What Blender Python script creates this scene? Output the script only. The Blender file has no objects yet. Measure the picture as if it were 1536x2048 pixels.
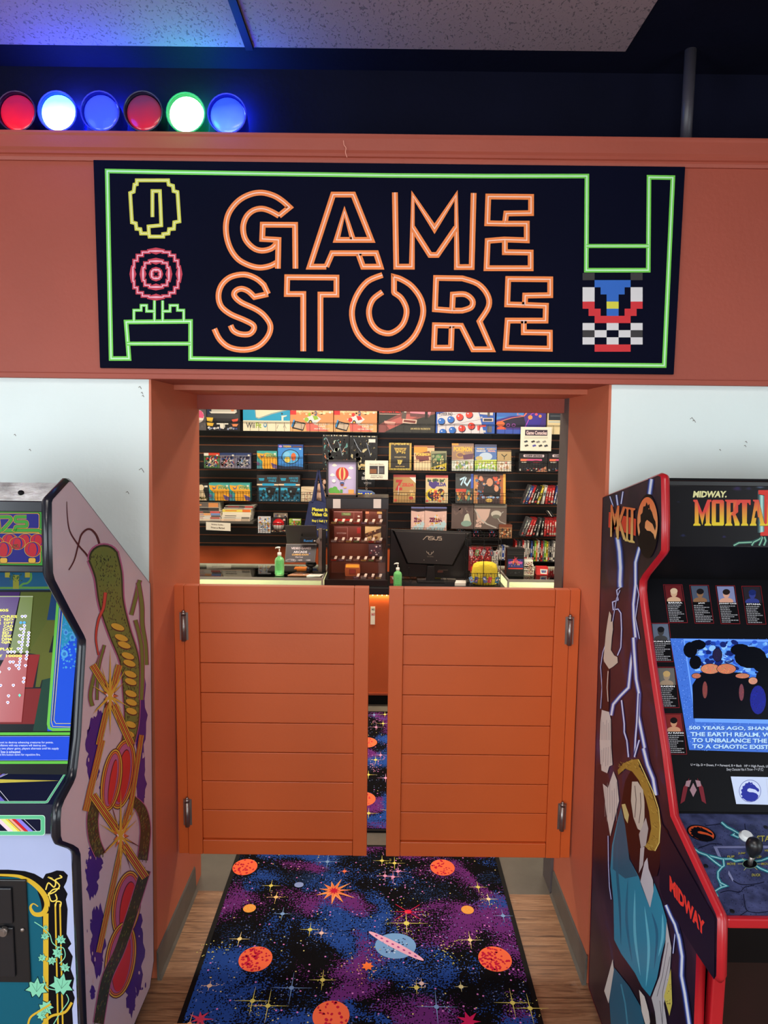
import bpy, math, random
from mathutils import Vector, Matrix
C = bpy.context.scene.collection
R = random.Random(7)
# ---------------------------------------------------------------- camera
F = 1420.0; TH = math.atan(156/1420); RO = .0115; H = 1.95
c_, s_ = math.cos(TH), math.sin(TH)
vf = Vector((0, c_, -s_)); r0 = Vector((1, 0, 0)); u0 = Vector((0, s_, c_))
vr = r0*math.cos(RO)+u0*math.sin(RO); vu = -r0*math.sin(RO)+u0*math.cos(RO)
EYE = Vector((0, 0, H))
cam = bpy.data.cameras.new('camera'); co = bpy.data.objects.new('camera', cam); C.objects.link(co)
cam.sensor_fit = 'VERTICAL'; cam.sensor_height = 36; cam.lens = F/2048*36; cam.clip_start = .05
m3 = Matrix((vr, vu, -vf)).transposed(); mm = m3.to_4x4(); mm.translation = EYE; co.matrix_world = mm
bpy.context.scene.camera = co
# ---------------------------------------------------------------- light and exposure
vs = bpy.context.scene.view_settings
vs.view_transform = 'Standard'; vs.look = 'None'; vs.gamma = 1; vs.use_curve_mapping = False; vs.exposure = 0.0
w = bpy.data.worlds.new('world'); bpy.context.scene.world = w; w.use_nodes = True
w.node_tree.nodes['Background'].inputs[0].default_value = (.5, .6, .8, 1); w.node_tree.nodes['Background'].inputs[1].default_value = .05
def area(name, loc, target, sx, sy, power, col):
    l = bpy.data.lights.new(name, 'AREA'); l.shape = 'RECTANGLE'; l.size = sx; l.size_y = sy; l.energy = power; l.color = col
    o = bpy.data.objects.new(name, l); C.objects.link(o); o.location = loc
    o.rotation_euler = (Vector(target)-Vector(loc)).to_track_quat('-Z', 'Y').to_euler(); return o
area('daylight_window', (-.9, -2.9, 1.5), (0, 3, 1.0), 2.6, 1.5, 95, (.86, .95, 1))
area('side_fill', (-2.9, -.2, 1.5), (.9, 2.0, 1.1), 1.8, 1.5, 70, (.84, .93, 1))  # added fill light, no window known here; lights right cabinet's inner side
area('side_fill', (2.9, -.2, 1.5), (-.9, 1.9, 1.2), 1.8, 1.5, 34, (.84, .93, 1))  # second added fill, for the left cabinet's inner side
area('front_room_lamp', (0, .35, 3.1), (0, .6, 0), 1.2, .6, 24, (1, .93, .86))
area('front_room_lamp', (0, -1.6, 3.1), (0, -1.4, 0), 1.2, .6, 34, (1, .93, .86))
area('shop_lamp', (-1.0, 4.6, 2.85), (-.9, 5.2, 0), 1.2, .6, 62, (1, .86, .68))
area('shop_lamp', (1.0, 4.6, 2.85), (.9, 5.2, 0), 1.2, .6, 62, (1, .86, .68))
area('shop_lamp', (0.2, 3.55, 2.85), (0.2, 3.7, 0), .6, .3, 12, (1, .86, .68))
# ---------------------------------------------------------------- helpers
def ray(x, y): return vf+vr*((x-768)/F)-vu*((y-1024)/F)
def onA(ax, v, x, y):
    d = ray(x, y); return EYE+d*((v-EYE[ax])/d[ax])
def onX(v, x, y): return onA(0, v, x, y)
def onY(v, x, y): return onA(1, v, x, y)
def onZ(v, x, y): return onA(2, v, x, y)
def onP(p0, n, x, y):
    d = ray(x, y); return EYE+d*((Vector(p0)-EYE).dot(n)/d.dot(n))
def lin(c):
    return tuple(((v/255)/12.92 if v/255 <= .04045 else ((v/255+.055)/1.055)**2.4) for v in c[:3])+(1,)
def mat(name, col, rough=.6, metal=0, noise=.06, scale=6, bump=0, bscale=40, emit=0, spec=.5, coat=0, trans=0, alpha=None):
    m = bpy.data.materials.new(name); m.use_nodes = True; nt = m.node_tree; b = nt.nodes['Principled BSDF']
    b.inputs['Roughness'].default_value = rough; b.inputs['Metallic'].default_value = metal
    b.inputs['Specular IOR Level'].default_value = spec; b.inputs['Coat Weight'].default_value = coat
    b.inputs['Coat Roughness'].default_value = .08
    if trans: b.inputs['Transmission Weight'].default_value = trans
    tc = nt.nodes.new('ShaderNodeTexCoord'); cl = lin(col)
    n = nt.nodes.new('ShaderNodeTexNoise'); n.inputs['Scale'].default_value = scale; n.inputs['Detail'].default_value = 5
    nt.links.new(tc.outputs['Object'], n.inputs['Vector'])
    r = nt.nodes.new('ShaderNodeValToRGB'); r.color_ramp.elements[0].position = .3; r.color_ramp.elements[1].position = .7
    r.color_ramp.elements[0].color = tuple(v*(1-noise) for v in cl[:3])+(1,)
    r.color_ramp.elements[1].color = tuple(min(1, v*(1+noise)) for v in cl[:3])+(1,)
    nt.links.new(n.outputs['Fac'], r.inputs['Fac']); nt.links.new(r.outputs['Color'], b.inputs['Base Color'])
    if bump:
        n2 = nt.nodes.new('ShaderNodeTexNoise'); n2.inputs['Scale'].default_value = bscale; n2.inputs['Detail'].default_value = 3
        nt.links.new(tc.outputs['Object'], n2.inputs['Vector'])
        bp = nt.nodes.new('ShaderNodeBump'); bp.inputs['Strength'].default_value = bump; bp.inputs['Distance'].default_value = .01
        nt.links.new(n2.outputs['Fac'], bp.inputs['Height']); nt.links.new(bp.outputs['Normal'], b.inputs['Normal'])
    if emit:
        b.inputs['Emission Color'].default_value = cl; b.inputs['Emission Strength'].default_value = emit
    return m
_mc = {}
def cm(col, rough=.5, **k):
    key = (tuple(col), rough, tuple(sorted(k.items())))
    if key not in _mc: _mc[key] = mat('paint', col, rough, **k)
    return _mc[key]
def printmat(name, rough=.4, emit=0, spec=.5, coat=0):
    m = bpy.data.materials.new(name); m.use_nodes = True; nt = m.node_tree; b = nt.nodes['Principled BSDF']
    a = nt.nodes.new('ShaderNodeAttribute'); a.attribute_name = 'Col'
    nt.links.new(a.outputs['Color'], b.inputs['Base Color']); b.inputs['Roughness'].default_value = rough
    b.inputs['Specular IOR Level'].default_value = spec; b.inputs['Coat Weight'].default_value = coat; b.inputs['Coat Roughness'].default_value = .05
    if emit:
        nt.links.new(a.outputs['Color'], b.inputs['Emission Color']); b.inputs['Emission Strength'].default_value = emit
        mx = nt.nodes.new('ShaderNodeMixRGB'); mx.blend_type = 'MULTIPLY'; mx.inputs[0].default_value = 1; mx.inputs[2].default_value = (.25, .25, .25, 1)
        nt.links.new(a.outputs['Color'], mx.inputs[1]); nt.links.new(mx.outputs[0], b.inputs['Base Color'])
    return m
def tag(o, label=None, cat=None, group=None, kind=None):
    if label: o['label'] = label
    if cat: o['category'] = cat
    if group: o['group'] = group
    if kind: o['kind'] = kind
    return o
class MB:
    def __init__(s): s.v = []; s.f = []; s.m = []; s.sm = []
    def face(s, idx, m=0, sm=False): s.f.append(idx); s.m.append(m); s.sm.append(sm)
    def box(s, a, b, m=0):
        x0, x1 = sorted((a[0], b[0])); y0, y1 = sorted((a[1], b[1])); z0, z1 = sorted((a[2], b[2])); n = len(s.v)
        s.v += [(x0, y0, z0), (x1, y0, z0), (x1, y1, z0), (x0, y1, z0), (x0, y0, z1), (x1, y0, z1), (x1, y1, z1), (x0, y1, z1)]
        for q in ((0, 3, 2, 1), (4, 5, 6, 7), (0, 1, 5, 4), (1, 2, 6, 5), (2, 3, 7, 6), (3, 0, 4, 7)): s.face([n+i for i in q], m)
        return s
    def hexa(s, p, m=0):      # 8 points, bottom 4 then top 4
        n = len(s.v); s.v += [tuple(q) for q in p]
        for q in ((0, 3, 2, 1), (4, 5, 6, 7), (0, 1, 5, 4), (1, 2, 6, 5), (2, 3, 7, 6), (3, 0, 4, 7)): s.face([n+i for i in q], m)
        return s
    def quad(s, p, m=0):
        n = len(s.v); s.v += [tuple(q) for q in p]; s.face([n+i for i in range(len(p))], m); return s
    def prism(s, pts, off, m=0):   # 3D polygon extruded by vector off
        n = len(s.v); k = len(pts); o = Vector(off)
        s.v += [tuple(p) for p in pts]+[tuple(Vector(p)+o) for p in pts]
        s.face(list(range(n, n+k))[::-1], m); s.face(list(range(n+k, n+2*k)), m)
        for i in range(k): j = (i+1) % k; s.face([n+i, n+j, n+k+j, n+k+i], m)
        return s
    def cyl(s, a, b, r, r2=None, n=16, m=0, caps=True, sm=True):
        return s.loft([a, b], [r, r if r2 is None else r2], n, m, caps, sm)
    def loft(s, pts, rs, n=12, m=0, caps=True, sm=True, closed=False):
        pts = [Vector(p) for p in pts]; k = len(pts); base = len(s.v)
        if not hasattr(rs, '__len__'): rs = [rs]*k
        up = None
        for i, p in enumerate(pts):
            d = (pts[min(i+1, k-1)]-pts[max(i-1, 0)])
            if closed: d = pts[(i+1) % k]-pts[i-1]
            if d.length < 1e-9: d = Vector((0, 0, 1))
            d.normalize()
            if up is None: up = Vector((0, 0, 1)) if abs(d.z) < .9 else Vector((1, 0, 0))
            x = d.cross(up)
            if x.length < 1e-6: up = Vector((0, 1, 0)); x = d.cross(up)
            x.normalize(); y = x.cross(d).normalized(); up = y
            for j in range(n):
                a = 2*math.pi*(j+.5*(n == 4))/n; s.v.append(tuple(p+(x*math.cos(a)+y*math.sin(a))*rs[i]))
        for i in range(k if closed else k-1):
            i2 = (i+1) % k
            for j in range(n):
                q = (j+1) % n; s.face([base+i*n+j, base+i*n+q, base+i2*n+q, base+i2*n+j], m, sm and n > 4)
        if caps and not closed:
            s.face([base+j for j in range(n)][::-1], m); s.face([base+(k-1)*n+j for j in range(n)], m)
        return s
    def bar(s, a, b, r=.0015, m=0): return s.loft([a, b], [r, r], 4, m, True, False)
    def ell(s, c, rx, ry, rz, m=0, nu=16, nv=10):
        base = len(s.v); c = Vector(c)
        for i in range(nv+1):
            t = math.pi*i/nv
            for j in range(nu):
                a = 2*math.pi*j/nu; s.v.append((c.x+rx*math.sin(t)*math.cos(a), c.y+ry*math.sin(t)*math.sin(a), c.z+rz*math.cos(t)))
        for i in range(nv):
            for j in range(nu):
                q = (j+1) % nu; s.face([base+i*nu+j, base+i*nu+q, base+(i+1)*nu+q, base+(i+1)*nu+j], m, True)
        return s
    def build(s, name, mats, parent=None, bevel=0, **t):
        me = bpy.data.meshes.new(name); me.from_pydata([tuple(v) for v in s.v], [], s.f)
        if not isinstance(mats, (list, tuple)): mats = [mats]
        for q in mats: me.materials.append(q)
        for p, mi, sm in zip(me.polygons, s.m, s.sm): p.material_index = mi; p.use_smooth = sm
        o = bpy.data.objects.new(name, me); C.objects.link(o)
        if parent: o.parent = parent; o.matrix_parent_inverse = Matrix.Translation(-parent.location)
        if bevel:
            b = o.modifiers.new('bevel', 'BEVEL'); b.width = bevel; b.segments = 2; b.limit_method = 'ANGLE'; b.angle_limit = .6
        return tag(o, **t)
def empty(name, loc, **t):
    o = bpy.data.objects.new(name, None); C.objects.link(o); o.location = loc; o.empty_display_size = .05; return tag(o, **t)
_tx = {}
def textmesh(st, bold=0):
    k = (st, bold)
    if k not in _tx:
        cu = bpy.data.curves.new('t', 'FONT'); cu.body = st; cu.resolution_u = 2; cu.offset = bold
        o = bpy.data.objects.new('t', cu); C.objects.link(o); bpy.context.view_layer.update()
        me = o.evaluated_get(bpy.context.evaluated_depsgraph_get()).to_mesh()
        v = [(p.co.x, p.co.y) for p in me.vertices]; f = [list(p.vertices) for p in me.polygons]
        bpy.data.objects.remove(o); bpy.data.curves.remove(cu)
        if v:
            x0 = min(a for a, b in v); x1 = max(a for a, b in v); y0 = min(b for a, b in v); y1 = max(b for a, b in v)
            v = [((a-x0)/max(x1-x0, 1e-6), (b-y0)/max(y1-y0, 1e-6)) for a, b in v]
        _tx[k] = (v, f)
    return _tx[k]
def smooth(pts, n=6, closed=False):
    out = []; k = len(pts); g = lambda i: pts[i % k] if closed else pts[max(0, min(k-1, i))]
    for i in range(k if closed else k-1):
        a, b, c, d = g(i-1), g(i), g(i+1), g(i+2)
        for j in range(n):
            t = j/n
            out.append(tuple(.5*((2*b[q])+(-a[q]+c[q])*t+(2*a[q]-5*b[q]+4*c[q]-d[q])*t*t+(-a[q]+3*b[q]-3*c[q]+d[q])*t**3) for q in range(len(b))))
    if not closed: out.append(tuple(pts[-1]))
    return out
class Art:   # a printed or painted sheet: coloured shapes lying on one plane; y runs downwards
    def __init__(s, fr, n, eps=2e-5, base=3e-4):
        s.fr = fr; s.n = Vector(n).normalized(); s.eps = eps; s.h = base; s.v = []; s.f = []; s.c = []; s.hold = False
    def _add(s, pts, faces, col):
        base = len(s.v); g = callable(col)
        for p in pts: s.v.append(s.fr(p[0], p[1])+s.n*s.h)
        for f in faces:
            s.f.append([base+i for i in f]); s.c.append([lin(col(*pts[i])) if g else lin(col) for i in f])
        if not s.hold: s.h += s.eps
    def poly(s, pts, col): s._add(pts, [list(range(len(pts)))], col); return s
    def rect(s, x0, y0, x1, y1, col): return s.poly([(x0, y0), (x1, y0), (x1, y1), (x0, y1)], col)
    def rrect(s, x0, y0, x1, y1, r, col):
        p = []
        for cx, cy, a in ((x1-r, y0+r, -90), (x1-r, y1-r, 0), (x0+r, y1-r, 90), (x0+r, y0+r, 180)):
            for k in range(5): t = math.radians(a+k*22.5); p.append((cx+r*math.cos(t), cy+r*math.sin(t)))
        return s.poly(p, col)
    def ell(s, cx, cy, rx, ry, col, n=28, rot=0):
        c, q = math.cos(rot), math.sin(rot); p = []
        for k in range(n):
            t = 2*math.pi*k/n; a, b = rx*math.cos(t), ry*math.sin(t); p.append((cx+a*c-b*q, cy+a*q+b*c))
        return s.poly(p, col)
    def star(s, cx, cy, n, r1, r2, col, rot=0, sx=1, sy=1, jit=0):
        p = []
        for k in range(2*n):
            t = math.pi*k/n+rot; r = (r1 if k % 2 == 0 else r2)*(1+R.uniform(-jit, jit)); p.append((cx+sx*r*math.cos(t), cy+sy*r*math.sin(t)))
        return s.poly(p, col)
    def line(s, pts, w, col, closed=False, taper=False):
        k = len(pts); L = []; Rr = []
        for i, p in enumerate(pts):
            a = pts[i-1] if (i or closed) else None; b = pts[(i+1) % k] if (i < k-1 or closed) else None
            def nrm(p, q):
                dx, dy = q[0]-p[0], q[1]-p[1]; l = math.hypot(dx, dy) or 1e-9; return (-dy/l, dx/l)
            if a is None: n = nrm(p, b); sc = 1
            elif b is None: n = nrm(a, p); sc = 1
            else:
                n1, n2 = nrm(a, p), nrm(p, b); n = (n1[0]+n2[0], n1[1]+n2[1]); l = math.hypot(*n)
                if l < .2: n = n1; sc = 1
                else: n = (n[0]/l, n[1]/l); sc = min(2, 2/l)
            ww = w(i/(k-1)) if callable(w) else w
            h = ww/2*sc; L.append((p[0]+n[0]*h, p[1]+n[1]*h)); Rr.append((p[0]-n[0]*h, p[1]-n[1]*h))
        fs = [[i, (i+1) % k, k+(i+1) % k, k+i] for i in range(k if closed else k-1)]
        s._add(L+Rr, fs, col); return s
    def text(s, st, x0, y0, x1, y1, col, bold=0, tr=None, bl=None, skew=0):
        v, f = textmesh(st, bold)
        if not v: return s
        tl = (x0, y0); tr = tr or (x1, y0); bl = bl or (x0, y1)
        pts = [(tl[0]+(tr[0]-tl[0])*(a+skew*b)+(bl[0]-tl[0])*(1-b), tl[1]+(tr[1]-tl[1])*a+(bl[1]-tl[1])*(1-b)) for a, b in v]
        s._add(pts, f, col); return s
    def scatter(s, n, pal, x0, y0, x1, y1, sz, asp=1, rnd=None):
        rnd = rnd or R; s.hold = True
        lv = s.h
        for k in range(n):
            x, y = rnd.uniform(x0+sz, x1-sz), rnd.uniform(y0+sz*asp, y1-sz*asp); q = sz*rnd.uniform(.4, 1); m = rnd.randint(4, 7); a0 = rnd.uniform(0, 3)
            s.h = lv+(k % 7)*s.eps
            s.poly([(x+q*math.cos(a0+6.283*j/m)*rnd.uniform(.6, 1), y+asp*q*math.sin(a0+6.283*j/m)*rnd.uniform(.6, 1)) for j in range(m)], rnd.choice(pal))
        s.hold = False; s.h = lv+7*s.eps; return s
    def build(s, name, m, parent=None, **t):
        me = bpy.data.meshes.new(name); me.from_pydata([tuple(v) for v in s.v], [], s.f); me.materials.append(m)
        ca = me.color_attributes.new('Col', 'FLOAT_COLOR', 'CORNER'); i = 0
        for fc in s.c:
            for c in fc: ca.data[i].color = c; i += 1
        o = bpy.data.objects.new(name, me); C.objects.link(o)
        if parent: o.parent = parent; o.matrix_parent_inverse = Matrix.Translation(-parent.location)
        return tag(o, **t)
def artY(Y, **k): return Art(lambda x, y: onY(Y, x, y), (0, -1, 0), **k)
def artU(p, U, V, n, **k):  # unit frame: p top left, U right, V down
    p, U, V = Vector(p), Vector(U), Vector(V); return Art(lambda x, y: p+U*x+V*y, n, **k)
# ---------------------------------------------------------------- materials
M = {}
M['beam'] = mat('terracotta_paint', (160, 72, 54), .55, noise=.05, scale=3, bump=.08, bscale=60)
M['orange'] = mat('orange_door_paint', (194, 86, 35), .4, noise=.04, scale=3, bump=.03, bscale=80)
M['jamb'] = mat('orange_wall_paint', (200, 106, 74), .5, noise=.05, scale=3, bump=.06, bscale=60)
M['shopwall'] = mat('shop_orange_paint', (190, 84, 36), .6, noise=.04)
M['white'] = mat('white_wall_paint', (230, 240, 238), .6, noise=.02, scale=3, bump=.15, bscale=30)
M['blackwall'] = mat('black_wall_paint', (12, 13, 30), .8, noise=.15, scale=4, bump=.1, bscale=60, spec=.08)
M['blackp'] = mat('black_plastic', (20, 20, 23), .35, noise=.1)
M['blackm'] = mat('black_matte', (10, 10, 13), .6, noise=.1, spec=.15)
M['mould'] = mat('black_edge_trim', (22, 24, 34), .22, noise=.1)
M['redmould'] = mat('red_edge_trim', (170, 24, 34), .3, noise=.05)
M['steel'] = mat('brushed_steel', (150, 140, 135), .35, .9, noise=.1, scale=20)
M['wire'] = mat('black_wire', (24, 24, 26), .4, .3)
M['grey'] = mat('grey_trim', (88, 80, 80), .5)
M['base'] = mat('baseboard_rubber', (92, 88, 82), .45, noise=.15, scale=9)
M['print'] = printmat('printed_sheet', .42)
M['gloss'] = printmat('glossy_print', .3, spec=.12)
M['matte'] = printmat('painted_marks', .6)
M['screen'] = printmat('lit_screen', .2, emit=1.0)
M['back'] = printmat('backlit_print', .3, emit=.5, spec=.12)
M['paper'] = mat('white_paper', (236, 230, 216), .7, noise=.02)
def glassmat(name, tint=(1, 1, 1), ior=1.4, rough=.02):
    m = bpy.data.materials.new(name); m.use_nodes = True; nt = m.node_tree; nt.nodes.clear()
    o = nt.nodes.new('ShaderNodeOutputMaterial'); t = nt.nodes.new('ShaderNodeBsdfTransparent'); g = nt.nodes.new('ShaderNodeBsdfGlossy'); mx = nt.nodes.new('ShaderNodeMixShader')
    fr = nt.nodes.new('ShaderNodeFresnel'); fr.inputs[0].default_value = ior
    n = nt.nodes.new('ShaderNodeTexNoise'); n.inputs['Scale'].default_value = 3
    mr = nt.nodes.new('ShaderNodeMapRange'); mr.inputs[3].default_value = rough; mr.inputs[4].default_value = rough+.03
    nt.links.new(n.outputs['Fac'], mr.inputs[0]); nt.links.new(mr.outputs[0], g.inputs['Roughness'])
    t.inputs[0].default_value = tint+(1,)
    nt.links.new(fr.outputs[0], mx.inputs[0]); nt.links.new(t.outputs[0], mx.inputs[1]); nt.links.new(g.outputs[0], mx.inputs[2]); nt.links.new(mx.outputs[0], o.inputs[0]); return m
M['glass'] = glassmat('clear_glass'); M['gglass'] = glassmat('greenish_glass', (.95, .985, .95), ior=1.22); M['smoke'] = glassmat('smoked_glass', (.9, .82, .8))
# ================================================================ SETTING
YB = 2.33      # front face of the beam
YW = 2.35      # white wall
YE = 2.95      # back of the doorway
XL, XR = -.778, .733
def struct(name, mb, m, **k): return tag(mb.build(name, m, **k), kind='structure')
# wood floor (planks run across), dark floor beyond the threshold
def woodmat():
    m = bpy.data.materials.new('wood_plank_floor'); m.use_nodes = True; nt = m.node_tree; N = nt.nodes.new; L = nt.links.new; b = nt.nodes['Principled BSDF']
    tc = N('ShaderNodeTexCoord'); mp = N('ShaderNodeMapping'); mp.inputs['Scale'].default_value = (3, 40, 1); L(tc.outputs['Object'], mp.inputs[0])
    n = N('ShaderNodeTexNoise'); n.inputs['Scale'].default_value = 1.6; n.inputs['Detail'].default_value = 8; n.inputs['Roughness'].default_value = .65; n.inputs['Distortion'].default_value = 1.2; L(mp.outputs[0], n.inputs['Vector'])
    r = N('ShaderNodeValToRGB'); e = r.color_ramp.elements; e[0].position = .3; e[0].color = lin((92, 62, 44)); e[1].position = .7; e[1].color = lin((178, 138, 104)); x = e.new(.5); x.color = lin((146, 106, 76)); L(n.outputs['Fac'], r.inputs[0])
    br = N('ShaderNodeTexBrick'); br.inputs['Scale'].default_value = 1; br.inputs['Brick Width'].default_value = 1.2; br.inputs['Row Height'].default_value = .152; br.inputs['Mortar Size'].default_value = .0016; br.offset = .37
    br.inputs['Color1'].default_value = (1, 1, 1, 1); br.inputs['Color2'].default_value = (.78, .76, .74, 1); br.inputs['Mortar'].default_value = (.2, .15, .12, 1)
    L(tc.outputs['Object'], br.inputs['Vector'])
    mx = N('ShaderNodeMixRGB'); mx.blend_type = 'MULTIPLY'; mx.inputs[0].default_value = 1; L(r.outputs[0], mx.inputs[1]); L(br.outputs['Color'], mx.inputs[2])
    # pale scuffs
    n3 = N('ShaderNodeTexNoise'); n3.inputs['Scale'].default_value = 4; n3.inputs['Detail'].default_value = 9; n3.inputs['Roughness'].default_value = .7; L(tc.outputs['Object'], n3.inputs['Vector'])
    r3 = N('ShaderNodeValToRGB'); r3.color_ramp.elements[0].position = .6; r3.color_ramp.elements[0].color = (0, 0, 0, 1); r3.color_ramp.elements[1].position = .72; r3.color_ramp.elements[1].color = (.45, .45, .45, 1); L(n3.outputs['Fac'], r3.inputs[0])
    m2 = N('ShaderNodeMixRGB'); L(r3.outputs[0], m2.inputs[0]); L(mx.outputs[0], m2.inputs[1]); m2.inputs[2].default_value = lin((190, 172, 155)); L(m2.outputs[0], b.inputs['Base Color'])
    b.inputs['Roughness'].default_value = .42
    bp = N('ShaderNodeBump'); bp.inputs['Strength'].default_value = .25; bp.inputs['Distance'].default_value = .003; L(n.outputs['Fac'], bp.inputs['Height']); L(bp.outputs[0], b.inputs['Normal'])
    return m
M['wood'] = woodmat()
M['slate'] = mat('dark_grey_floor', (92, 86, 78), .5, noise=.25, scale=5, bump=.05)
o = struct('floor_wood', MB().box((-3, -3.2, -.1), (3, 2.84, 0)), M['wood']); o.name = 'floor'
struct('floor_shop', MB().box((-3, 2.84, -.1), (3, 6.95, .0)), M['slate'])
# white partition walls either side of the opening, with orange reveals
struct('wall_left', MB().hexa([(-3, YW, 0), (-.815, YW, 0), (-.815, YE, 0), (-3, YE, 0), (-3, YW, 2.13), (-.7715, YW, 2.13), (-.7715, YE, 2.13), (-3, YE, 2.13)]), M['white'])
struct('wall_right', MB().hexa([(.77, YW, 0), (3, YW, 0), (3, YE, 0), (.77, YE, 0), (.7375, YW, 2.13), (3, YW, 2.13), (3, YE, 2.13), (.7375, YE, 2.13)]), M['white'])
struct('wall_reveal_left', MB().hexa([(-.822, YW-.001, 0), (-.792, YW-.001, 0), (-.792, YE, 0), (-.822, YE, 0), (-.772, YW-.001, 2.12), (-.765, YW-.001, 2.12), (-.765, YE, 2.12), (-.79, YE, 2.12)]), M['jamb'])
struct('wall_reveal_right', MB().hexa([(.742, YW-.001, 0), (.778, YW-.001, 0), (.778, YE-.1, 0), (.742, YE-.1, 0), (.730, YW-.001, 2.12), (.738, YW-.001, 2.12), (.76, YE-.1, 2.12), (.730, YE-.1, 2.12)]), M['jamb'])
struct('trim_1', MB().box((XR-.004, YE-.1, 0), (XR+.03, YE+.03, 2.11)), M['grey'])
def baseb(x, sx):   # rubber base with a little foot
    return MB().prism([(x, YW-.012, 0), (x+sx*.016, YW-.012, 0), (x+sx*.008, YW-.012, .012), (x+sx*.006, YW-.012, .105), (x+sx*.002, YW-.012, .112), (x, YW-.012, .112)], (0, YE-YW-.1, 0))
struct('baseboard_left', baseb(XL-.013, 1), M['base']); struct('baseboard_right', baseb(XR+.009, -1), M['base'])
# header beam, with soffit, stop board and crown rail
struct('wall_beam', MB().box((-3, YB, 2.118), (3, 2.6, 2.80)), M['beam'], bevel=.004)
struct('ceiling_soffit', MB().box((-1.2, 2.6, 2.10), (1.2, YE+.02, 2.14)), M['jamb'])
struct('wall_header', MB().box((XL, YE-.03, 2.043), (XR, YE+.01, 2.11)).box((-3, YE-.03, 2.13), (3, YE+.03, 3.17)), M['beam'])
struct('trim_2', MB().box((-3, YB-.008, 2.118), (3, YB, 2.135)), M['beam'], bevel=.002)
rp = [(YB, 2.788), (YB-.008, 2.788), (YB-.012, 2.797), (YB-.012, 2.803), (YB-.018, 2.806), (YB-.018, 2.815), (YB-.024, 2.822), (YB-.026, 2.856), (YB-.03, 2.862), (YB-.03, 2.868), (YB+.25, 2.868), (YB+.25, 2.80), (YB, 2.80)]
struct('trim_3', MB().prism([(-3, y, z) for y, z in rp], (6, 0, 0)), M['beam'])
a = artY(YB-.03, base=.0006); 
a.line(smooth([(687, 281), (688, 290), (692, 296), (691, 305), (694, 315)]), 1.3, (225, 150, 130)); tag(a.build('trim_crack', M['matte']), kind='structure').name = 'trim_4'
struct('wall_upper', MB().box((-3, 2.55, 2.868), (3, 2.6, 3.3)), M['blackwall'])
# ceiling: black edge band, tiles and tee bar
def tilemat():
    m = bpy.data.materials.new('acoustic_tile'); m.use_nodes = True; nt = m.node_tree; N = nt.nodes.new; L = nt.links.new; b = nt.nodes['Principled BSDF']
    tc = N('ShaderNodeTexCoord'); mp = N('ShaderNodeMapping'); mp.inputs['Scale'].default_value = (1.7, 1, 1); L(tc.outputs['Object'], mp.inputs[0])
    n = N('ShaderNodeTexNoise'); n.inputs['Scale'].default_value = 75; n.inputs['Detail'].default_value = 2; n.inputs['Distortion'].default_value = .8; L(mp.outputs[0], n.inputs['Vector'])
    r = N('ShaderNodeValToRGB'); r.color_ramp.elements[0].position = .33; r.color_ramp.elements[0].color = (0, 0, 0, 1); r.color_ramp.elements[1].position = .38; L(n.outputs['Fac'], r.inputs[0])
    n2 = N('ShaderNodeTexNoise'); n2.inputs['Scale'].default_value = 400; L(tc.outputs['Object'], n2.inputs['Vector'])
    ad = N('ShaderNodeMath'); ad.operation = 'MULTIPLY_ADD'; ad.inputs[1].default_value = .25; L(n2.outputs['Fac'], ad.inputs[0]); L(r.outputs[0], ad.inputs[2])
    bp = N('ShaderNodeBump'); bp.inputs['Strength'].default_value = .9; bp.inputs['Distance'].default_value = .004; L(ad.outputs[0], bp.inputs['Height']); L(bp.outputs[0], b.inputs['Normal'])
    mx = N('ShaderNodeMixRGB'); mx.inputs[1].default_value = lin((104, 88, 92)); mx.inputs[2].default_value = lin((142, 118, 122)); L(r.outputs[0], mx.inputs[0]); L(mx.outputs[0], b.inputs['Base Color']); b.inputs['Roughness'].default_value = .9
    return m
M['tile'] = tilemat()
struct('ceiling', MB().box((-3, -3.2, 3.17), (.752, 2.41, 3.25)), M['tile'])
struct('ceiling_black', MB().box((-3, 2.41, 3.172), (.752, 2.55, 3.25)).box((.752, -3.2, 3.172), (3, 2.55, 3.25)), M['blackwall'])
struct('trim_5', MB().box((-.457, -3.2, 3.16), (-.433, 2.41, 3.17)), M['blackm'])
struct('ceiling_shop', MB().box((-3, YE, 2.9), (3, 6.95, 3.0)), M['white'])
# enclosing walls of both rooms (outside the frame)
struct('wall_far_left', MB().box((-3.1, -3.2, 0), (-3, 6.95, 3.3)), M['white'])
struct('wall_far_right', MB().box((3, -3.2, 0), (3.1, 6.95, 3.3)), M['white'])
struct('wall_behind', MB().box((-3, -3.3, 0), (3, -3.2, 3.3)), M['white'])
struct('wall_back', MB().box((-3, 6.62, 0), (3, 6.72, 3)), M['shopwall'])
# scuffs on the white walls
a = artY(YW, base=.0006)
for x, y, s in ((283, 940, 5), (255, 985, 3), (30, 870, 2), (1384, 838, 4), (1388, 842, 3), (1492, 884, 2), (1490, 892, 2), (280, 775, 3), (284, 786, 2), (286, 792, 2), (60, 900, 2), (1440, 900, 1.5)):
    a.line([(x-s, y), (x, y-s*.7), (x+s*.6, y+s*.2), (x+s, y+s)], 1.2, (120, 118, 112))
tag(a.build('wall_scuffs', M['matte']), kind='structure')
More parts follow.
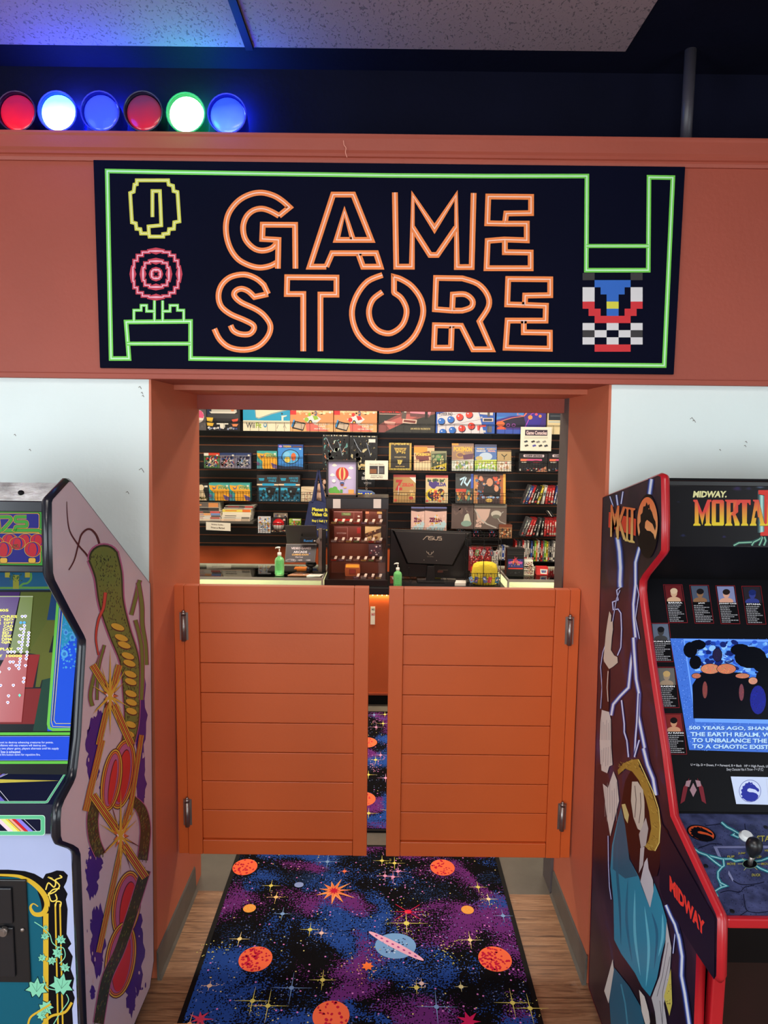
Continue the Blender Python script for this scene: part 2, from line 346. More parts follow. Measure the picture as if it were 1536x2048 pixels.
# ================================================================ PAINTED SIGN
sg = MB(); p = [onY(YB, *q) for q in ((190, 322), (1368, 337), (1345, 748), (203, 737))]
x0, x1 = -.919, .927; z0, z1 = 2.151, 2.789
M['sign'] = mat('navy_sign_board', (8, 10, 30), .6, noise=.12, scale=2, spec=.04)
sign = sg.box((x0, YB-.012, z0), (x1, YB, z1)).build('painted_sign', M['sign'], bevel=.002, label='wide navy board sign painted GAME STORE in neon-style orange letters above doorway', cat='sign')
a = artY(YB-.012, eps=1.2e-5)
def c3(pts): return [(180+x/2.56, 310+y/2.56) for x, y in pts]
def c4(pts): return [(780+x/2.56, 310+y/2.56) for x, y in pts]
GR, GR2 = (110, 205, 72), (196, 240, 200)
ORG, ORG2 = (238, 128, 58), (248, 205, 190)
YEL, YEL2 = (205, 200, 70), (225, 228, 160); RD, RD2 = (190, 44, 66), (235, 170, 190)
def neon(pts, w, c, c2, closed=False, w2=2.0):
    a.line(pts, w, c, closed); a.line(pts, w2, c2, closed)
# green border line with two plain notches
gb = c3([(88, 82), (400, 88), (900, 96)])+[(780, 351)]+c4([(500, 108), (1008, 108), (1005, 590)])+c4([(1322, 590), (1326, 114), (1448, 116), (1404, 1078)])+c4([(500, 1070)])+[(780, 724)]+c3([(900, 1048), (515, 1042), (515, 852), (185, 855), (200, 1042), (108, 1042)])
neon(gb, 9, GR, GR2, True, 2.6)
neon(c4([(1006, 466), (1324, 466)]), 8, GR, GR2); neon(c3([(190, 966), (515, 966)]), 8, GR, GR2)
for pts in ([(330, 850), (330, 745)], [(372, 850), (372, 745)], [(225, 850), (225, 795), (262, 795), (262, 770), (290, 770), (290, 800), (330, 800)], [(372, 800), (410, 800), (410, 770), (448, 770), (448, 795), (480, 795), (480, 850)]):
    neon(c3(pts), 6, GR, GR2, w2=2)
neon(c3([(240, 130), (400, 130), (403, 152), (425, 158), (428, 185), (448, 190), (458, 340), (432, 345), (430, 378), (405, 380), (402, 402), (375, 405), (375, 418), (305, 418), (302, 402), (262, 402), (258, 380), (238, 378), (235, 350), (215, 345), (206, 195), (224, 188), (228, 152), (240, 150)]), 7.5, YEL, YEL2, True)
neon(c3([(320, 318), (320, 185), (358, 185), (365, 360), (300, 366), (302, 402)]), 7.5, YEL, YEL2)
# plain red stepped rosette
def stepped(cx, cy, r, k=5):
    q = []
    for sx, sy, rev in ((1, -1, 0), (1, 1, 1), (-1, 1, 0), (-1, -1, 1)):
        st = []
        for i in range(k+1):
            t = i/k*math.pi/2; st.append((cx+sx*r*math.sin(t), cy+sy*r*math.cos(t)))
        z = []
        for i in range(k): z += [st[i], (st[i+1][0], st[i][1])]
        z.append(st[-1]); q += z[::-1] if rev else z
    return q
neon(c3(stepped(338, 610, 118)), 7, RD, RD2, True); neon(c3(stepped(338, 610, 66, 3)), 7, RD, RD2, True); neon(c3(stepped(338, 610, 22, 2)), 6, RD, RD2, True)
W = 11.5
G = [(968, 312), (1022, 268), (985, 235), (940, 208), (880, 193), (820, 202), (760, 235), (715, 290), (697, 350), (700, 420), (722, 485), (760, 535), (815, 565), (870, 577), (925, 567), (965, 545)]
neon(c3(G[:1]+smooth(G[1:], 4)), W, ORG, ORG2)
neon(c3(smooth([(968, 312), (925, 288), (880, 275), (835, 285), (800, 318), (784, 370), (795, 430), (835, 475), (880, 490), (930, 478), (962, 445)], 4)), W, ORG, ORG2)
neon(c3([(962, 582), (965, 435), (882, 430), (885, 357), (1050, 358), (1052, 582)]), W, ORG, ORG2)
neon(c3([(1210, 572), (1125, 572), (1245, 203), (1348, 203), (1440, 435), (1262, 435), (1303, 290), (1347, 435)]), W, ORG, ORG2)
neon(c3([(1210, 572), (1240, 503), (1465, 503), (1487, 572), (1398, 572), (1375, 508)]), W, ORG, ORG2)
neon(c3(smooth([(637, 890), (665, 945), (715, 985), (790, 998), (860, 980), (910, 930), (924, 875), (895, 825), (850, 790), (775, 755), (740, 722), (745, 697), (775, 685), (810, 697), (842, 727)], 4)+[(912, 712)]), W, ORG, ORG2)
neon(c3([(912, 712)]+smooth([(890, 665), (850, 632), (790, 612), (720, 625), (675, 665), (658, 720), (672, 775), (720, 815), (790, 845), (835, 870), (838, 895), (815, 917), (770, 917), (735, 900), (720, 872)], 4)), W, ORG, ORG2)
neon(c3([(1092, 1005), (1092, 712), (1008, 712), (1010, 626), (1262, 628), (1262, 715), (1180, 715), (1180, 1005)]), W, ORG, ORG2)
O1 = smooth([(765, 550), (735, 563), (714, 590), (704, 622), (709, 654), (724, 679), (748, 696), (776, 702), (806, 693), (831, 669), (846, 630), (842, 599), (824, 573), (803, 559), (788, 554)], 4)
O2 = smooth([(789, 586), (803, 597), (813, 619), (809, 642), (797, 658), (778, 667), (756, 661), (742, 644), (738, 621), (746, 599), (765, 584)], 4)
neon(O1+[(788, 584)]+O2, W, ORG, ORG2)
neon(c4([(25, 192), (32, 572), (112, 572), (118, 210), (228, 378), (338, 208), (342, 574), (418, 574), (428, 195)]), W, ORG, ORG2)
neon(c4([(116, 372), (205, 512), (242, 512), (338, 372)]), W, ORG, ORG2)
neon(c4([(722, 215), (722, 298), (595, 300), (588, 352), (498, 350), (503, 213)]), W, ORG, ORG2, True)
neon(c4([(588, 352), (700, 352), (700, 437), (585, 433), (500, 440), (494, 580), (720, 580), (720, 500), (588, 498), (588, 437)]), W, ORG, ORG2)
neon(c4([(320, 797), (230, 790), (236, 630)]+smooth([(370, 632), (450, 660), (498, 715), (505, 775), (458, 852)], 4)+[(520, 995), (425, 995), (365, 875), (230, 872), (225, 987), (312, 987), (316, 878)]), W, ORG, ORG2)
neon(c4([(320, 797)]+smooth([(370, 797), (415, 780), (422, 745), (385, 714), (322, 715)], 4)+[(318, 795)]), W, ORG, ORG2)
neon(c4([(690, 768), (600, 765), (605, 635), (820, 637), (820, 718), (692, 720), (690, 768), (798, 772), (796, 848), (688, 848), (602, 848), (592, 987), (818, 992), (818, 910), (685, 908), (685, 850)]), W, ORG, ORG2)
# plain pattern of coloured squares
pat = ["KK......KK", "..BBBBBB..", "WW.BBBB.WW", "WW..BB..WW", "RR..YY..RR", ".RR.BB.RR.", "..RRRRRR..", "WW..WW..WW", "KKWW..WWKK", "WW..WW..WW", "..RRRRRR.."]
pc = {'K': (44, 40, 42), 'B': (30, 96, 190), 'W': (214, 210, 212), 'R': (205, 32, 42), 'Y': (212, 204, 60)}
for j, row in enumerate(pat):
    for i, ch in enumerate(row):
        if ch in pc: a.hold = True; a.rect(1165+i*12, 546+j*14.3, 1177+i*12, 560.4+j*14.3, pc[ch])
a.hold = False
a.build('painted_lettering', M['matte'], sign)
# ================================================================ COLOURED LAMPS on the ledge
def can_light(px, py, lens, label, emit, lightpow=0, lcol=None, body=(16, 16, 20), be=0, back=0):
    c = onY(2.40, px, py); x, z = c.x, c.z
    t = empty('can_light', (x, 2.45, 2.868), label=label, cat='lamp', group='coloured can lights along the ledge')
    n = 28
    b = MB(); b.loft([(x, 2.392, z), (x, 2.40, z), (x, 2.44, z), (x, 2.50, z), (x, 2.525, z)], [.062, .062, .058, .05, .02], n, caps=False)
    b.loft([(x, 2.392, z), (x, 2.396, z), (x, 2.412, z)], [.062, .058, .056], n, caps=False)
    bm_ = mat('tinted_can', body, .25, emit=be); b.build('can', [bm_], t)  # be: self-glow of can and rim, imitates lamplight through the plastic
    MB().loft([(x+.061*math.cos(q), 2.391, z+.061*math.sin(q)) for q in [2*math.pi*i/28 for i in range(28)]], .0025, 6, closed=True).build('rim', mat('can_rim', tuple(min(255, v+30) for v in body), .2, emit=be*1.5), t)
    l = MB(); l.ell((x, 2.403, z-.001), .0555, .008, .0555, nu=28, nv=14); l.build('lens', lensmat(lens, emit), t)
    MB().box((x-.012, 2.44, 2.868), (x+.012, 2.47, z-.053)).build('foot', M['blackp'], t)
    if back:
        L = bpy.data.lights.new('can_halo_fill', 'POINT'); L.energy = back*7.5; L.color = lcol; L.shadow_soft_size = .02  # extra point added behind the can to make the coloured wall halo
        lo = bpy.data.objects.new('can_halo_fill', L); C.objects.link(lo); lo.location = (x, 2.515, z+.045); lo.parent = t; lo.matrix_parent_inverse = Matrix.Translation(-t.location)
    if lightpow:
        L = bpy.data.lights.new('lamp_glow', 'POINT'); L.energy = lightpow*.45; L.color = lcol; L.shadow_soft_size = .04
        lo = bpy.data.objects.new('lamp_glow', L); C.objects.link(lo); lo.location = (x, 2.25, z-.02); lo.parent = t; lo.matrix_parent_inverse = Matrix.Translation(-t.location)
def lensmat(cols, emit):
    m = bpy.data.materials.new('lamp_lens'); m.use_nodes = True; nt = m.node_tree; N = nt.nodes.new; L = nt.links.new; b = nt.nodes['Principled BSDF']
    n = N('ShaderNodeTexNoise'); tc = N('ShaderNodeTexCoord'); n.inputs['Scale'].default_value = 14; L(tc.outputs['Object'], n.inputs['Vector'])
    sp = N('ShaderNodeSeparateXYZ'); L(tc.outputs['Generated'], sp.inputs[0])
    ad = N('ShaderNodeMath'); ad.operation = 'MULTIPLY_ADD'; ad.inputs[1].default_value = .35; L(n.outputs['Fac'], ad.inputs[0]); L(sp.outputs['Z'], ad.inputs[2])
    r = N('ShaderNodeValToRGB'); e = r.color_ramp.elements; e[0].position = .2; e[0].color = lin(cols[0]); e[1].position = .95; e[1].color = lin(cols[1]); L(ad.outputs[0], r.inputs[0])
    L(r.outputs[0], b.inputs['Base Color']); L(r.outputs[0], b.inputs['Emission Color']); b.inputs['Emission Strength'].default_value = emit; b.inputs['Roughness'].default_value = .15
    return m
can_light(35, 225, [(225, 20, 40), (150, 20, 60)], 'red glass can light at the far left end of the ledge', .75, .25, (1, .05, .05), (30, 10, 40))
can_light(117, 225, [(215, 255, 255), (110, 235, 250)], 'bright cyan-white can light between the red and dull blue cans', 2.6, 2.2, (.05, .1, 1), (14, 30, 170), .5, 1.3)
can_light(202, 225, [(60, 90, 235), (60, 80, 215)], 'dim blue can light to the right of the bright cyan-white can', .5, 1.6, (.02, .04, 1), (10, 16, 120), .35, .9)
can_light(288, 225, [(205, 22, 45), (105, 40, 70)], 'dim red can light with a chrome-looking rim beside the bright green can', .4, .1, (1, .05, .1), (24, 22, 40))
can_light(373, 228, [(240, 255, 250), (190, 255, 215)], 'very bright green-white can light, fifth along the ledge', 3.0, 1.3, (.05, 1, .3), (10, 120, 60), .5, .5)
can_light(455, 230, [(110, 150, 240), (50, 80, 200)], 'dim blue can light at the right end of the lamp row', .5, 1.8, (.02, .04, 1), (10, 18, 140), .4, 1.1)
p = onY(2.38, 1387, 90)
MB().cyl((p.x, 2.40, 2.868), (p.x, 2.40, 3.172), .018, n=16).build('conduit_pipe', mat('dark_pipe_paint', (62, 58, 66), .4), label='dark grey vertical pipe rising from the orange ledge to the black ceiling', cat='pipe')
# ================================================================ SALOON DOORS
def saloon(xa, xb, side, label):
    # xa hinge edge of the strip, xb free edge; z .331 to 1.384
    z0, z1 = .329, 1.384; s = 1 if xb > xa else -1; Y = 2.58
    t = empty('saloon_door', ((xa+xb)/2, Y+.02, z0), label=label, cat='door', group='pair of orange saloon doors')
    MB().box((xa, Y+.004, z0), (xa+s*.037, Y+.04, z1)).build('hinge_strip', M['orange'], t, bevel=.002)
    e = xa+s*.0385
    sw = .054
    MB().box((e, Y, z0), (e+s*sw, Y+.038, z1)).build('stile', M['orange'], t, bevel=.002)
    MB().box((xb, Y, z0), (xb-s*sw, Y+.038, z1)).build('stile', M['orange'], t, bevel=.002)
    MB().box((e+s*(sw+.001), Y+.001, z1-.064), (xb-s*(sw+.001), Y+.037, z1)).build('top_rail', M['orange'], t, bevel=.0025)
    MB().box((e+s*(sw+.001), Y+.001, z0), (xb-s*(sw+.001), Y+.037, z0+.058)).build('bottom_rail', M['orange'], t, bevel=.0025)
    pz0, pz1 = z0+.058, z1-.064; n = 8; hh = (pz1-pz0)/n
    b = MB()
    for k in range(n):
        b.box((e+s*sw, Y+.012, pz0+k*hh+.0012), (xb-s*sw, Y+.026, pz0+(k+1)*hh-.0012))
    b.build('plank_panel', M['orange'], t, bevel=.0022)
    for zc in (1.228, .498):
        x = e-s*.001; b = MB()
        b.cyl((x, Y-.006, zc-.052), (x, Y-.006, zc+.045), .009, n=14); b.cyl((x, Y-.006, zc+.047), (x, Y-.006, zc+.058), .0085, n=14)
        b.ell((x, Y-.006, zc+.06), .006, .006, .006); b.cyl((x-s*0, Y-.006, zc+.052), (x-s*.012, Y-.012, zc+.052), .002, n=6)
        b.box((x-.016, Y-.001, zc-.05), (x+.016, Y+.001, zc+.055))
        b.build('hinge', M['steel'], t)
saloon(-.777, -.052, 'l', 'left orange saloon door of horizontal boards hung on the left jamb')
saloon(.7325, .0225, 'r', 'right orange saloon door of horizontal boards hung on the right jamb')
# ================================================================ CARPET RUNNERS
def carpetmat():
    m = bpy.data.materials.new('galaxy_carpet'); m.use_nodes = True; nt = m.node_tree; N = nt.nodes.new; L = nt.links.new; b = nt.nodes['Principled BSDF']
    tc = N('ShaderNodeTexCoord')
    def noise(sc, det=2, off=0, dist=0):
        mp = N('ShaderNodeMapping'); mp.inputs['Location'].default_value = (off, off*.7, off); L(tc.outputs['Object'], mp.inputs[0])
        n = N('ShaderNodeTexNoise'); n.inputs['Scale'].default_value = sc; n.inputs['Detail'].default_value = det; n.inputs['Distortion'].default_value = dist; L(mp.outputs[0], n.inputs['Vector']); return n.outputs['Fac']
    sp = noise(150, 1, 3)      # tuft speckle
    def mask(zone, amt, th):   # zone + (speckle-.5)*amt > th
        a_ = N('ShaderNodeMath'); a_.operation = 'MULTIPLY_ADD'; a_.inputs[1].default_value = amt; L(sp, a_.inputs[0]); L(zone, a_.inputs[2])
        g = N('ShaderNodeMath'); g.operation = 'GREATER_THAN'; g.inputs[1].default_value = th+amt*.5; L(a_.outputs[0], g.inputs[0]); return g.outputs[0]
    def mix(f, c1, c2):
        x = N('ShaderNodeMixRGB'); L(f, x.inputs[0])
        for i, c in ((1, c1), (2, c2)):
            if isinstance(c, tuple): x.inputs[i].default_value = lin(c)
            else: L(c, x.inputs[i])
        return x.outputs[0]
    z1 = noise(3.1, 2, 1.7, .6); z2 = noise(3.6, 2, 9.3, .6); z3 = noise(5, 2, 5.1)
    col = mix(mask(z3, .9, .66), (9, 8, 12), (26, 46, 84))
    col = mix(mask(z1, .42, .555), col, (104, 42, 116))
    col = mix(mask(z2, .42, .58), col, (36, 72, 150))
    def dots(sc, th, c, rnd, off):
        mp = N('ShaderNodeMapping'); mp.inputs['Location'].default_value = (off, off, 0); L(tc.outputs['Object'], mp.inputs[0])
        v = N('ShaderNodeTexVoronoi'); v.inputs['Scale'].default_value = sc; v.voronoi_dimensions = '2D'; L(mp.outputs[0], v.inputs['Vector'])
        lt = N('ShaderNodeMath'); lt.operation = 'LESS_THAN'; lt.inputs[1].default_value = th; L(v.outputs['Distance'], lt.inputs[0])
        sc2 = N('ShaderNodeSeparateColor'); L(v.outputs['Color'], sc2.inputs[0])
        l2 = N('ShaderNodeMath'); l2.operation = 'LESS_THAN'; l2.inputs[1].default_value = rnd; L(sc2.outputs[0], l2.inputs[0])
        mu = N('ShaderNodeMath'); mu.operation = 'MULTIPLY'; L(lt.outputs[0], mu.inputs[0]); L(l2.outputs[0], mu.inputs[1]); return mu.outputs[0]
    col = mix(dots(110, .3, 0, .22, 0), col, (8, 8, 12))
    col = mix(dots(80, .2, 0, .06, 4), col, (120, 135, 190))
    col = mix(dots(60, .18, 0, .015, 8), col, (220, 205, 130))
    col = mix(dots(55, .2, 0, .04, 12), col, (215, 130, 205))
    L(col, b.inputs['Base Color']); b.inputs['Roughness'].default_value = .95; b.inputs['Specular IOR Level'].default_value = .1
    bp = N('ShaderNodeBump'); bp.inputs['Strength'].default_value = .35; bp.inputs['Distance'].default_value = .004; L(noise(420, 1, 0), bp.inputs['Height']); L(bp.outputs[0], b.inputs['Normal'])
    return m
M['carpet'] = carpetmat(); M['cprint'] = printmat('carpet_motifs', .95, spec=.1)
def runner(y0, y1, label, art):
    t = MB().box((-.664, y0, .001), (.55, y1, .009)).build('carpet_runner', M['blackm'], label=label, cat='rug', group='galaxy pattern runners')
    MB().box((-.645, y0+.02, .009), (.531, y1-.02, .012)).build('pile', M['carpet'], t)
    a = Art(lambda x, y: Vector((x, y, .012)), (0, 0, 1), eps=2e-5, base=.0004); art(a)
    a.build('woven_motif', M['cprint'], t)
    return t
CO, CR = (250, 112, 72), (196, 28, 62)
def fl(x, y): p = onZ(.012, x, y); return p.x, p.y
def planet(a, x, y, rx, ry, dens=.5):
    a.ell(x, y, rx, ry, CO, 32); rr = random.Random(int(x*1000)+5)
    a.hold = True; lv = a.h
    for k in range(int(160*dens)):
        t, q = rr.uniform(0, 6.28), math.sqrt(rr.random())*.92
        px_, py_ = x+rx*q*math.cos(t), y+ry*q*math.sin(t)
        if rr.random() < .35+.5*(px_ < x+rx*.2): a.h = lv+(k % 5)*a.eps; a.ell(px_, py_, .0055*rr.uniform(.6, 1.3), .0048*rr.uniform(.6, 1.3), CR, 6, rr.uniform(0, 3))
    a.hold = False; a.h = lv+6*a.eps
def sparkle(a, x, y, L1, c, core=.008, L2=None):
    L2 = L2 or L1
    a.line([(x-L1, y), (x, y), (x+L1, y)], lambda t: .0035*(1-abs(t-.5)*1.6), c); a.line([(x, y-L2), (x, y), (x, y+L2)], lambda t: .0035*(1-abs(t-.5)*1.6), c)
    a.ell(x, y, core, core, c, 10)
def spray(a, x, y, r, n, c, seed=1, r0=0.012, sz=.0025):
    rr = random.Random(seed); a.hold = True
    for k in range(int(n*.55)):
        t = rr.uniform(0, 6.28); q = rr.uniform(r0, r); a.ell(x+q*math.cos(t), y+q*math.sin(t), sz*rr.uniform(.6, 1.4), sz*.8, c, 6, t)
    a.hold = False; a.h += a.eps
YS, PK, BL = (226, 214, 110), (232, 160, 200), (130, 165, 215)
def motifs(a, dy=0, full=True):
    def P(x, y): q = fl(x, y); return q[0], q[1]+dy
    for x, y, rx, ry, d in ((490, 1734, .055, .06, .3), (885, 1735, .055, .06, .3), (511, 1918, .062, .064, .8), (990, 1918, .062, .064, .8), (662, 2032, .062, .064, .4)):
        px_, py_ = P(x, y)
        planet(a, px_, py_, rx, ry, d)
    for x, y in ((499, 1817), (935, 1820)): q = P(x, y); a.ell(*q, .026, .026, (238, 160, 74)); spray(a, *q, .02, 20, (225, 190, 100), 3, .002)
    q = P(668, 1782)
    for r_, c in ((.085, (245, 160, 90)), (.06, (235, 120, 80))): a.star(*q, 11, r_, r_*.35, c, .1, jit=.25)
    a.star(*q, 9, .025, .012, CR)
    q = P(816, 1824); a.line([(q[0]-.07, q[1]), q, (q[0]+.07, q[1])], lambda t: .005*(1-abs(t-.5)*1.6), (200, 30, 70)); a.line([(q[0]-.05, q[1]-.045), q, (q[0]+.05, q[1]+.045)], .003, (200, 30, 70)); a.line([(q[0]-.05, q[1]+.045), q, (q[0]+.05, q[1]-.045)], .003, (200, 30, 70)); a.ell(*q, .014, .012, (235, 40, 70)); spray(a, *q, .09, 40, YS, 5, .03)
    q = P(813, 1847); sparkle(a, *q, .085, YS, .012, .07); spray(a, *q, .1, 60, YS, 6, .03)
    # ringed planet
    q = P(791, 1892); a.ell(*q, .078, .068, (120, 165, 215), 32); a.scatter(40, [(40, 60, 120), (20, 30, 70), (200, 215, 240)], q[0]-.05, q[1]-.045, q[0]+.05, q[1]+.045, .006)
    ang = math.radians(-36); a.ell(*q, .128, .016, (240, 180, 205), 36, ang)
    a.hold = True
    for k in range(-8, 9):
        if k % 2: a.ell(q[0]+k*.013*math.cos(ang), q[1]+k*.013*math.sin(ang), .006, .004, (170, 60, 140), 7, ang)
    a.hold = False
    for x, y, L1, c in ((655, 1724, .07, BL), (764, 1722, .05, YS), (789, 1727, .06, YS), (542, 1772, .05, YS), (552, 1795, .045, (240, 200, 130)), (956, 1775, .05, YS), (977, 1799, .05, (240, 220, 170)),
                        (620, 1860, .05, YS), (643, 1867, .035, (240, 200, 190)), (479, 1879, .05, (245, 220, 150)), (940, 1881, .06, (245, 220, 150)), (645, 1961, .06, YS), (833, 1976, .04, YS), (843, 1968, .03, (240, 210, 200)),
                        (583, 1977, .09, BL), (873, 2015, .09, BL), (505, 2003, .08, YS), (536, 2013, .09, YS), (1025, 2007, .08, YS), (1060, 2018, .08, YS), (419, 1973, .03, (240, 205, 170)), (922, 1975, .03, (235, 225, 160)), (786, 1755, .05, PK), (796, 1744, .05, PK), (770, 1753, .05, PK), (565, 1829, .05, BL), (1006, 1833, .05, BL), (689, 1744, .03, (235, 120, 90))):
        q = P(x, y); sparkle(a, *q, L1*.8, c, .009, L1*.8)
        if L1 > .055 or c[0] == 240: spray(a, *q, .05, 26, c, int(x), .015, .0022)
    q = P(735, 1934); a.star(*q, 7, .024, .014, (245, 120, 60)); spray(a, *q, .1, 90, (225, 180, 90), 9, .03)
    q = P(598, 1771); a.ell(*q, .02, .018, (140, 160, 215)); q = P(765, 1990); q = P(938, 2045); a.star(*q, 7, .05, .016, (205, 30, 90), jit=.2)
    q = P(400, 2040); a.star(*q, 7, .04, .012, (205, 60, 90), jit=.2); sparkle(a, q[0]-.03, q[1]-.02, .05, (240, 170, 110))
    q = P(425, 1905); spray(a, *q, .07, 45, (214, 205, 110), 12, 0, .003); q = P(890, 1905); spray(a, *q, .08, 55, (214, 205, 110), 13, 0, .003)
    q = P(800, 1757); spray(a, *q, .2, 120, (225, 150, 205), 14, .02, .003)
    q = P(815, 1835); spray(a, *q, .2, 100, (130, 150, 225), 15, .05, .0025)
runner(1.36, 3.18, 'nearer galaxy pattern runner rug under the saloon doors', lambda a: motifs(a))
def m2(a):
    for k, yy in enumerate((4.30, 3.60)):
        for xx in (-.095, -.46, .3):
            planet(a, xx, yy, .068, .075, .5)
    for yy in (4.55, 4.1, 3.85, 3.45, 4.72):
        for xx in (-.06, .02, -.3, .35, -.5): sparkle(a, xx+R.uniform(-.03, .03), yy+R.uniform(-.05, .05), .05, R.choice([YS, PK, BL]), .01)
    for yy in (4.62, 4.0, 3.95): spray(a, -.05, yy, .14, 60, PK, int(yy*10), .0, .003)
    for yy in (4.42, 3.75): a.star(-.11, yy, 7, .03, .01, (215, 35, 90), jit=.2)
runner(3.30, 4.815, 'farther galaxy pattern runner rug beyond the doors, in front of the counter', m2)
# ================================================================ ARCADE CABINET, left
def side_panel(parent, X, th, prof, m, sm, edge_r, skip=0):
    b = MB(); b.prism([(X, y, z) for y, z in prof], (th, 0, 0)); o = b.build('side_panel', m, parent)
    xc = X+th/2
    pts = [(xc, y, z) for y, z in prof]
    e = MB(); hw = abs(th)/2+.0012
    # rounded edge trim: a half-round band following the outline
    k = len(prof); n = 5
    rings = []
    cy = sum(p[0] for p in prof)/k; cz = sum(p[1] for p in prof)/k
    area_ = sum(prof[i][0]*prof[(i+1) % k][1]-prof[(i+1) % k][0]*prof[i][1] for i in range(k)); sg_ = 1 if area_ > 0 else -1
    for i in range(k):
        a, q, c = prof[i-1], prof[i], prof[(i+1) % k]
        def nn(u, v):
            dy, dz = v[0]-u[0], v[1]-u[1]; l = math.hypot(dy, dz) or 1e-9; return (dz/l*sg_, -dy/l*sg_)
        n1, n2 = nn(a, q), nn(q, c); ny, nz = n1[0]+n2[0], n1[1]+n2[1]; l = math.hypot(ny, nz) or 1; ny, nz = ny/l, nz/l
        rings.append([(xc-hw+2*hw*j/n, q[0]+ny*edge_r*math.sin(math.pi*j/n)-ny*.0005, q[1]+nz*edge_r*math.sin(math.pi*j/n)-nz*.0005) for j in range(n+1)])
    base = 0
    for r_ in rings: e.v += r_
    for i in range(k-skip):
        i2 = (i+1) % k
        for j in range(n): e.face([i*(n+1)+j, i*(n+1)+j+1, i2*(n+1)+j+1, i2*(n+1)+j], 0, True)
    e.build('edge_trim', sm, parent)
    return o
XA, XA2 = -.77, -1.41
def yz(X, pts): return [tuple(onX(X, *p))[1:] for p in pts]
lp = yz(XA, [(143, 963), (137, 963), (105, 998), (102.5, 1005), (103, 1080), (105, 1146), (109, 1160), (140, 1220), (167, 1270), (171, 1280), (171, 1293), (166, 1380), (161, 1473), (154, 1535), (151, 1553), (146, 1566), (128, 1600), (122, 1616), (120, 1640), (120.6, 1672), (124, 1682), (145.6, 1690), (156, 1697), (160, 1708), (161, 1730)])
lp += [(lp[-1][0], .09)]
lp += [(2.20, .09), (2.245, .15), (2.305, 1.45)]
acab = empty('arcade_cabinet', (-1.09, 1.95, 0), label='arcade machine on the left with pink side panel, purple and green art, black trim', cat='arcade machine', group='arcade machines')
M['pink'] = mat('pinkish_laminate', (204, 184, 196), .32, noise=.03, coat=.1)
side_panel(acab, XA, -.022, lp, M['pink'], M['mould'], .009)
side_panel(acab, XA2, .022, lp, M['pink'], M['mould'], .009)
xi, xo = XA-.023, XA2+.023
b = MB(); b.box((xo, 1.75, .09), (xi, 1.78, .9)); b.box((xo, 1.75, .09), (xi, 2.2, .11)); b.box((xo, 2.2, .12), (xi, 2.22, 1.45)); b.build('body', M['blackm'], acab)
scr = mat('scraped_board', (196, 196, 194), .7, noise=.5, scale=14, bump=.5, bscale=50)
tl_, tr_ = lp[1], lp[2]
b = MB(); b.prism([(xo, tl_[0], tl_[1]-.004), (xo, tr_[0]+.012, tr_[1]-.004), (xo, tr_[0]+.012, tr_[1]-.02), (xo, tl_[0], tl_[1]-.02)], (xi-xo, 0, 0)); b.build('top_board', scr, acab)
MB().ell((-.86, 1.675, 1.802), .007, .007, .006).build('screw_hole', M['blackm'], acab)
MB().prism([(xo, lp[0][0], lp[0][1]-.005), (xo, 2.30, 1.44), (xo, 2.28, 1.44), (xo, lp[0][0], lp[0][1]-.03)], (xi-xo, 0, 0)).build('back_panel', M['blackm'], acab)
# marquee with its two retainers
ym = lp[3][0]+.012; zt = lp[2][1]-.006; zb = lp[5][1]+.0
mz1 = onY(ym, 50, 1024).z; mz0 = onY(ym, 50, 1131).z
MB().box((xo, ym, mz1), (xi, ym+.02, zt), 0).build('upper_retainer', M['mould'], acab, bevel=.002)
MB().box((xo, ym, mz0-.016), (xi, ym+.02, mz0), 0).build('lower_retainer', M['mould'], acab, bevel=.002)
mq = MB().box((xo, ym+.006, mz0), (xi, ym+.02, mz1)).build('marquee', cm((20, 24, 90)), acab)
a = artY(ym+.006, eps=1.5e-5)
GN, YO, NV, RDM = (66, 160, 58), (226, 176, 66), (34, 30, 130), (190, 34, 50)
S = lambda x, y: (x/7.5875, 980+y/7.5875)
def sp(pts): return [S(*p) for p in pts]
a.rect(-120, 1022, 85, 1133, GN); 
def rr(x0, y0, x1, y1, r, c): p0, p1 = S(x0, y0), S(x1, y1); a.rrect(p0[0], p0[1], p1[0], p1[1], r, c)
rr(-900, 345, 610, 590, 4, (20, 20, 20)); rr(-900, 352, 600, 588, 4, YO); rr(-900, 360, 590, 585, 4, NV)
rr(-900, 640, 625, 1120, 6, (20, 20, 20)); rr(-900, 648, 618, 1112, 5, YO); rr(-900, 658, 608, 1100, 5, NV)
for wd, c in ((8.2, YO), (6.6, (15, 15, 20)), (5.4, GN)):   # letters D E
    a.line(sp(smooth([(-900, 408), (-30, 408), (125, 408), (165, 430), (160, 475), (50, 595), (28, 606)], 4)), wd, c)
    a.line(sp([(-30, 430), (-10, 600)]), wd, c)
    a.line(sp(smooth([(405, 408), (262, 408), (236, 425), (234, 458), (258, 480), (385, 482), (408, 505), (405, 535), (385, 552), (262, 555), (236, 573), (238, 600), (264, 612), (560, 612), (622, 640), (640, 700)], 4)), wd, c)
for cx, cy in ((150, 760), (390, 760), (580, 760), (-60, 800), (265, 810), (60, 900), (500, 900), (-300, 850)):
    X_, Y_ = S(cx, cy); w_ = 17 if cy < 850 else 18; h_ = 13 if cy < 850 else 15.5
    a.ell(X_, Y_, w_*.95, h_, YO); a.ell(X_, Y_, w_*.9, h_*.95, (20, 15, 30))
    a.ell(X_, Y_, w_*.86, h_*.9, RDM); a.ell(X_+1, Y_, w_*.55, h_*.9, NV); a.ell(X_, Y_+1, w_*.44, h_*.9, RDM)
for cx in (-100, 60, 490): X_, Y_ = S(cx, 1065); a.rrect(X_-8, Y_-5, X_+8, Y_+5.5, 3, (20, 15, 30)); a.rrect(X_-7, Y_-4.5, X_+7, Y_+5, 3, YO)
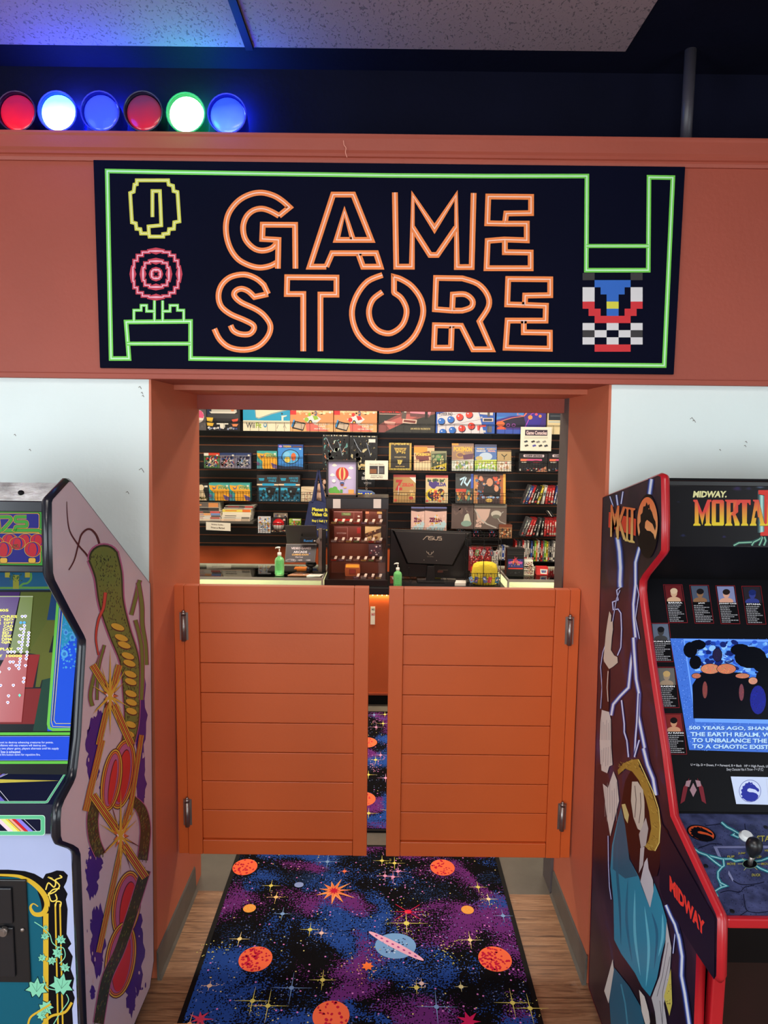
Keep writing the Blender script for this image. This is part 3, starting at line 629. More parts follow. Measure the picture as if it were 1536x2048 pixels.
a.scatter(60, [(20, 90, 40), (15, 60, 30)], S(170, 0)[0], S(0, 815)[1], S(350, 0)[0], S(0, 905)[1], 1.2)
a.build('marquee_print', M['back'], mq)
# glass with artwork
gy1, gz1, gy0, gz0 = 1.862, 1.64, 1.716, 1.104
gn = Vector((0, -(gz1-gz0), (gy1-gy0))).normalized()
gp = Vector((0, gy1, gz1))
bez = MB().prism([(xo, gy1, gz1), (xo, gy0, gz0), (xo, gy0+.02, gz0), (xo, gy1+.02, gz1)], (xi-xo, 0, 0)).build('bezel', M['blackm'], acab)
def lclip(x, y):
    q = onP(gp, gn, x, y); q.x = max(xo+.001, min(xi-.001, q.x)); return q
a = Art(lclip, gn, eps=1.5e-5)
a.rect(-150, 1145, 185, 1180, (20, 78, 110)); a.rect(-150, 1174, 185, 1178, (84, 128, 50)); a.rect(-150, 1150, 20, 1172, (24, 70, 110))
a.line(smooth([(62, 1146), (62, 1158), (55, 1166), (46, 1168), (44, 1175), (100, 1175)]), 4, (80, 130, 55)); a.rect(26, 1150, 38, 1178, (130, 130, 40)); a.rect(10, 1145, 20, 1155, (150, 140, 50)); a.rect(50, 1145, 60, 1155, (150, 140, 50))
a.scatter(50, [(30, 60, 30), (60, 90, 40)], 15, 1145, 52, 1165, 2)
a.rect(-150, 1180, 185, 1462, (10, 13, 20))
a.poly([(42, 1184), (104, 1184), (95, 1240), (160, 1240), (60, 1300), (58, 1308), (20, 1306)], (74, 82, 22))
a.poly([(-100, 1184), (40, 1184), (12, 1320), (-100, 1320)], (58, 22, 90))
a.poly([(95, 1242), (114, 1242), (80, 1374), (71, 1374), (80, 1310), (58, 1306)], (80, 84, 24))
a.poly([(104, 1184), (120, 1184), (112, 1240), (94, 1240)], (8, 50, 96))
a.poly([(13, 1309), (80, 1309), (66, 1375), (3, 1375)], (126, 24, 26)); a.poly([(-10, 1377), (83, 1377), (69, 1448), (-20, 1448)], (112, 22, 24))
a.poly([(86, 1358), (104, 1356), (95, 1462), (66, 1462)], (14, 52, 40))
a.poly([(84, 1305), (112, 1305), (104, 1355), (84, 1360), (74, 1373)], (82, 86, 26))
# right blue column
a.poly([(118, 1195), (180, 1195), (180, 1462), (95, 1462), (95, 1455)], (12, 70, 200))
a.poly([(125, 1210), (160, 1240), (160, 1262), (122, 1300)], (26, 130, 170))
a.scatter(90, [(70, 150, 200), (60, 130, 190)], 120, 1240, 158, 1340, 3.2)
for q in ((132, 1265, 5, 6), (145, 1275, 6, 7), (129, 1308, 7, 8)): a.ell(*q, (70, 150, 205)); a.ell(q[0], q[1], q[2]*.5, q[3]*.5, (40, 100, 180))
for q in ((110, 1455, 121, 1205), (104, 1459, 117, 1200)): pass
a.line([(117, 1195), (97, 1448), (99, 1456), (106, 1459), (160, 1459)], 6, (96, 176, 66)); a.line([(122, 1195), (103, 1444), (106, 1453), (160, 1454)], 1.3, (190, 180, 90)); a.line([(127, 1205), (108, 1440), (112, 1447), (160, 1447)], 1.2, (190, 180, 90)); a.line([(124.5, 1195), (105.5, 1442)], 1.6, (20, 30, 80))
a.rect(-150, 1465, 185, 1470.5, (88, 176, 60)); a.rect(-150, 1472.5, 185, 1473.5, (130, 160, 220)); a.rect(-150, 1474, 185, 1520, (14, 66, 200)); a.rect(-150, 1520, 185, 1521, (120, 150, 220)); a.rect(-150, 1522.5, 185, 1528, (88, 176, 60)); a.rect(-150, 1528, 185, 1560, (12, 14, 16))
for st, y, x0_, x1_ in (('shoot to destroy advancing creatures for points.', 1485, -4, 107), ('collisions with any creature will destroy you.', 1491, -3, 93), ('in a two player game, players alternate until his supply', 1497.2, -6, 118), ('of lives is exhausted.', 1503.3, -4, 42), ('hold fire button down for repetitive fire.', 1509.6, -6, 81)):
    a.text(st, x0_, y-2.6, x1_, y+2.8, (200, 215, 235), .008)
a.build('bezel_artwork', M['gloss'], bez)
a = Art(lclip, gn, eps=1.5e-5, base=.0022)   # what glows on the tube
a.poly([(42, 1193), (67, 1193), (57, 1305), (20, 1305)], (96, 112, 44)); a.poly([(-100, 1193), (40, 1193), (12, 1320), (-100, 1320)], (70, 34, 104)); a.rect(-100, 1192, 67, 1194, (150, 160, 120))
a.poly([(14, 1309), (57, 1309), (44, 1444), (-60, 1444), (3, 1330)], (160, 64, 68))
for st, x0_, x1_, y in (('405', -2, 18, 1220.5), ('SCORES', -14, 35.5, 1233), ('EJD', 9, 28, 1239.5), ('DFT', 8.5, 27.5, 1246), ('CAD', 8, 27, 1252.5), ('DCB', 7, 26, 1259), ('ED', 6, 19, 1265.5), ('DEW', 5, 24, 1272), ('DFM', 4.5, 24, 1278.5), ('GJR', 3.5, 23, 1285), ('PLAY', 1.5, 27, 1298), ('10000', 13, 45, 1311.5), ('Y', -1, 6, 1311.5), ('5', -3, 3, 1239.5), ('2', -3, 3, 1246)):
    a.text(st, x0_, y-2.6, x1_, y+2.8, (244, 236, 70), .03)
rr_ = random.Random(3)
mush = [(310, 358), (352, 355), (340, 485), (290, 530), (335, 532), (330, 575), (275, 618), (322, 618), (316, 662), (268, 708), (312, 708), (306, 752), (258, 798), (300, 798), (118, 842), (162, 842), (206, 842), (295, 842), (285, 935), (148, 978), (190, 978), (278, 978), (230, 1025), (272, 1022), (135, 1070), (267, 1068), (358, 1028), (368, 935), (375, 890), (380, 845), (338, 1200), (330, 1250), (193, 1296), (20, 1298), (128, 1440), (118, 1530), (5, 1115), (405, 580), (400, 620), (398, 664), (394, 708), (388, 752)]
for x, y in mush:
    X_, Y_ = x/6.825, 1180+y/6.825; a.ell(X_, Y_, 3.4, 2.5, (250, 245, 255), 10); a.rect(X_-1.4, Y_+1, X_+1.4, Y_+3.6, (250, 245, 255)); a.ell(X_, Y_+.2, 1.7, 1.2, (60, 40, 190), 8)
for x, y in ((295, 445), (343, 445)): X_, Y_ = x/6.825, 1180+y/6.825; a.ell(X_, Y_, 3, 2.6, (60, 160, 250), 10)
a.poly([(38, 1390), (41, 1387), (44, 1390), (41, 1394)], (90, 225, 190))
a.build('lit_screen', M['screen'], bez)
# control panel (sloping top, front lip)
cy0, cz0 = lp[14][0]+.012, lp[14][1]+.006; cy1, cz1 = lp[17][0]+.012, lp[17][1]+.002
b = MB(); b.prism([(xo, gy0+.01, cz0+.012), (xo, cy0, cz0), (xo, cy1, cz1), (xo, cy1, lp[20][1]+.01), (xo, 1.75, lp[20][1]+.01), (xo, 1.75, cz0)], (xi-xo, 0, 0))
cp = b.build('control_panel', mat('dark_navy_metal', (14, 20, 48), .35), acab)
cn = Vector((0, -(cz0-cz1), (cy0-cy1))).normalized()
if cn.z < 0: cn = -cn
def kclip(x, y):
    q = onP((0, cy0, cz0), cn, x, y); q.x = max(xo+.001, min(xi-.001, q.x)); return q
a = Art(kclip, cn, eps=1.5e-5)
T = lambda x, y: (x/7.3125, 1460+y/7.3125)
def tp(p): return [T(*q) for q in p]
MT, MT2 = (92, 182, 136), (190, 226, 206)
for wd, c in ((4.6, MT2), (3.4, MT)): a.line(tp([(-800, 585), (990, 585), (690, 1050), (660, 1058), (-800, 1058)]), wd, c)
a.poly(tp([(-800, 722), (0, 722), (870, 742), (0, 775), (-800, 778)]), (206, 190, 80))
a.poly(tp([(-60, 640), (50, 605), (85, 605), (-20, 660)]), (200, 34, 44)); a.poly(tp([(-20, 680), (100, 605), (150, 605), (0, 690)]), (130, 120, 210)); a.line(tp([(0, 692), (195, 605)]), .8, (220, 220, 230)); a.line(tp([(0, 890), (125, 1040)]), 1, (220, 220, 230)); a.poly(tp([(-60, 900), (70, 1040), (-60, 1040)]), (110, 100, 200))
a.build('panel_artwork', M['gloss'], cp)
a = Art(lambda x, y: onY(cy1, x, y), (0, -1, 0), eps=1.5e-5)
for d_, c in ((0, MT2), (1, MT), ):
    a.rrect(-150, 1630+d_, 90.5-d_, 1671-d_, 6, c)
a.rrect(-150, 1637.5, 82, 1663, 3, MT2); a.rrect(-150, 1638.2, 81.5, 1662, 3, (16, 20, 44))
for x0_, x1_, c in ((-70, 10, (226, 200, 215)), (18, 60, (12, 14, 30)), (5, 75, (214, 222, 140)), (75, 115, (222, 190, 70)), (125, 170, (226, 160, 140)), (175, 225, (196, 34, 42)), (228, 300, (130, 120, 215)), (345, 352, (220, 220, 235))):
    dx = 190
    q = [(x0_, 1300), (x1_, 1300), (x1_+dx, 1482), (x0_+dx, 1482)]
    a.poly(tp(q), c)
a.build('lip_artwork', M['gloss'], cp)
MB().box((xo, lp[20][0]+.045, lp[20][1]-.012), (xi, lp[20][0]+.06, lp[20][1]+.01)).build('metal_strip', cm((150, 155, 170), .4), acab)
# lower front with printed vines and coin door
yf = lp[-4][0]+.022
fp = MB().box((xo, yf, .09), (xi, yf+.02, lp[20][1])).build('front_panel', mat('pale_blue_laminate', (176, 186, 224), .4, noise=.02), acab)
a = artY(yf, eps=1.5e-5)
V = lambda x, y: (x/3.606, 1480+y/3.606)
def vp(p): return [V(*q) for q in p]
a.poly(vp([(-400, 935), (60, 935), (180, 945), (250, 965), (310, 1000), (330, 965), (370, 955), (410, 940), (460, 945), (490, 975), (480, 1020), (460, 1060), (488, 1110), (475, 1150), (488, 1220), (480, 1400), (515, 1470), (490, 1500), (525, 1560), (510, 1650), (535, 1720), (520, 1800), (540, 1860), (520, 1940), (530, 2100), (-400, 2100)]), (12, 12, 18))
a.poly(vp([(-400, 985), (180, 990), (260, 1060), (290, 1150), (300, 1200), (310, 1400), (330, 2100), (-400, 2100)]), (22, 88, 108))
GD, GD2, LF = (206, 168, 50), (232, 204, 90), (130, 204, 170)
a.line(vp(smooth([(-400, 970), (60, 975), (180, 1000), (260, 1050), (320, 1120), (340, 1190), (310, 1250), (250, 1255), (220, 1210), (240, 1180), (275, 1200)])), lambda t: 2+9*math.sin(math.pi*min(1, t*1.1)), GD)
a.rect(V(312, 0)[0], V(0, 1250)[1], V(350, 0)[0], V(0, 2200)[1], GD); a.rect(V(350, 0)[0], V(0, 1200)[1], V(356, 0)[0], V(0, 2200)[1], (12, 12, 18))
for x in (404, 438): a.line(vp([(x-5, 1180), (x, 1400), (x+18, 2200)]), 3.2, GD)
for pts in ([(330, 1080), (350, 1030), (390, 1060), (400, 1020), (350, 990), (380, 1000)], [(360, 1110), (400, 1090), (430, 1050), (400, 1010), (445, 990), (430, 975)], [(350, 1100), (370, 1160), (410, 1150), (400, 1110)], [(400, 1200), (410, 1165), (440, 1170), (435, 1205)], [(345, 1120), (380, 1080), (430, 1070)]):
    a.line(vp(smooth(pts)), 2.6, GD2)
def leaf(x, y, s, rot=0):
    X_, Y_ = V(x, y); shp = [(0, -1), (.25, -.45), (.75, -.6), (.62, -.1), (1, .25), (.5, .35), (.3, .8), (0, .5), (-.3, .8), (-.5, .35), (-1, .25), (-.62, -.1), (-.75, -.6), (-.25, -.45)]
    c, q = math.cos(rot), math.sin(rot); P_ = [(X_+s*(a_*c-b_*q), Y_+s*(a_*q+b_*c)) for a_, b_ in shp]
    a.poly([(X_+1.13*(u-X_), Y_+1.13*(v-Y_)) for u, v in P_], (10, 20, 25)); a.poly(P_, LF)
    for k in (-.9, 0, .9): a.line([(X_, Y_+s*.3*c), (X_+s*.6*math.sin(k+rot), Y_-s*.6*math.cos(k+rot))], .6, (30, 70, 60))
for q in ((330, 1350, 5, .3), (325, 1415, 9, -.2), (440, 1440, 11, .4), (415, 1535, 12, .9), (305, 1570, 9, -.5), (375, 1590, 10, 2.8), (470, 1640, 11, .5), (265, 1790, 22, .1), (445, 1765, 24, .2), (330, 1930, 17, 2.4), (300, 1980, 12, 1.2)): leaf(*q)
for pts in ([(250, 1310), (310, 1350), (360, 1400), (380, 1460), (430, 1500)], [(430, 1610), (470, 1560), (460, 1500), (420, 1490)], [(310, 1700), (340, 1780), (400, 1800)], [(480, 1830), (495, 1880), (440, 1960), (380, 2060)]):
    a.line(vp(smooth(pts)), 1.8, LF)
a.line(vp(smooth([(200, 2080), (220, 2000), (290, 1950), (370, 1900)])), 4, GD); a.line(vp(smooth([(300, 2060), (370, 1990), (470, 1960), (520, 1890)])), 5, GD)
a.build('front_artwork', M['gloss'], fp)
cdx = onY(yf, 56, 1800).x; cz1_ = onY(yf, 30, 1757).z; cz0_ = onY(yf, 30, 1962).z
b = MB(); b.box((-1.25, yf-.006, cz0_), (cdx, yf, cz1_)); cd = b.build('coin_door', M['blackp'], acab, bevel=.003)
b = MB(); ix = onY(yf, 28, 1800).x; b.box((-1.22, yf-.012, cz0_+.02), (ix, yf-.006, cz1_-.13)); b.box((-1.22, yf-.012, cz1_-.12), (ix, yf-.006, cz1_-.02)); b.build('door_plate', mat('black_powdercoat', (26, 26, 30), .3), cd, bevel=.005)
q = onY(yf-.012, 9, 1861); MB().cyl((q.x, yf-.022, q.z), (q.x, yf-.01, q.z), .011, n=18).cyl((q.x, yf-.024, q.z), (q.x, yf-.02, q.z), .007, n=12).build('lock', M['steel'], cd)
q = onY(yf-.01, 44, 1861); MB().ell((q.x, yf-.008, q.z), .006, .004, .006).build('bolt', M['steel'], cd)
for yy in (1.72, 2.12):
    for xx in (XA-.04, XA2+.04): MB().cyl((xx, yy, .0), (xx, yy, .09), .018, n=12).build('foot', M['blackp'], acab)
# side artwork: plain shapes in the same colours
a = Art(lambda x, y: onX(XA, x, y), (1, 0, 0), eps=8e-6)
BRN, GRN, DG, PUR, OR, YL, MG = (84, 36, 44), (108, 122, 62), (52, 60, 44), (64, 38, 128), (214, 108, 62), (216, 172, 66), (176, 92, 138)
rq = random.Random(11)
def blob(cx, cy, rx, ry, c, n=40, j=.35):
    ph = [rq.uniform(0, 6.28) for _ in range(5)]
    a.poly([(cx+rx*math.cos(t)*(1+j*(.5*math.sin(7*t+ph[0])+.4*math.sin(13*t+ph[1])+.3*math.sin(19*t+ph[2]))), cy+ry*math.sin(t)*(1+j*(.3*math.sin(5*t+ph[3])+.3*math.sin(11*t+ph[4])))) for t in [6.2832*k/n for k in range(n)]], c)
for cx, cy, rx, ry in ((186, 1500, 14, 62), (184, 1750, 12, 48), (280, 1430, 12, 100), (282, 1560, 9, 60), (195, 1880, 14, 70), (272, 1900, 15, 90), (185, 1985, 5, 14), (200, 1450, 10, 30), (262, 1990, 10, 40), (250, 1820, 20, 60), (190, 1720, 14, 40)): blob(cx, cy, rx, ry, PUR)
for _ in range(60): x = rq.choice([rq.uniform(172, 200), rq.uniform(270, 293)]); a.ell(x, rq.uniform(1450, 2000), rq.uniform(.6, 2), rq.uniform(2, 6), PUR if rq.random() < .6 else (205, 175, 182), 8)
a.line(smooth([(133, 1003), (134, 1030), (139, 1062), (156, 1090), (173, 1110), (187, 1135)]), lambda t: 1.2+3.2*t, BRN); a.line(smooth([(137, 1140), (148, 1120), (156, 1090), (163, 1068), (178, 1058), (193, 1072), (202, 1105)]), lambda t: 2.4+2.2*t, BRN)
spine = smooth([(205, 1112), (216, 1150), (222, 1205), (238, 1262), (258, 1320), (262, 1380), (262, 1450), (246, 1520)], 8)
def band(sp_, wf, c, off=0): a.line([(x+off, y) for x, y in sp_], wf, c)
for e_, c in ((4, MG), (1, DG), (-3, GRN)):
    band(spine, lambda t: (60+2*e_)*(1-t*.62), c); a.ell(207, 1116, 29+e_, 26+e_, c, 24)
a.hold = True
for _ in range(520):
    t = rq.randrange(len(spine)); x, y = spine[t]; ww = 24*(1-t/len(spine)*.5); u = rq.uniform(-ww, ww); a.ell(x+u, y+rq.uniform(-6, 6), rq.uniform(.5, 1.1), rq.uniform(1.2, 3.2), DG, 5, rq.uniform(-.4, .4))
a.hold = False; a.h += 1e-5
for k in range(13):   # yellow bands on the inner side
    i = int(len(spine)*(.42+.043*k)); x, y = spine[min(i, len(spine)-1)]
    a.ell(x-1, y, 15-k*.3, 7.5, BRN, 16, .35); a.ell(x-1, y-1, 14-k*.3, 6, YL, 16, .35)
for pts, w_ in (([(262, 1230), (272, 1190), (279, 1160)], 8), ([(276, 1165), (283, 1210), (284, 1250), (290, 1290), (292, 1330)], 9), ([(270, 1240), (282, 1290), (284, 1350), (282, 1400)], 8), ([(205, 1300), (188, 1350), (180, 1390), (184, 1412)], 8), ([(208, 1290), (196, 1340), (193, 1400)], 6)):
    q = smooth(pts); a.line(q, w_+2, MG); a.line(q, w_, BRN); a.line(q, w_-1.6, GRN)
a.line(smooth([(210, 1185), (206, 1215), (196, 1240), (191, 1275), (196, 1310)]), lambda t: 7*(1-.6*t)+1, BRN); a.line(smooth([(210, 1185), (206, 1215), (196, 1240), (191, 1275), (196, 1310)]), lambda t: 6*(1-.6*t), (204, 74, 66))
# lower swirls
for cx, cy, rx, ry in ((243, 1548, 20, 64), (252, 1810, 22, 62), (240, 1920, 24, 70), (222, 1560, 14, 56)):
    a.ell(cx, cy, rx+7, ry+8, BRN, 30, .15); a.ell(cx, cy, rx+5.5, ry+6, YL, 30, .15); a.ell(cx, cy, rx+3, ry+3, BRN, 30, .15); a.ell(cx, cy, rx+1.6, ry+1.5, OR, 30, .15); a.ell(cx, cy, rx-1, ry-2, BRN, 30, .15); a.ell(cx, cy, rx-2, ry-3, MG, 30, .15); a.ell(cx+2, cy+4, rx-7, ry-10, BRN, 30, .15); a.ell(cx+2.5, cy+5, rx-8, ry-11, (206, 50, 54), 30, .15)
for pts, w_ in (([(262, 1600), (282, 1620), (290, 1660), (284, 1720)], 20), ([(190, 1600), (184, 1640), (188, 1680), (200, 1710)], 22), ([(290, 1740), (262, 1830), (238, 1900), (212, 1960), (196, 2047)], 20)):
    q = smooth(pts, 10); a.line(q, w_+3, MG); a.line(q, w_, DG)
    a.hold = True
    for _ in range(160): x, y = rq.choice(q); a.ell(x+rq.uniform(-w_/2.2, w_/2.2), y+rq.uniform(-6, 6), .7, rq.uniform(1.5, 4), rq.choice([GRN, (120, 100, 60), BRN]), 5, .3)
    a.hold = False; a.h += 1e-5
def beam(x0_, y0_, x1_, y1_, w_, n=5):
    dx, dy = x1_-x0_, y1_-y0_; l = math.hypot(dx, dy); nx, ny = -dy/l, dx/l
    a.line([(x0_, y0_), (x1_, y1_)], w_, BRN)
    for k in range(n):
        o_ = (k-(n-1)/2)*w_/n; a.line([(x0_+nx*o_, y0_+ny*o_), (x1_+nx*o_, y1_+ny*o_)], w_/n*.62, OR if k % 2 else YL)
beam(184, 1330, 215, 1380, 15); beam(238, 1330, 222, 1385, 13); beam(262, 1490, 226, 1410, 16); beam(196, 1490, 216, 1405, 12); beam(203, 1480, 170, 1622, 13, 6); beam(282, 1470, 258, 1630, 10, 4)
beam(184, 1590, 236, 1665, 17); beam(290, 1755, 246, 1690, 18); beam(240, 1700, 196, 1905, 11, 5); beam(262, 1600, 245, 1660, 9, 4)
for cx, cy, s in ((219, 1392, 1), (240, 1672, 1)):
    a.star(cx, cy, 8, 62, 7, BRN, .3, .62, 1.12, .3); a.star(cx, cy, 8, 58, 6, YL, .3, .6, 1.1, .3); a.star(cx, cy, 11, 27, 13, BRN, 0, .6, 1.1, .2); a.star(cx, cy, 11, 24, 12, OR, 0, .6, 1.1, .2); a.star(cx, cy, 12, 15, 10, (235, 215, 225), .2, .55, 1.2, .2)
    for an, L_ in ((-1.57, 95), (1.57, 80), (2.5, 62), (-.9, 70), (-2.3, 50), (.7, 45)):
        x1_, y1_ = cx+L_*.72*math.cos(an), cy+L_*math.sin(an); nx = 3.2
        a.poly([(cx-nx*math.sin(an), cy+nx*math.cos(an)), (x1_, y1_), (cx+nx*math.sin(an), cy-nx*math.cos(an))], YL)
a.build('side_artwork', M['gloss'], acab.children[0])
# ================================================================ ARCADE CABINET, right
XM, XM2 = .72, 1.43
rp_ = yz(XM, [(1206, 995.4), (1316, 951), (1322, 953), (1323, 960), (1324, 1040), (1323, 1100), (1319, 1108), (1286, 1150), (1280, 1162), (1279, 1180), (1282, 1210), (1299, 1333), (1325, 1505), (1341.6, 1632), (1433, 1828), (1436, 1840), (1434, 1952), (1430, 1958), (1394, 1904), (1389, 2048)])
rp_ += [(rp_[-1][0]+.01, .07), (2.18, .07), (2.24, .075), (2.245, .1)]
mkc = empty('arcade_cabinet', (1.08, 1.9, 0), label='arcade machine on the right with red trim, MKII side art and MORTAL marquee', cat='arcade machine', group='arcade machines')
def skym():
    m = bpy.data.materials.new('stormy_side_laminate'); m.use_nodes = True; nt = m.node_tree; N = nt.nodes.new; L = nt.links.new; b = nt.nodes['Principled BSDF']
    tc = N('ShaderNodeTexCoord'); n = N('ShaderNodeTexNoise'); n.inputs['Scale'].default_value = 5; n.inputs['Detail'].default_value = 5; n.inputs['Distortion'].default_value = .7; L(tc.outputs['Object'], n.inputs['Vector'])
    r = N('ShaderNodeValToRGB'); e = r.color_ramp.elements; e[0].position = .25; e[0].color = lin((14, 12, 24)); e[1].position = .8; e[1].color = lin((66, 74, 120))
    x = e.new(.45); x.color = lin((28, 20, 40)); x = e.new(.58); x.color = lin((52, 30, 44)); x = e.new(.68); x.color = lin((36, 40, 78)); L(n.outputs['Fac'], r.inputs[0])
    L(r.outputs[0], b.inputs['Base Color']); b.inputs['Roughness'].default_value = .32; b.inputs['Specular IOR Level'].default_value = .3; return m
M['storm'] = skym()
mside = side_panel(mkc, XM, .02, rp_, M['storm'], M['redmould'], .008)
side_panel(mkc, XM2, -.02, rp_, M['storm'], M['redmould'], .008)
xi, xo = XM+.021, XM2-.021
b = MB(); b.prism([(xi, rp_[0][0], rp_[0][1]-.006), (xi, rp_[1][0], rp_[1][1]-.006), (xi, rp_[1][0], rp_[1][1]-.02), (xi, rp_[0][0], rp_[0][1]-.02)], (xo-xi, 0, 0)); b.box((xi, 2.22, .1), (xo, 2.24, 1.74)); b.box((xi, 1.56, .08), (xo, 1.58, .93)); b.build('body', M['blackm'], mkc)
ym = rp_[3][0]+.02
mt, mb_ = onY(ym, 1430, 972).z, onY(ym, 1430, 1093).z
MB().box((xi, ym-.008, mt), (xo, ym+.02, rp_[1][1]-.012)).build('marquee_retainer', M['blackp'], mkc, bevel=.002)
mq = MB().box((xi, ym, mb_), (xo, ym+.02, mt)).build('marquee', cm((22, 22, 28)), mkc)
# speaker panel and bezel
bn_y1, bn_z1 = rp_[8][0]+.035, rp_[8][1]; bn_y0, bn_z0 = rp_[13][0]+.04, rp_[13][1]-.01
MB().prism([(xi, ym, mb_), (xi, bn_y1, bn_z1), (xi, bn_y1+.02, bn_z1), (xi, ym+.02, mb_)], (xo-xi, 0, 0)).build('speaker_panel', M['blackm'], mkc)
bez = MB().prism([(xi, bn_y1, bn_z1), (xi, bn_y0, bn_z0), (xi, bn_y0+.02, bn_z0), (xi, bn_y1+.02, bn_z1)], (xo-xi, 0, 0)).build('bezel', cm((14, 14, 18), .35, spec=.12), mkc)
bn = Vector((0, -(bn_z1-bn_z0), (bn_y1-bn_y0))).normalized(); bp0 = (0, bn_y1, bn_z1)
a = artY(ym, eps=1.5e-5)
Q = lambda x, y: (1330+x/7.456, 950+y/7.456)
def qp(p): return [Q(*z) for z in p]
a.rect(1335, 972, 1640, 1093, (24, 22, 26))
for x, y, r_, c in ((1080, 200, 70, (60, 44, 100)), (1250, 200, 50, (50, 44, 84)), (1420, 170, 60, (110, 130, 170)), (270, 900, 45, (40, 44, 90)), (880, 920, 35, (54, 50, 110)), (200, 400, 30, (40, 44, 70)), (690, 700, 30, (50, 40, 90))):
    X_, Y_ = Q(x, y)
    for k in (1, .7, .45): blob_pts = [(X_+r_/7*k*math.cos(t)*(1+.3*math.sin(3*t+x)), Y_+r_/12*k*math.sin(t)) for t in [6.283*i/18 for i in range(18)]]; a.poly(blob_pts, tuple(int(24+(v-24)*(1.2-k)) for v in c))
for wd, c in ((16, (60, 86, 90)), (10, (110, 150, 150)), (5, (180, 230, 220))): a.line(qp([(1440, 240), (1440, 860)]), wd, c)
# emblem of big red strokes
RR = (226, 62, 52)
for off, c in ((1.2, (60, 12, 16)), (0, RR)):
    a.poly([(x+off, y+off) for x, y in qp([(1390, 225), (1900, 225), (1900, 290), (1600, 300), (1600, 840), (1900, 850), (1900, 905), (1420, 905), (1420, 855), (1480, 845), (1480, 300), (1390, 285)])], c)
def grad(x, y):
    t = min(1, max(0, (y-1000)/51)); 
    if t < .5: return (228, 80-10*t, 70)
    k = (t-.5)*2; return (228+15*k, 75+150*k, 66-10*k)
LT = {'M': [[(0, 0), (.22, 0), (.5, .5), (.78, 0), (1, 0), (1, .06), (.92, .1), (.9, .9), (1, .97), (1, 1), (.62, 1), (.62, .96), (.7, .9), (.68, .45), (.5, .98), (.3, .45), (.3, .9), (.4, .96), (.4, 1), (0, 1), (0, .96), (.08, .9), (.08, .1), (0, .06)]],
      'R': [[(0, 0), (.85, 0), (.9, .05), (.9, .48), (.72, .56), (1, .9), (1, 1), (.66, 1), (.66, .94), (.52, .6), (.42, .6), (.42, .9), (.5, .96), (.5, 1), (0, 1), (0, .96), (.1, .9), (.1, .08), (0, .05)]],
      'T': [[(0, 0), (1, 0), (1, .2), (.9, .2), (.82, .12), (.72, .12), (.7, .9), (.8, .96), (.8, 1), (.25, 1), (.25, .96), (.34, .9), (.32, .12), (.2, .12), (.1, .2), (0, .2)]],
      'A': [[(.2, 0), (.56, 0), (.9, .9), (1, .96), (1, 1), (.62, 1), (.62, .96), (.66, .9), (.58, .68), (.42, .68), (.36, .9), (.42, .96), (.42, 1), (0, 1), (0, .96), (.08, .9), (.3, .08), (.2, .05)]],
      'L': [[(0, 0), (.5, 0), (.5, .05), (.42, .1), (.42, .88), (.8, .88), (.9, .75), (1, .75), (1, 1), (0, 1), (0, .96), (.1, .9), (.1, .1), (0, .05)]]}
for ch, x0_, x1_ in (('M', 420, 690), ('O', 695, 878), ('R', 895, 1110), ('T', 1085, 1275), ('A', 1262, 1500), ('L', 1500, 1680)):
    for off, c in ((1, (20, 10, 10)), (0, grad)):
        o_ = off*5
        if ch == 'O':
            a.poly(qp([(x0_+o_, 390), (x0_+20+o_, 370), (x1_-20+o_, 370), (x1_+o_, 390), (x1_+o_, 740), (x1_-15+o_, 755+o_), (x0_+15+o_, 755+o_), (x0_+o_, 740)]), c)
            if not off: a.poly(qp([(757, 425), (812, 425), (812, 705), (757, 705)]), (24, 22, 26))
        else:
            for P_ in LT[ch]: a.poly([(Q(x0_+(x1_-x0_)*u+o_, 0)[0], Q(0, 368+387*v+o_)[1]) for u, v in P_], c)
            if ch == 'R' and not off: a.poly(qp([(975, 415), (1015, 415), (1015, 545), (975, 560)]), (24, 22, 26))
a.poly(qp([(1350, 540), (1330, 640), (1385, 640), (1370, 530)]), (24, 22, 26))
a.text('MIDWAY.', *Q(412, 238), *Q(915, 336), (236, 232, 170), .045, skew=.03)
for pts in ([(1020, 1052), (1100, 1010), (1300, 1000), (1400, 960), (1450, 920)], [(1290, 1052), (1320, 1000), (1400, 960)], [(1400, 1052), (1430, 990), (1450, 930)], [(1470, 1052), (1500, 980), (1480, 920)]):
    for wd, c in ((6, (50, 84, 84)), (3, (90, 150, 130)), (1, (180, 240, 200))): a.line(qp(pts), wd, c)
a.build('marquee_print', M['back'], mq)
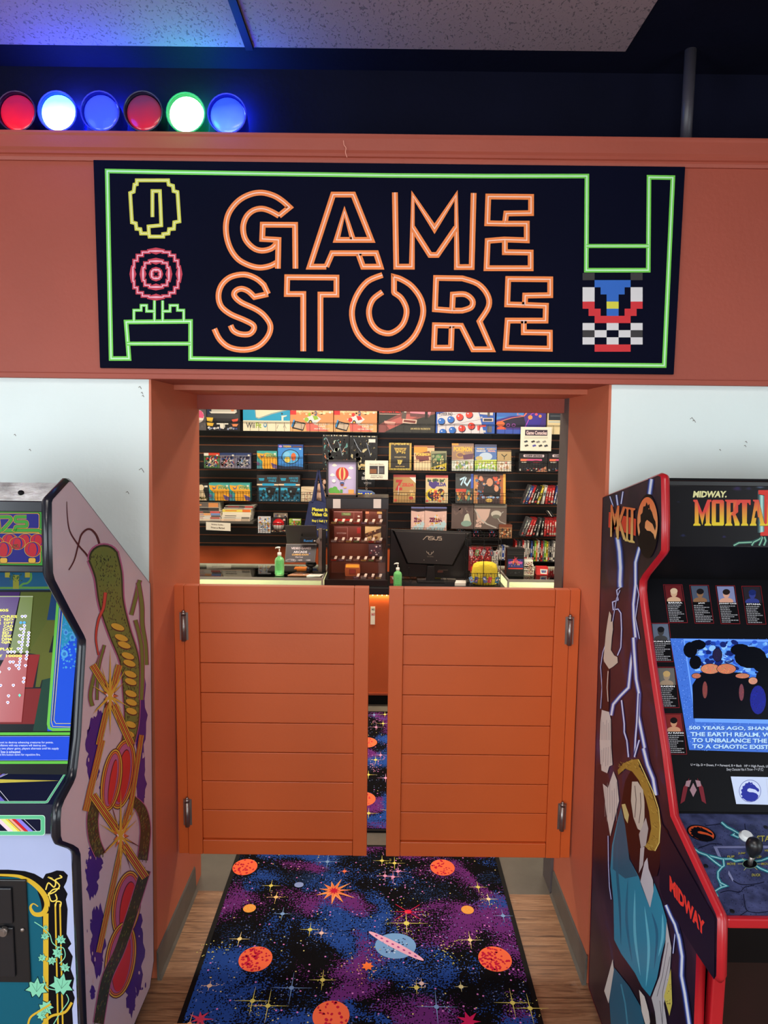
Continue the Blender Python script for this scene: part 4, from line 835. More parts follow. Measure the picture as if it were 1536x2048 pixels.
# bezel print: cards, instructions, emblem sheet
def rclip(x, y):
    q = onP(bp0, bn, x, y); q.x = max(xi+.001, min(xo-.001, q.x)); return q
a = Art(rclip, bn, eps=1.5e-5)
def card(x, y, w_, h_, sk, name, bg, skin, hair):
    f_ = lambda u, v: (x+w_*u+sk*v, y+h_*v)
    a.poly([f_(0, 0), f_(1, 0), f_(1, 1), f_(0, 1)], (120, 30, 38)); m_ = .025
    a.poly([f_(m_, m_*.6), f_(1-m_, m_*.6), f_(1-m_, 1-m_*.6), f_(m_, 1-m_*.6)], (14, 14, 17))
    a.poly([f_(.07, .025), f_(.93, .025), f_(.93, .44), f_(.07, .44)], bg)
    cx, cy = f_(.5, .22); a.ell(cx, cy+h_*.19, w_*.36, h_*.09, skin); a.ell(cx, cy+h_*.0, w_*.17, h_*.11, skin); a.ell(cx, cy-h_*.05, w_*.19, h_*.075, hair)
    a.poly([f_(.02, .441), f_(.98, .441), f_(.98, .6), f_(.02, .6)], (14, 14, 17))
    tw = min(.9, .12*len(name)); a.text(name, *f_(.5-tw/2, .455), *f_(.5+tw/2, .49), (226, 226, 230), .03, tr=f_(.5+tw/2, .455), bl=f_(.5-tw/2, .495))
    rg = random.Random(len(name)*7)
    for k in range(10):
        v = .525+k*.046; u = .08; en = rg.uniform(.5, .95)
        while u < en: d_ = rg.uniform(.05, .14); a.hold = True; a.poly([f_(u, v), f_(min(u+d_, en), v), f_(min(u+d_, en), v+.022), f_(u, v+.022)], (150, 150, 156)); u += d_+.025
    a.hold = False; a.h += 2e-5
card(1326, 1169, 38.5, 77, 11, 'BARAKA', (96, 30, 34), (196, 160, 130), (206, 180, 150)); card(1378.5, 1170, 38.5, 77, 11, 'JAX', (70, 80, 100), (130, 96, 70), (26, 22, 24)); card(1430.5, 1171, 39, 77, 11, 'JOHNNY CAGE', (120, 128, 170), (200, 150, 130), (34, 26, 26)); card(1482.5, 1172, 39, 77, 11, 'KITANA', (40, 36, 44), (50, 60, 130), (28, 40, 100))
card(1301, 1246, 37, 78, 9, 'KUNG LAO', (90, 100, 120), (60, 60, 62), (24, 24, 28)); card(1312, 1334, 38, 82, 9, 'RAIDEN', (96, 94, 92), (150, 130, 110), (180, 150, 100)); card(1326, 1427, 38, 82, 10, 'LIU KANG', (120, 40, 40), (190, 140, 110), (24, 18, 20))
a.text('U = Up, D = Down, F = Forward, B = Back   HP = High Punch, LP = Low Punch, HK = High Kick', 1381, 1527, 1610, 1537.5, (190, 192, 200), .01, tr=(1610, 1532), bl=(1381, 1533))
a.text('Every Character Has A Throw - F + LP (C)', 1453, 1536, 1526, 1543, (180, 182, 190), .01)
a.poly([(1461, 1553), (1640, 1556), (1640, 1612), (1472, 1608)], (196, 208, 236))
DRG = [(.1, .96), (-.3, .9), (-.62, .68), (-.8, .62), (-.7, .45), (-.88, .3), (-.74, .15), (-.85, -.1), (-.68, -.2), (-.7, -.42), (-.5, -.5), (-.42, -.7), (-.2, -.72), (-.1, -.86), (.05, -.74), (.2, -.8), (.25, -.64), (.45, -.52), (.62, -.32), (.8, -.2), (.86, -.04), (.76, .1), (.66, .02), (.5, -.12), (.2, -.2), (-.04, -.26), (-.22, -.18), (-.26, 0), (-.05, .1), (.3, .12), (.6, .22), (.78, .42), (.72, .66), (.45, .88)]
def emblem(fn, ring, fig, bg=None):   # coiled dragon in a ring; fn maps unit coords
    P_ = lambda pts: [fn(*p) for p in pts]
    cir = [(math.cos(t), math.sin(t)) for t in [6.2832*k/40 for k in range(40)]]
    if bg: a.poly(P_([(x*1.06, y*1.06) for x, y in cir]), fig)
    if callable(ring) or bg: a.poly(P_([(x*.94, y*.94) for x, y in cir]), bg)
    else: a.line(P_(cir), .9, ring, closed=True)
    a.poly(P_(DRG), fig)
    a.ell(*fn(.1, -.62), .7, .5, bg or (200, 210, 235), 6)
emblem(lambda u, v: (1499.5+u*21.5, 1582+v*22), (40, 50, 150), (40, 50, 150))
a.poly([(1531, 1558), (1640, 1559), (1640, 1604), (1537, 1602)], (180, 190, 215)); a.poly([(1532, 1559), (1640, 1560), (1640, 1603), (1538, 1601)], (198, 210, 236))
# small plain red and grey ornament where a figure is printed
for sx in (-1, 1):
    a.poly([(1386+sx*8, 1556), (1386+sx*20, 1575), (1386+sx*26, 1608), (1386+sx*17, 1602), (1386+sx*12, 1580)], (110, 36, 46)); a.poly([(1386+sx*4, 1560), (1386+sx*14, 1562), (1386+sx*16, 1572), (1386+sx*8, 1574)], (150, 120, 130))
a.poly([(1386, 1566), (1393, 1580), (1386, 1594), (1379, 1580)], (150, 118, 128))
a.build('bezel_print', M['gloss'], bez)
# screen
a = Art(rclip, bn, eps=1.5e-5, base=.002)
a.poly([(1340, 1277), (1640, 1280), (1640, 1508), (1378, 1500), (1376, 1490)], (60, 104, 196))
rs = random.Random(5); a.hold = True; lv = a.h
for k in range(1500):
    t = rs.random(); x, y = (rs.uniform(1341, 1536), rs.uniform(1278, 1502))
    if x > 1367+(y-1280)*.17 and 1283 < y < 1441: continue
    if x < 1343+(y-1277)*.165: continue
    a.h = lv+(k % 6)*a.eps; a.ell(x, y, rs.uniform(.5, 1.3), rs.uniform(.4, .9), rs.choice([(120, 160, 235), (30, 60, 150), (90, 130, 220)]), 5, rs.uniform(0, 3))
a.hold = False; a.h = lv+7*a.eps
a.poly([(1366, 1278), (1640, 1281), (1640, 1450), (1390, 1444)], (100, 150, 240)); a.poly([(1369, 1282), (1640, 1285), (1640, 1441), (1392, 1437)], (60, 110, 206))
lv = a.h; a.hold = True
for k in range(170):
    x = rs.uniform(1375, 1536); y = rs.uniform(1284, 1350); 
    if x < 1372+(y-1282)*.16+8: continue
    a.h = lv+(k % 5)*a.eps; a.ell(x, y, rs.uniform(3, 10), rs.uniform(2, 6), rs.choice([(90, 150, 230), (40, 80, 190), (130, 180, 240), (20, 34, 100)]), 9, rs.uniform(-.5, .5))
a.hold = False; a.h = lv+6*a.eps
for q in ((1380, 1300, 14, 16), (1395, 1290, 16, 10), (1500, 1315, 32, 22), (1480, 1300, 20, 12), (1525, 1330, 20, 16), (1390, 1325, 12, 14), (1530, 1360, 20, 25)): a.ell(*q, (6, 8, 16), 14)
a.poly([(1386, 1437), (1384, 1370), (1400, 1345), (1480, 1345), (1536, 1380), (1640, 1380), (1640, 1441)], (8, 8, 18))
# plain mound of tan and dark stones instead of the figure
for cx, cy, rx, ry, c in ((1420, 1338, 20, 11, (190, 120, 90)), (1452, 1338, 20, 11, (186, 112, 84)), (1434, 1310, 10, 14, (34, 30, 60)), (1392, 1352, 10, 6, (170, 100, 80)), (1484, 1352, 15, 6, (180, 110, 84)), (1505, 1362, 10, 8, (190, 130, 110)), (1409, 1380, 6, 18, (120, 60, 60)), (1482, 1385, 6, 18, (110, 60, 70)), (1515, 1400, 17, 30, (30, 36, 130))):
    a.ell(cx, cy, rx, ry, (10, 8, 20), 16); a.ell(cx, cy, rx-1, ry-1, c, 16)
    a.hold = True
    for k in range(int(rx*ry/5)):
        t = rs.uniform(0, 6.28); q = math.sqrt(rs.random())*.8; a.ell(cx+rx*q*math.cos(t), cy+ry*q*math.sin(t), .8, .6, tuple(min(255, int(v*rs.uniform(.6, 1.5))) for v in c), 5)
    a.hold = False; a.h += a.eps
for k, (st, x0_, x1_) in enumerate((('500 YEARS AGO, SHANG TSUNG WAS', 1377, 1640), ('THE EARTH REALM. WITH THE HELP', 1380, 1640), ('TO UNBALANCE THE FURIES AND', 1383, 1622), ('TO A CHAOTIC EXISTENCE.', 1384, 1578))):
    y = 1452+k*12.1
    a.text(st, x0_+.8, y+.6, x1_+.8, y+9.4, (14, 24, 90), .035, tr=(x1_+.8, y+2.2+.6), bl=(x0_+.8, y+9.4)); a.text(st, x0_, y, x1_, y+8.6, (170, 205, 250), .035, tr=(x1_, y+2.2), bl=(x0_, y+8.6))
a.build('lit_screen', M['screen'], bez)
# control panel
def rockm():
    m = mat('blue_rock_overlay', (60, 66, 104), .3, noise=.5, scale=38, bump=.15, bscale=90); return m
ky0, kz0 = rp_[13][0]+.04, rp_[13][1]-.014; ky1, kz1 = rp_[14][0]+.006, rp_[14][1]-.006
MB().box((xi, bn_y0-.002, kz0), (xo, bn_y0+.02, bn_z0+.0)).build('lower_bezel_strip', M['blackm'], mkc)
kp = MB().prism([(xi, ky0+.03, kz0+.006), (xi, ky1, kz1), (xi, ky1, kz1-.02), (xi, ky0+.03, kz0-.02)], (xo-xi, 0, 0)).build('control_panel', rockm(), mkc)
MB().box((xi, ky1-.014, kz1-.022), (xo, ky1, kz1+.001)).build('front_trim', M['redmould'], mkc, bevel=.004)
MB().prism([(xi, ky1, kz1-.022), (xi, ky1+.05, kz1-.15), (xi, ky1+.2, kz1-.15), (xi, ky1+.2, kz1-.022)], (xo-xi, 0, 0)).build('under_panel', M['blackm'], mkc)
kn = Vector((0, -(kz0-kz1), (ky0-ky1))).normalized(); kn = kn if kn.z > 0 else -kn
def pclip(x, y):
    q = onP((0, ky1, kz1), kn, x, y); q.x = max(xi+.001, min(xo-.001, q.x)); return q
a = Art(pclip, kn, eps=1.5e-5)
K = lambda x, y: (1330+x/7.456, 1630+y/7.456)
def kq(p): return [K(*z) for z in p]
rk = random.Random(9); a.hold = True
for k in range(700):
    x, y = rk.uniform(200, 1536), rk.uniform(125, 1520)
    if x < 130+(y-110)*.57: continue
    X_, Y_ = K(x, y); a.ell(X_, Y_, rk.uniform(.4, 1.5), rk.uniform(.3, .9), rk.choice([(28, 32, 66), (84, 92, 140), (36, 40, 80), (22, 24, 50)]), 5, rk.uniform(0, 3))
a.hold = False; a.h += a.eps
for pts in ([(490, 500), (600, 460), (700, 430), (850, 440)], [(600, 160), (700, 150), (830, 130)], [(1190, 130), (1200, 210), (1240, 250)], [(820, 1160), (950, 1130), (1110, 1150), (1190, 1080), (1330, 1050)], [(1170, 1180), (1190, 1330), (1230, 1430), (1380, 1460), (1536, 1440)], [(1230, 1430), (1120, 1500), (1060, 1530)], [(960, 930), (1050, 1000), (1150, 1040), (1350, 1030), (1480, 1000)]):
    a.line(kq(smooth(pts)), 1.3, (16, 18, 36))
a.poly(kq([(720, 470), (1700, 455), (1700, 500), (780, 495), (840, 630), (800, 640)]), (120, 126, 168)); a.poly(kq([(950, 830), (1020, 960), (1010, 1000), (940, 880)]), (130, 136, 176))
for pts in ([(290, 425), (400, 480), (510, 560), (620, 600), (740, 630), (860, 660), (980, 655), (1050, 690), (1160, 670), (1300, 700), (1440, 680), (1600, 620)], [(620, 600), (740, 700), (850, 780), (880, 760), (870, 660)], [(850, 780), (790, 850), (790, 940), (820, 1000), (840, 1080), (740, 1140), (790, 1220)], [(820, 1010), (920, 1060), (840, 1080)], [(840, 110), (920, 180), (1000, 220), (1100, 280), (1160, 330)], [(1040, 280), (1010, 300), (1100, 340)], [(1300, 720), (1420, 800), (1540, 850)]):
    q = kq(pts)
    for wd, c in ((6.5, (40, 104, 124)), (4, (60, 150, 165)), (1.1, (190, 230, 235))): a.line(q, wd, c)
emblem(lambda u, v: K(540+u*200+v*40, 275+v*115+u*25), None, (14, 12, 16), (206, 84, 44))
for st, x0_, y0_, x1_, y1_ in (('START', 1370, 310, 1700, 400), ('FLIP', 930, 608, 1035, 640), ('JUMP', 1090, 560, 1200, 595), ('FLIP', 1340, 610, 1440, 645), ('MOVE', 925, 715, 1050, 752), ('MOVE', 1440, 715, 1570, 752), ('DUCK', 1295, 880, 1425, 918), ('VIEW', 1480, 520, 1600, 550)):
    p0, p1 = K(x0_, y0_), K(x1_, y1_); a.text(st, p0[0]+.5, p0[1]+.4, p1[0]+.5, p1[1]+.4, (20, 24, 40), .02); a.text(st, *p0, *p1, (176, 170, 80), .015)
cx, cy = K(1265, 735); 
for an in (0, .9, 2.1, 3.14, 4.0, 5.2): a.line([(cx+14*math.cos(an), cy+8*math.sin(an)), (cx+24*math.cos(an), cy+15*math.sin(an))], .8, (190, 190, 120))
a.ell(cx, cy, 15, 9, (110, 150, 130)); a.ell(cx, cy, 14, 8.3, (8, 8, 10))
a.build('panel_artwork', M['gloss'], kp)
jb = onP((0, ky1, kz1), kn, *K(1265, 735))
b = MB(); b.cyl(jb-kn*.01, jb+kn*.03, .0055, n=12); js = b.build('joystick_shaft', M['steel'], mkc)
b = MB(); kk = [(.0, .006), (.004, .009), (.012, .0135), (.024, .0175), (.034, .018), (.042, .016), (.048, .011), (.051, .004)]
b.loft([jb+kn*(.024+h) for h, r_ in kk], [r_ for h, r_ in kk], 18); b.build('joystick_ball', M['blackp'], mkc)
sb = onP((0, ky1, kz1), kn, *K(1210, 338)); wp = cm((224, 230, 232), .3)
b = MB(); b.cyl(sb, sb+kn*.006, .017, n=24); b.loft([sb+kn*.006, sb+kn*.0065, sb+kn*.012], [.017, .0125, .012], 24); b.build('start_button', wp, mkc)
for x, y in ((250, 175), (610, 765), (1000, 1440), (1500, 185)):
    s0 = onP((0, ky1, kz1), kn, *K(x, y)); MB().cyl(s0, s0+kn*.002, .005, n=10).build('screw', M['blackp'], mkc)
# lower red posts seen under the panel
q0 = onX(XM, 1394, 1904); b = MB(); 
MB().box((XM+.03, 1.47, .08), (XM+.06, 1.5, .80)).build('front_edge', M['redmould'], mkc, bevel=.004)
MB().box((xi+.04, 1.5, .08), (xo, 1.52, .8)).build('front_panel', mat('dark_red_black_panel', (30, 8, 12), .3, noise=.6, scale=3), mkc)
for yy in (1.6, 2.1):
    for xx in (XM+.05, XM2-.05): MB().cyl((xx, yy, 0), (xx, yy, .09), .018, n=12).build('foot', M['blackp'], mkc)
# side print
a = Art(lambda x, y: onX(XM, x, y), (-1, 0, 0), eps=8e-6)
Z7 = lambda x, y: (1160+x/3.593, 930+y/3.593); Z8 = lambda x, y: (1160+x/3.606, 1480+y/3.606)
def z7(p): return [Z7(*q) for q in p]
def z8(p): return [Z8(*q) for q in p]
rr2 = random.Random(21); a.hold = True
def bolt(p, w_, core=1):
    p = [q for q in p]
    for wd, c in ((w_*2.6, (30, 38, 84)), (w_*1.9, (52, 74, 150)), (w_*1.35, (110, 140, 220)), (w_*core*.85, (226, 236, 250))):
        a.line(p, (lambda t, wd=wd: wd), c); a.h += 8e-6
a.hold = False
bolt(z7([(215, 225), (240, 300)]), 1.6); bolt(z7([(262, 215), (272, 290)]), 2.4); bolt(z7([(310, 190), (296, 280)]), 2); bolt(z7([(515, 100), (500, 210)]), 5)
bolt(z7([(270, 520), (285, 620), (292, 740), (288, 840), (290, 880)]), 6); bolt(z7([(290, 880), (265, 900), (275, 970), (235, 985), (240, 1040), (275, 1035), (295, 1065), (300, 1180), (295, 1310), (270, 1370)]), 1.6)
bolt(z7([(430, 590), (400, 700), (400, 860), (385, 1000), (388, 1100), (400, 1240), (370, 1400), (350, 1600), (290, 1660), (240, 1720), (225, 1800)]), 4.2)
bolt(z7([(385, 1240), (395, 1400), (405, 1540), (425, 1640), (420, 1800), (450, 1950), (480, 2100)]), 4.6); bolt(z7([(420, 1640), (410, 1850), (400, 1970), (395, 2100)]), 2.6); bolt(z7([(300, 1690), (320, 1860), (320, 1920), (345, 2000), (350, 2100)]), 2.2)
bolt(z7([(410, 860), (425, 930), (400, 1100), (430, 1250)]), 1.2); bolt(z7([(290, 900), (265, 960), (232, 1150), (165, 1350), (150, 1450), (160, 1600), (150, 1750)]), 1)
bolt(z8([(340, 0), (350, 100)]), 2); bolt(z8([(430, 0), (395, 120)]), 2.2); bolt(z8([(460, 60), (490, 180), (530, 280), (550, 400)]), 5)
bolt(z8([(205, 690), (208, 900), (215, 1060), (228, 1150)]), 1.2); bolt(z8([(640, 1200), (690, 1320), (720, 1440), (740, 1560), (735, 1700), (760, 1830), (790, 2040), (800, 2100)]), 5); bolt(z8([(690, 1390), (675, 1540)]), 1.4)
WH, WG = (216, 212, 204), (150, 148, 150)
# long pale drapes
def drape(pts, c, n=6, c2=None):
    a.poly(pts, c)
    xs = [p[0] for p in pts]; ys = [p[1] for p in pts]
    for k in range(n):
        t = (k+1)/(n+1); x = min(xs)+(max(xs)-min(xs))*t
        a.line([(x, min(ys)+(max(ys)-min(ys))*rr2.uniform(.15, .3)), (x+rr2.uniform(-1, 1), min(ys)+(max(ys)-min(ys))*rr2.uniform(.6, .8))], .8, c2 or WG)
a.poly(z7([(215, 1050), (228, 1080), (225, 1130), (238, 1120), (240, 1180), (232, 1240), (225, 1330), (250, 1370), (272, 1380), (275, 1420), (240, 1450), (205, 1470), (182, 1440), (172, 1390), (190, 1200), (205, 1100)]), (206, 196, 180))
a.poly(z7([(175, 1410), (215, 1470), (210, 1770), (165, 1760), (160, 1560)]), (56, 26, 30)); a.line(z7([(205, 1480), (198, 1600), (205, 1700)]), 1.5, WH)
drape(z7([(160, 1760), (212, 1775), (225, 1830), (228, 2060), (232, 2150), (150, 2150), (145, 2000), (150, 1850)]), WH)
drape(z8([(145, 0), (225, 0), (238, 180), (215, 190), (200, 240), (158, 220)]), WH, 5)
drape(z8([(168, 315), (205, 345), (245, 225), (270, 290), (285, 440), (255, 560), (222, 695), (195, 540)]), WH, 6)
a.poly(z8([(600, 610), (640, 660), (560, 980), (430, 1000), (350, 800), (300, 470), (330, 300), (400, 160), (560, 420)]), (38, 14, 18))
# teal cloth
a.poly(z8([(300, 480), (330, 620), (360, 860), (430, 990), (450, 1060), (510, 1210), (540, 1030), (590, 1160), (630, 1300), (620, 1440), (590, 1560), (560, 1720), (510, 1850), (450, 1780), (400, 1680), (300, 1540), (250, 1440), (245, 1160), (222, 930), (235, 760), (270, 600)]), (44, 140, 172))
a.poly(z8([(300, 480), (330, 620), (360, 860), (420, 980), (330, 1000), (240, 930), (245, 760), (275, 600)]), (34, 96, 122))
for pts, c in (([(280, 640), (270, 900), (290, 1200), (300, 1480)], (30, 100, 130)), ([(400, 1080), (400, 1400), (440, 1700)], (96, 190, 214)), ([(520, 1240), (560, 1400), (540, 1650)], (30, 106, 140)), ([(350, 1000), (340, 1300), (380, 1600)], (34, 112, 144)), ([(470, 1200), (500, 1500), (480, 1780)], (100, 196, 220)), ([(600, 1250), (600, 1420), (570, 1560)], (98, 190, 216))):
    a.line(z8(smooth(pts)), lambda t: 5*math.sin(math.pi*t)+.3, c)
a.poly(z8([(250, 1640), (360, 1780), (440, 1920), (480, 2100), (230, 2100), (215, 1880)]), (32, 96, 124)); a.line(z8([(300, 1760), (330, 1900), (350, 2080)]), 3, (60, 140, 168))
a.poly(z8([(240, 1580), (248, 1660), (210, 1900), (178, 1810)]), WH)
a.poly(z8([(440, 1020), (470, 880), (490, 850), (500, 930), (530, 1010), (535, 1090), (510, 1210), (480, 1130)]), (196, 196, 204))
a.poly(z8([(630, 1310), (650, 1420), (664, 1500), (655, 1640), (640, 1780), (610, 1900), (640, 2100), (560, 2100), (545, 1960), (520, 1860), (580, 1700), (620, 1480)]), (190, 192, 196))
for pts in ([(640, 1460), (600, 1700), (560, 1850)], [(655, 1560), (600, 1820), (600, 2050)], [(580, 1880), (600, 2060)]): a.line(z8(pts), 1, (90, 90, 98))
a.poly(z8([(430, 1800), (470, 1850), (500, 1960), (520, 2100), (490, 2100), (450, 1960)]), WH); a.poly(z8([(520, 1960), (545, 2000), (560, 2100), (500, 2100)]), (16, 14, 18))
a.poly(z8([(660, 1650), (670, 1900), (650, 1990), (610, 1850), (640, 1740)]), (206, 198, 96)); a.scatter(16, [(30, 24, 20)], *Z8(625, 1720), *Z8(665, 1940), 1.4)
a.poly(z8([(305, 465), (330, 460), (358, 540), (348, 602), (325, 560)]), (206, 196, 130))
# gold woven crescent
cres = [(275, 215), (320, 165), (380, 140), (425, 135), (432, 190), (480, 270), (530, 400), (565, 500), (582, 620), (575, 740), (545, 800), (510, 800), (472, 770), (500, 730), (520, 640), (505, 520), (480, 420), (430, 290), (380, 225), (330, 205), (280, 250)]
a.poly(z8(cres), (40, 30, 16)); a.poly([(x, y) for x, y in z8([(x*.992+3, y*.992+3) for x, y in cres])], (158, 130, 56))
a.line(z8([(425, 140), (470, 240), (530, 370), (572, 500), (584, 620), (576, 740), (545, 800)]), 2, (222, 206, 120))
a.hold = True
for k in range(120):
    t = rr2.random(); i = int(t*10); P1 = [(300, 190), (360, 170), (420, 180), (470, 280), (510, 400), (540, 500), (550, 620), (545, 720), (515, 770), (500, 760), (500, 760)][i]
    X_, Y_ = Z8(P1[0]+rr2.uniform(-22, 22), P1[1]+rr2.uniform(-30, 30)); a.line([(X_-1.5, Y_-1.5), (X_+1.5, Y_+1.5)], .6, rr2.choice([(96, 74, 30), (200, 176, 90)]))
a.hold = False; a.h += 8e-6
# pale folded strips where a face is printed
a.poly(z8([(380, 300), (420, 300), (460, 360), (470, 450), (470, 560), (450, 660), (420, 640), (390, 560), (372, 440)]), (196, 190, 176))
for pts in ([(400, 330), (410, 430), (400, 560)], [(440, 380), (445, 480), (430, 600)]): a.line(z8(pts), 1.4, (90, 84, 84))
a.poly(z8([(430, 680), (480, 560), (498, 640), (480, 760), (445, 780)]), (176, 172, 172)); a.poly(z8([(440, 780), (470, 770), (460, 900), (430, 960)]), (186, 182, 184))
# MKII band and emblem
a.poly(z7([(212, 338), (408, 388), (405, 510), (208, 448)]), (216, 72, 48))
def gr2(x, y): t = min(1, max(0, (y-1010)/75)); return (226-6*t, 110+90*t, 60+60*t)
for ch, x0_, x1_ in (('M', 225, 285), ('K', 272, 340), ('I', 330, 362), ('I', 358, 402)):
    for off, c in ((4, (60, 16, 16)), (0, gr2)):
        p0, p1, p2 = Z7(x0_+off, 285+(x0_-225)*.15+off), Z7(x1_+off, 285+(x1_-225)*.15+off), Z7(x0_-4+off, 515+(x0_-225)*.3+off)
        if ch == 'I':
            f_ = lambda u, v: (p0[0]+(p1[0]-p0[0])*u+(p2[0]-p0[0])*v, p0[1]+(p1[1]-p0[1])*u+(p2[1]-p0[1])*v)
            a.poly([f_(*q) for q in ((0, 0), (1, 0), (1, .04), (.7, .07), (.7, .93), (1, .96), (1, 1), (0, 1), (0, .96), (.3, .93), (.3, .07), (0, .04))], c)
        else: a.text(ch, *p0, *p1, c, .02, tr=p1, bl=p2)
ecx, ecy = Z7(490, 410)
a.ell(*Z7(490, 440), 21.5, 64, (12, 11, 14), 36)
a.ell(ecx, ecy+1, 20.5, 51, lambda x, y: (232, 120+60*min(1, max(0, (y-1000)/80)), 70+50*min(1, max(0, (y-1000)/80))), 36)
a.poly([Z7(490+u*72, 450+v*215) for u, v in DRG], (12, 11, 14)); a.ell(*Z7(500, 315), .7, 1.2, (235, 150, 90), 8)
# maker's name on the control wing
a.poly(z8([(590, 590), (980, 1280), (975, 1730), (860, 1560), (600, 1140), (578, 1060)]), (22, 18, 36))
a.text('MIDWAY', *Z8(652, 975), *Z8(900, 1300), (232, 60, 48), .05, tr=Z8(905, 1315), bl=Z8(652, 1085))
bolt(z8([(625, 1190), (660, 1270), (690, 1330), (710, 1400)]), 4)
a.build('side_artwork', M['gloss'], mside)
# ================================================================ SHOP: slat wall
YS_ = 6.60; YI = 6.34; YK = 6.32      # slat wall face, product fronts, basket fronts
zlo = onY(YS_, 430, 1093).z
b = MB(); gz = onY(YS_, 768, 877).z     # one groove height; 76 mm pitch
k0 = int((gz-zlo)/.0765)
z = gz-k0*.0765
zs = [zlo]+[z+i*.0765 for i in range(0, 40) if zlo+.02 < z+i*.0765 < 2.85]+[2.88]
for i in range(len(zs)-1): b.box((-2.9, YS_, zs[i]+.006), (2.9, YS_+.014, zs[i+1]-.006))
sw = b.build('slat_wall_boards', mat('black_slatwall', (22, 21, 28), .45, noise=.1)); sw['kind'] = 'structure'; sw.name = 'wall_slats'
struct('wall_slat_grooves', MB().box((-2.9, YS_+.0145, zlo), (2.9, YS_+.019, 2.88)), mat('groove_brown', (190, 124, 92), .5))
struct('wall_right_counter', MB().box((.9, YS_-.0, 0), (2.9, YS_+.019, zlo)), M['blackm'])
def zY(Y, y): return onY(Y, 768, y).z      # height at the middle of the frame
def basket(xa, xb, ytop, ymid, ybot, label, pitch=.0255, depth=.2, Yf=YK):
    X0, X1 = onY(Yf, xa, 950).x, onY(Yf, xb, 950).x
    z0 = zY(Yf, ybot); z1 = zY(Yf, ytop); Y1 = min(Yf+depth+.06, YS_-.001)
    b = MB(); r = .0022
    for zz, rr_ in ((z0, r*1.2), (z1, r*1.2))+(((zY(Yf, ymid), r*.8),) if ymid else ()):
        b.bar((X0, Yf, zz), (X1, Yf, zz), rr_)
        for X in (X0, X1): b.bar((X, Yf, zz), (X, Y1, zz), rr_)
    n = max(2, int((X1-X0)/pitch)+1)
    for i in range(n+1):
        x = X0+(X1-X0)*i/n; b.bar((x, Yf, z0), (x, Yf, z1), r*.7); b.bar((x, Yf, z0), (x, Y1, z0), r*.7)
    for X in (X0, X1):
        for i in range(1, 6): yy = Yf+(Y1-Yf)*i/6; b.bar((X, yy, z0), (X, yy, z1), r*.7)
        b.bar((X, Y1, z0-.02), (X, Y1, z1+.05), r*1.3)
    b.build('wire_basket', M['wire'], label=label, cat='basket', group='black wire baskets on the slat wall')
    return z0+.0035
def spec(a, L):
    for q in L:
        k = q[0]
        if k == 'r': a.rect(*q[1:])
        elif k == 'e': a.ell(*q[1:6], 20)
        elif k == 'p': a.poly(q[1], q[2])
        elif k == 't': a.text(q[1], q[2], q[3], q[4], q[5], q[6], .03)
        elif k == 'tb': a.text(q[1], q[2], q[3], q[4], q[5], q[6], .06)
        elif k == 's': a.scatter(q[1], q[2], q[3], q[4], q[5], q[6], q[7], q[8] if len(q) > 8 else 1, random.Random(q[1]*3+7))
        elif k == 'l': a.line(q[1], q[2], q[3])
        elif k == 'st': a.star(*q[1:])
def prod(name, label, cat, x0, y0, x1, y1, side, art, zb=None, Y=YI, d=.05, group=None, rough=.35, mt='print', lean=0, rot=0):
    X0, X1 = onY(Y, x0, (y0+y1)/2).x, onY(Y, x1, (y0+y1)/2).x
    z1 = onY(Y, (x0+x1)/2, y0).z; z0 = onY(Y, (x0+x1)/2, y1).z if zb is None else zb
    h = z1-z0; dy = lean*h
    b = MB(); b.hexa([(X0, Y, z0), (X1, Y, z0), (X1, Y+d, z0), (X0, Y+d, z0), (X0, Y+dy, z1), (X1, Y+dy, z1), (X1, Y+d+dy, z1), (X0, Y+d+dy, z1)])
    o = b.build(name, cm(side, rough), bevel=min(.002, d*.2), label=label, cat=cat, group=group)
    if art:
        V_ = Vector((0, -dy, -h)); n = Vector((1, 0, 0)).cross(Vector((0, -dy, -h))).normalized(); n = n if n.y < 0 else -n
        a = artU((X0, Y+dy, z1), (X1-X0, 0, 0), V_, n, eps=1.5e-4, base=.0008); f0 = a.fr; a.fr = lambda x, y: f0(min(1, max(0, x)), min(1, max(0, y))); spec(a, art); a.build('printed_front', M[mt], o)
    return o
BK, WT, CR_ = (20, 20, 24), (236, 232, 222), (238, 226, 196)
# --- row 1 (large boxes along the top)
Z1 = [basket(382, 483, 846, None, 865.5, 'upper left wire basket holding the toy game box', .0755), basket(484.2, 755, 847, None, 866, 'long wire basket under the white exercise board box and two kart boxes', .0755), basket(755.6, 990.6, 847, None, 866, 'long wire basket under the red ACTION SET box and the blue dotted-mat box', .0755), basket(991.2, 1200, 847, None, 866, 'upper right wire basket behind the Game Consoles notice', .0755)][0]
prod('storage_box', 'grey box with a round pink and white ball printed on it', 'box', 384, 800, 412, 861, (96, 92, 96), [('s', 40, [(84, 80, 86), (112, 108, 112)], 0, 0, 1, 1, .08), ('e', .5, .54, .36, .21, (250, 232, 226)), ('p', [(.15, .52), (.2, .4), (.4, .33), (.7, .36), (.86, .5), (.8, .6), (.5, .58), (.3, .62)], (232, 92, 140)), ('e', .3, .62, .11, .055, (60, 50, 56)), ('e', .3, .62, .08, .042, (245, 235, 230))], Z1, d=.16)
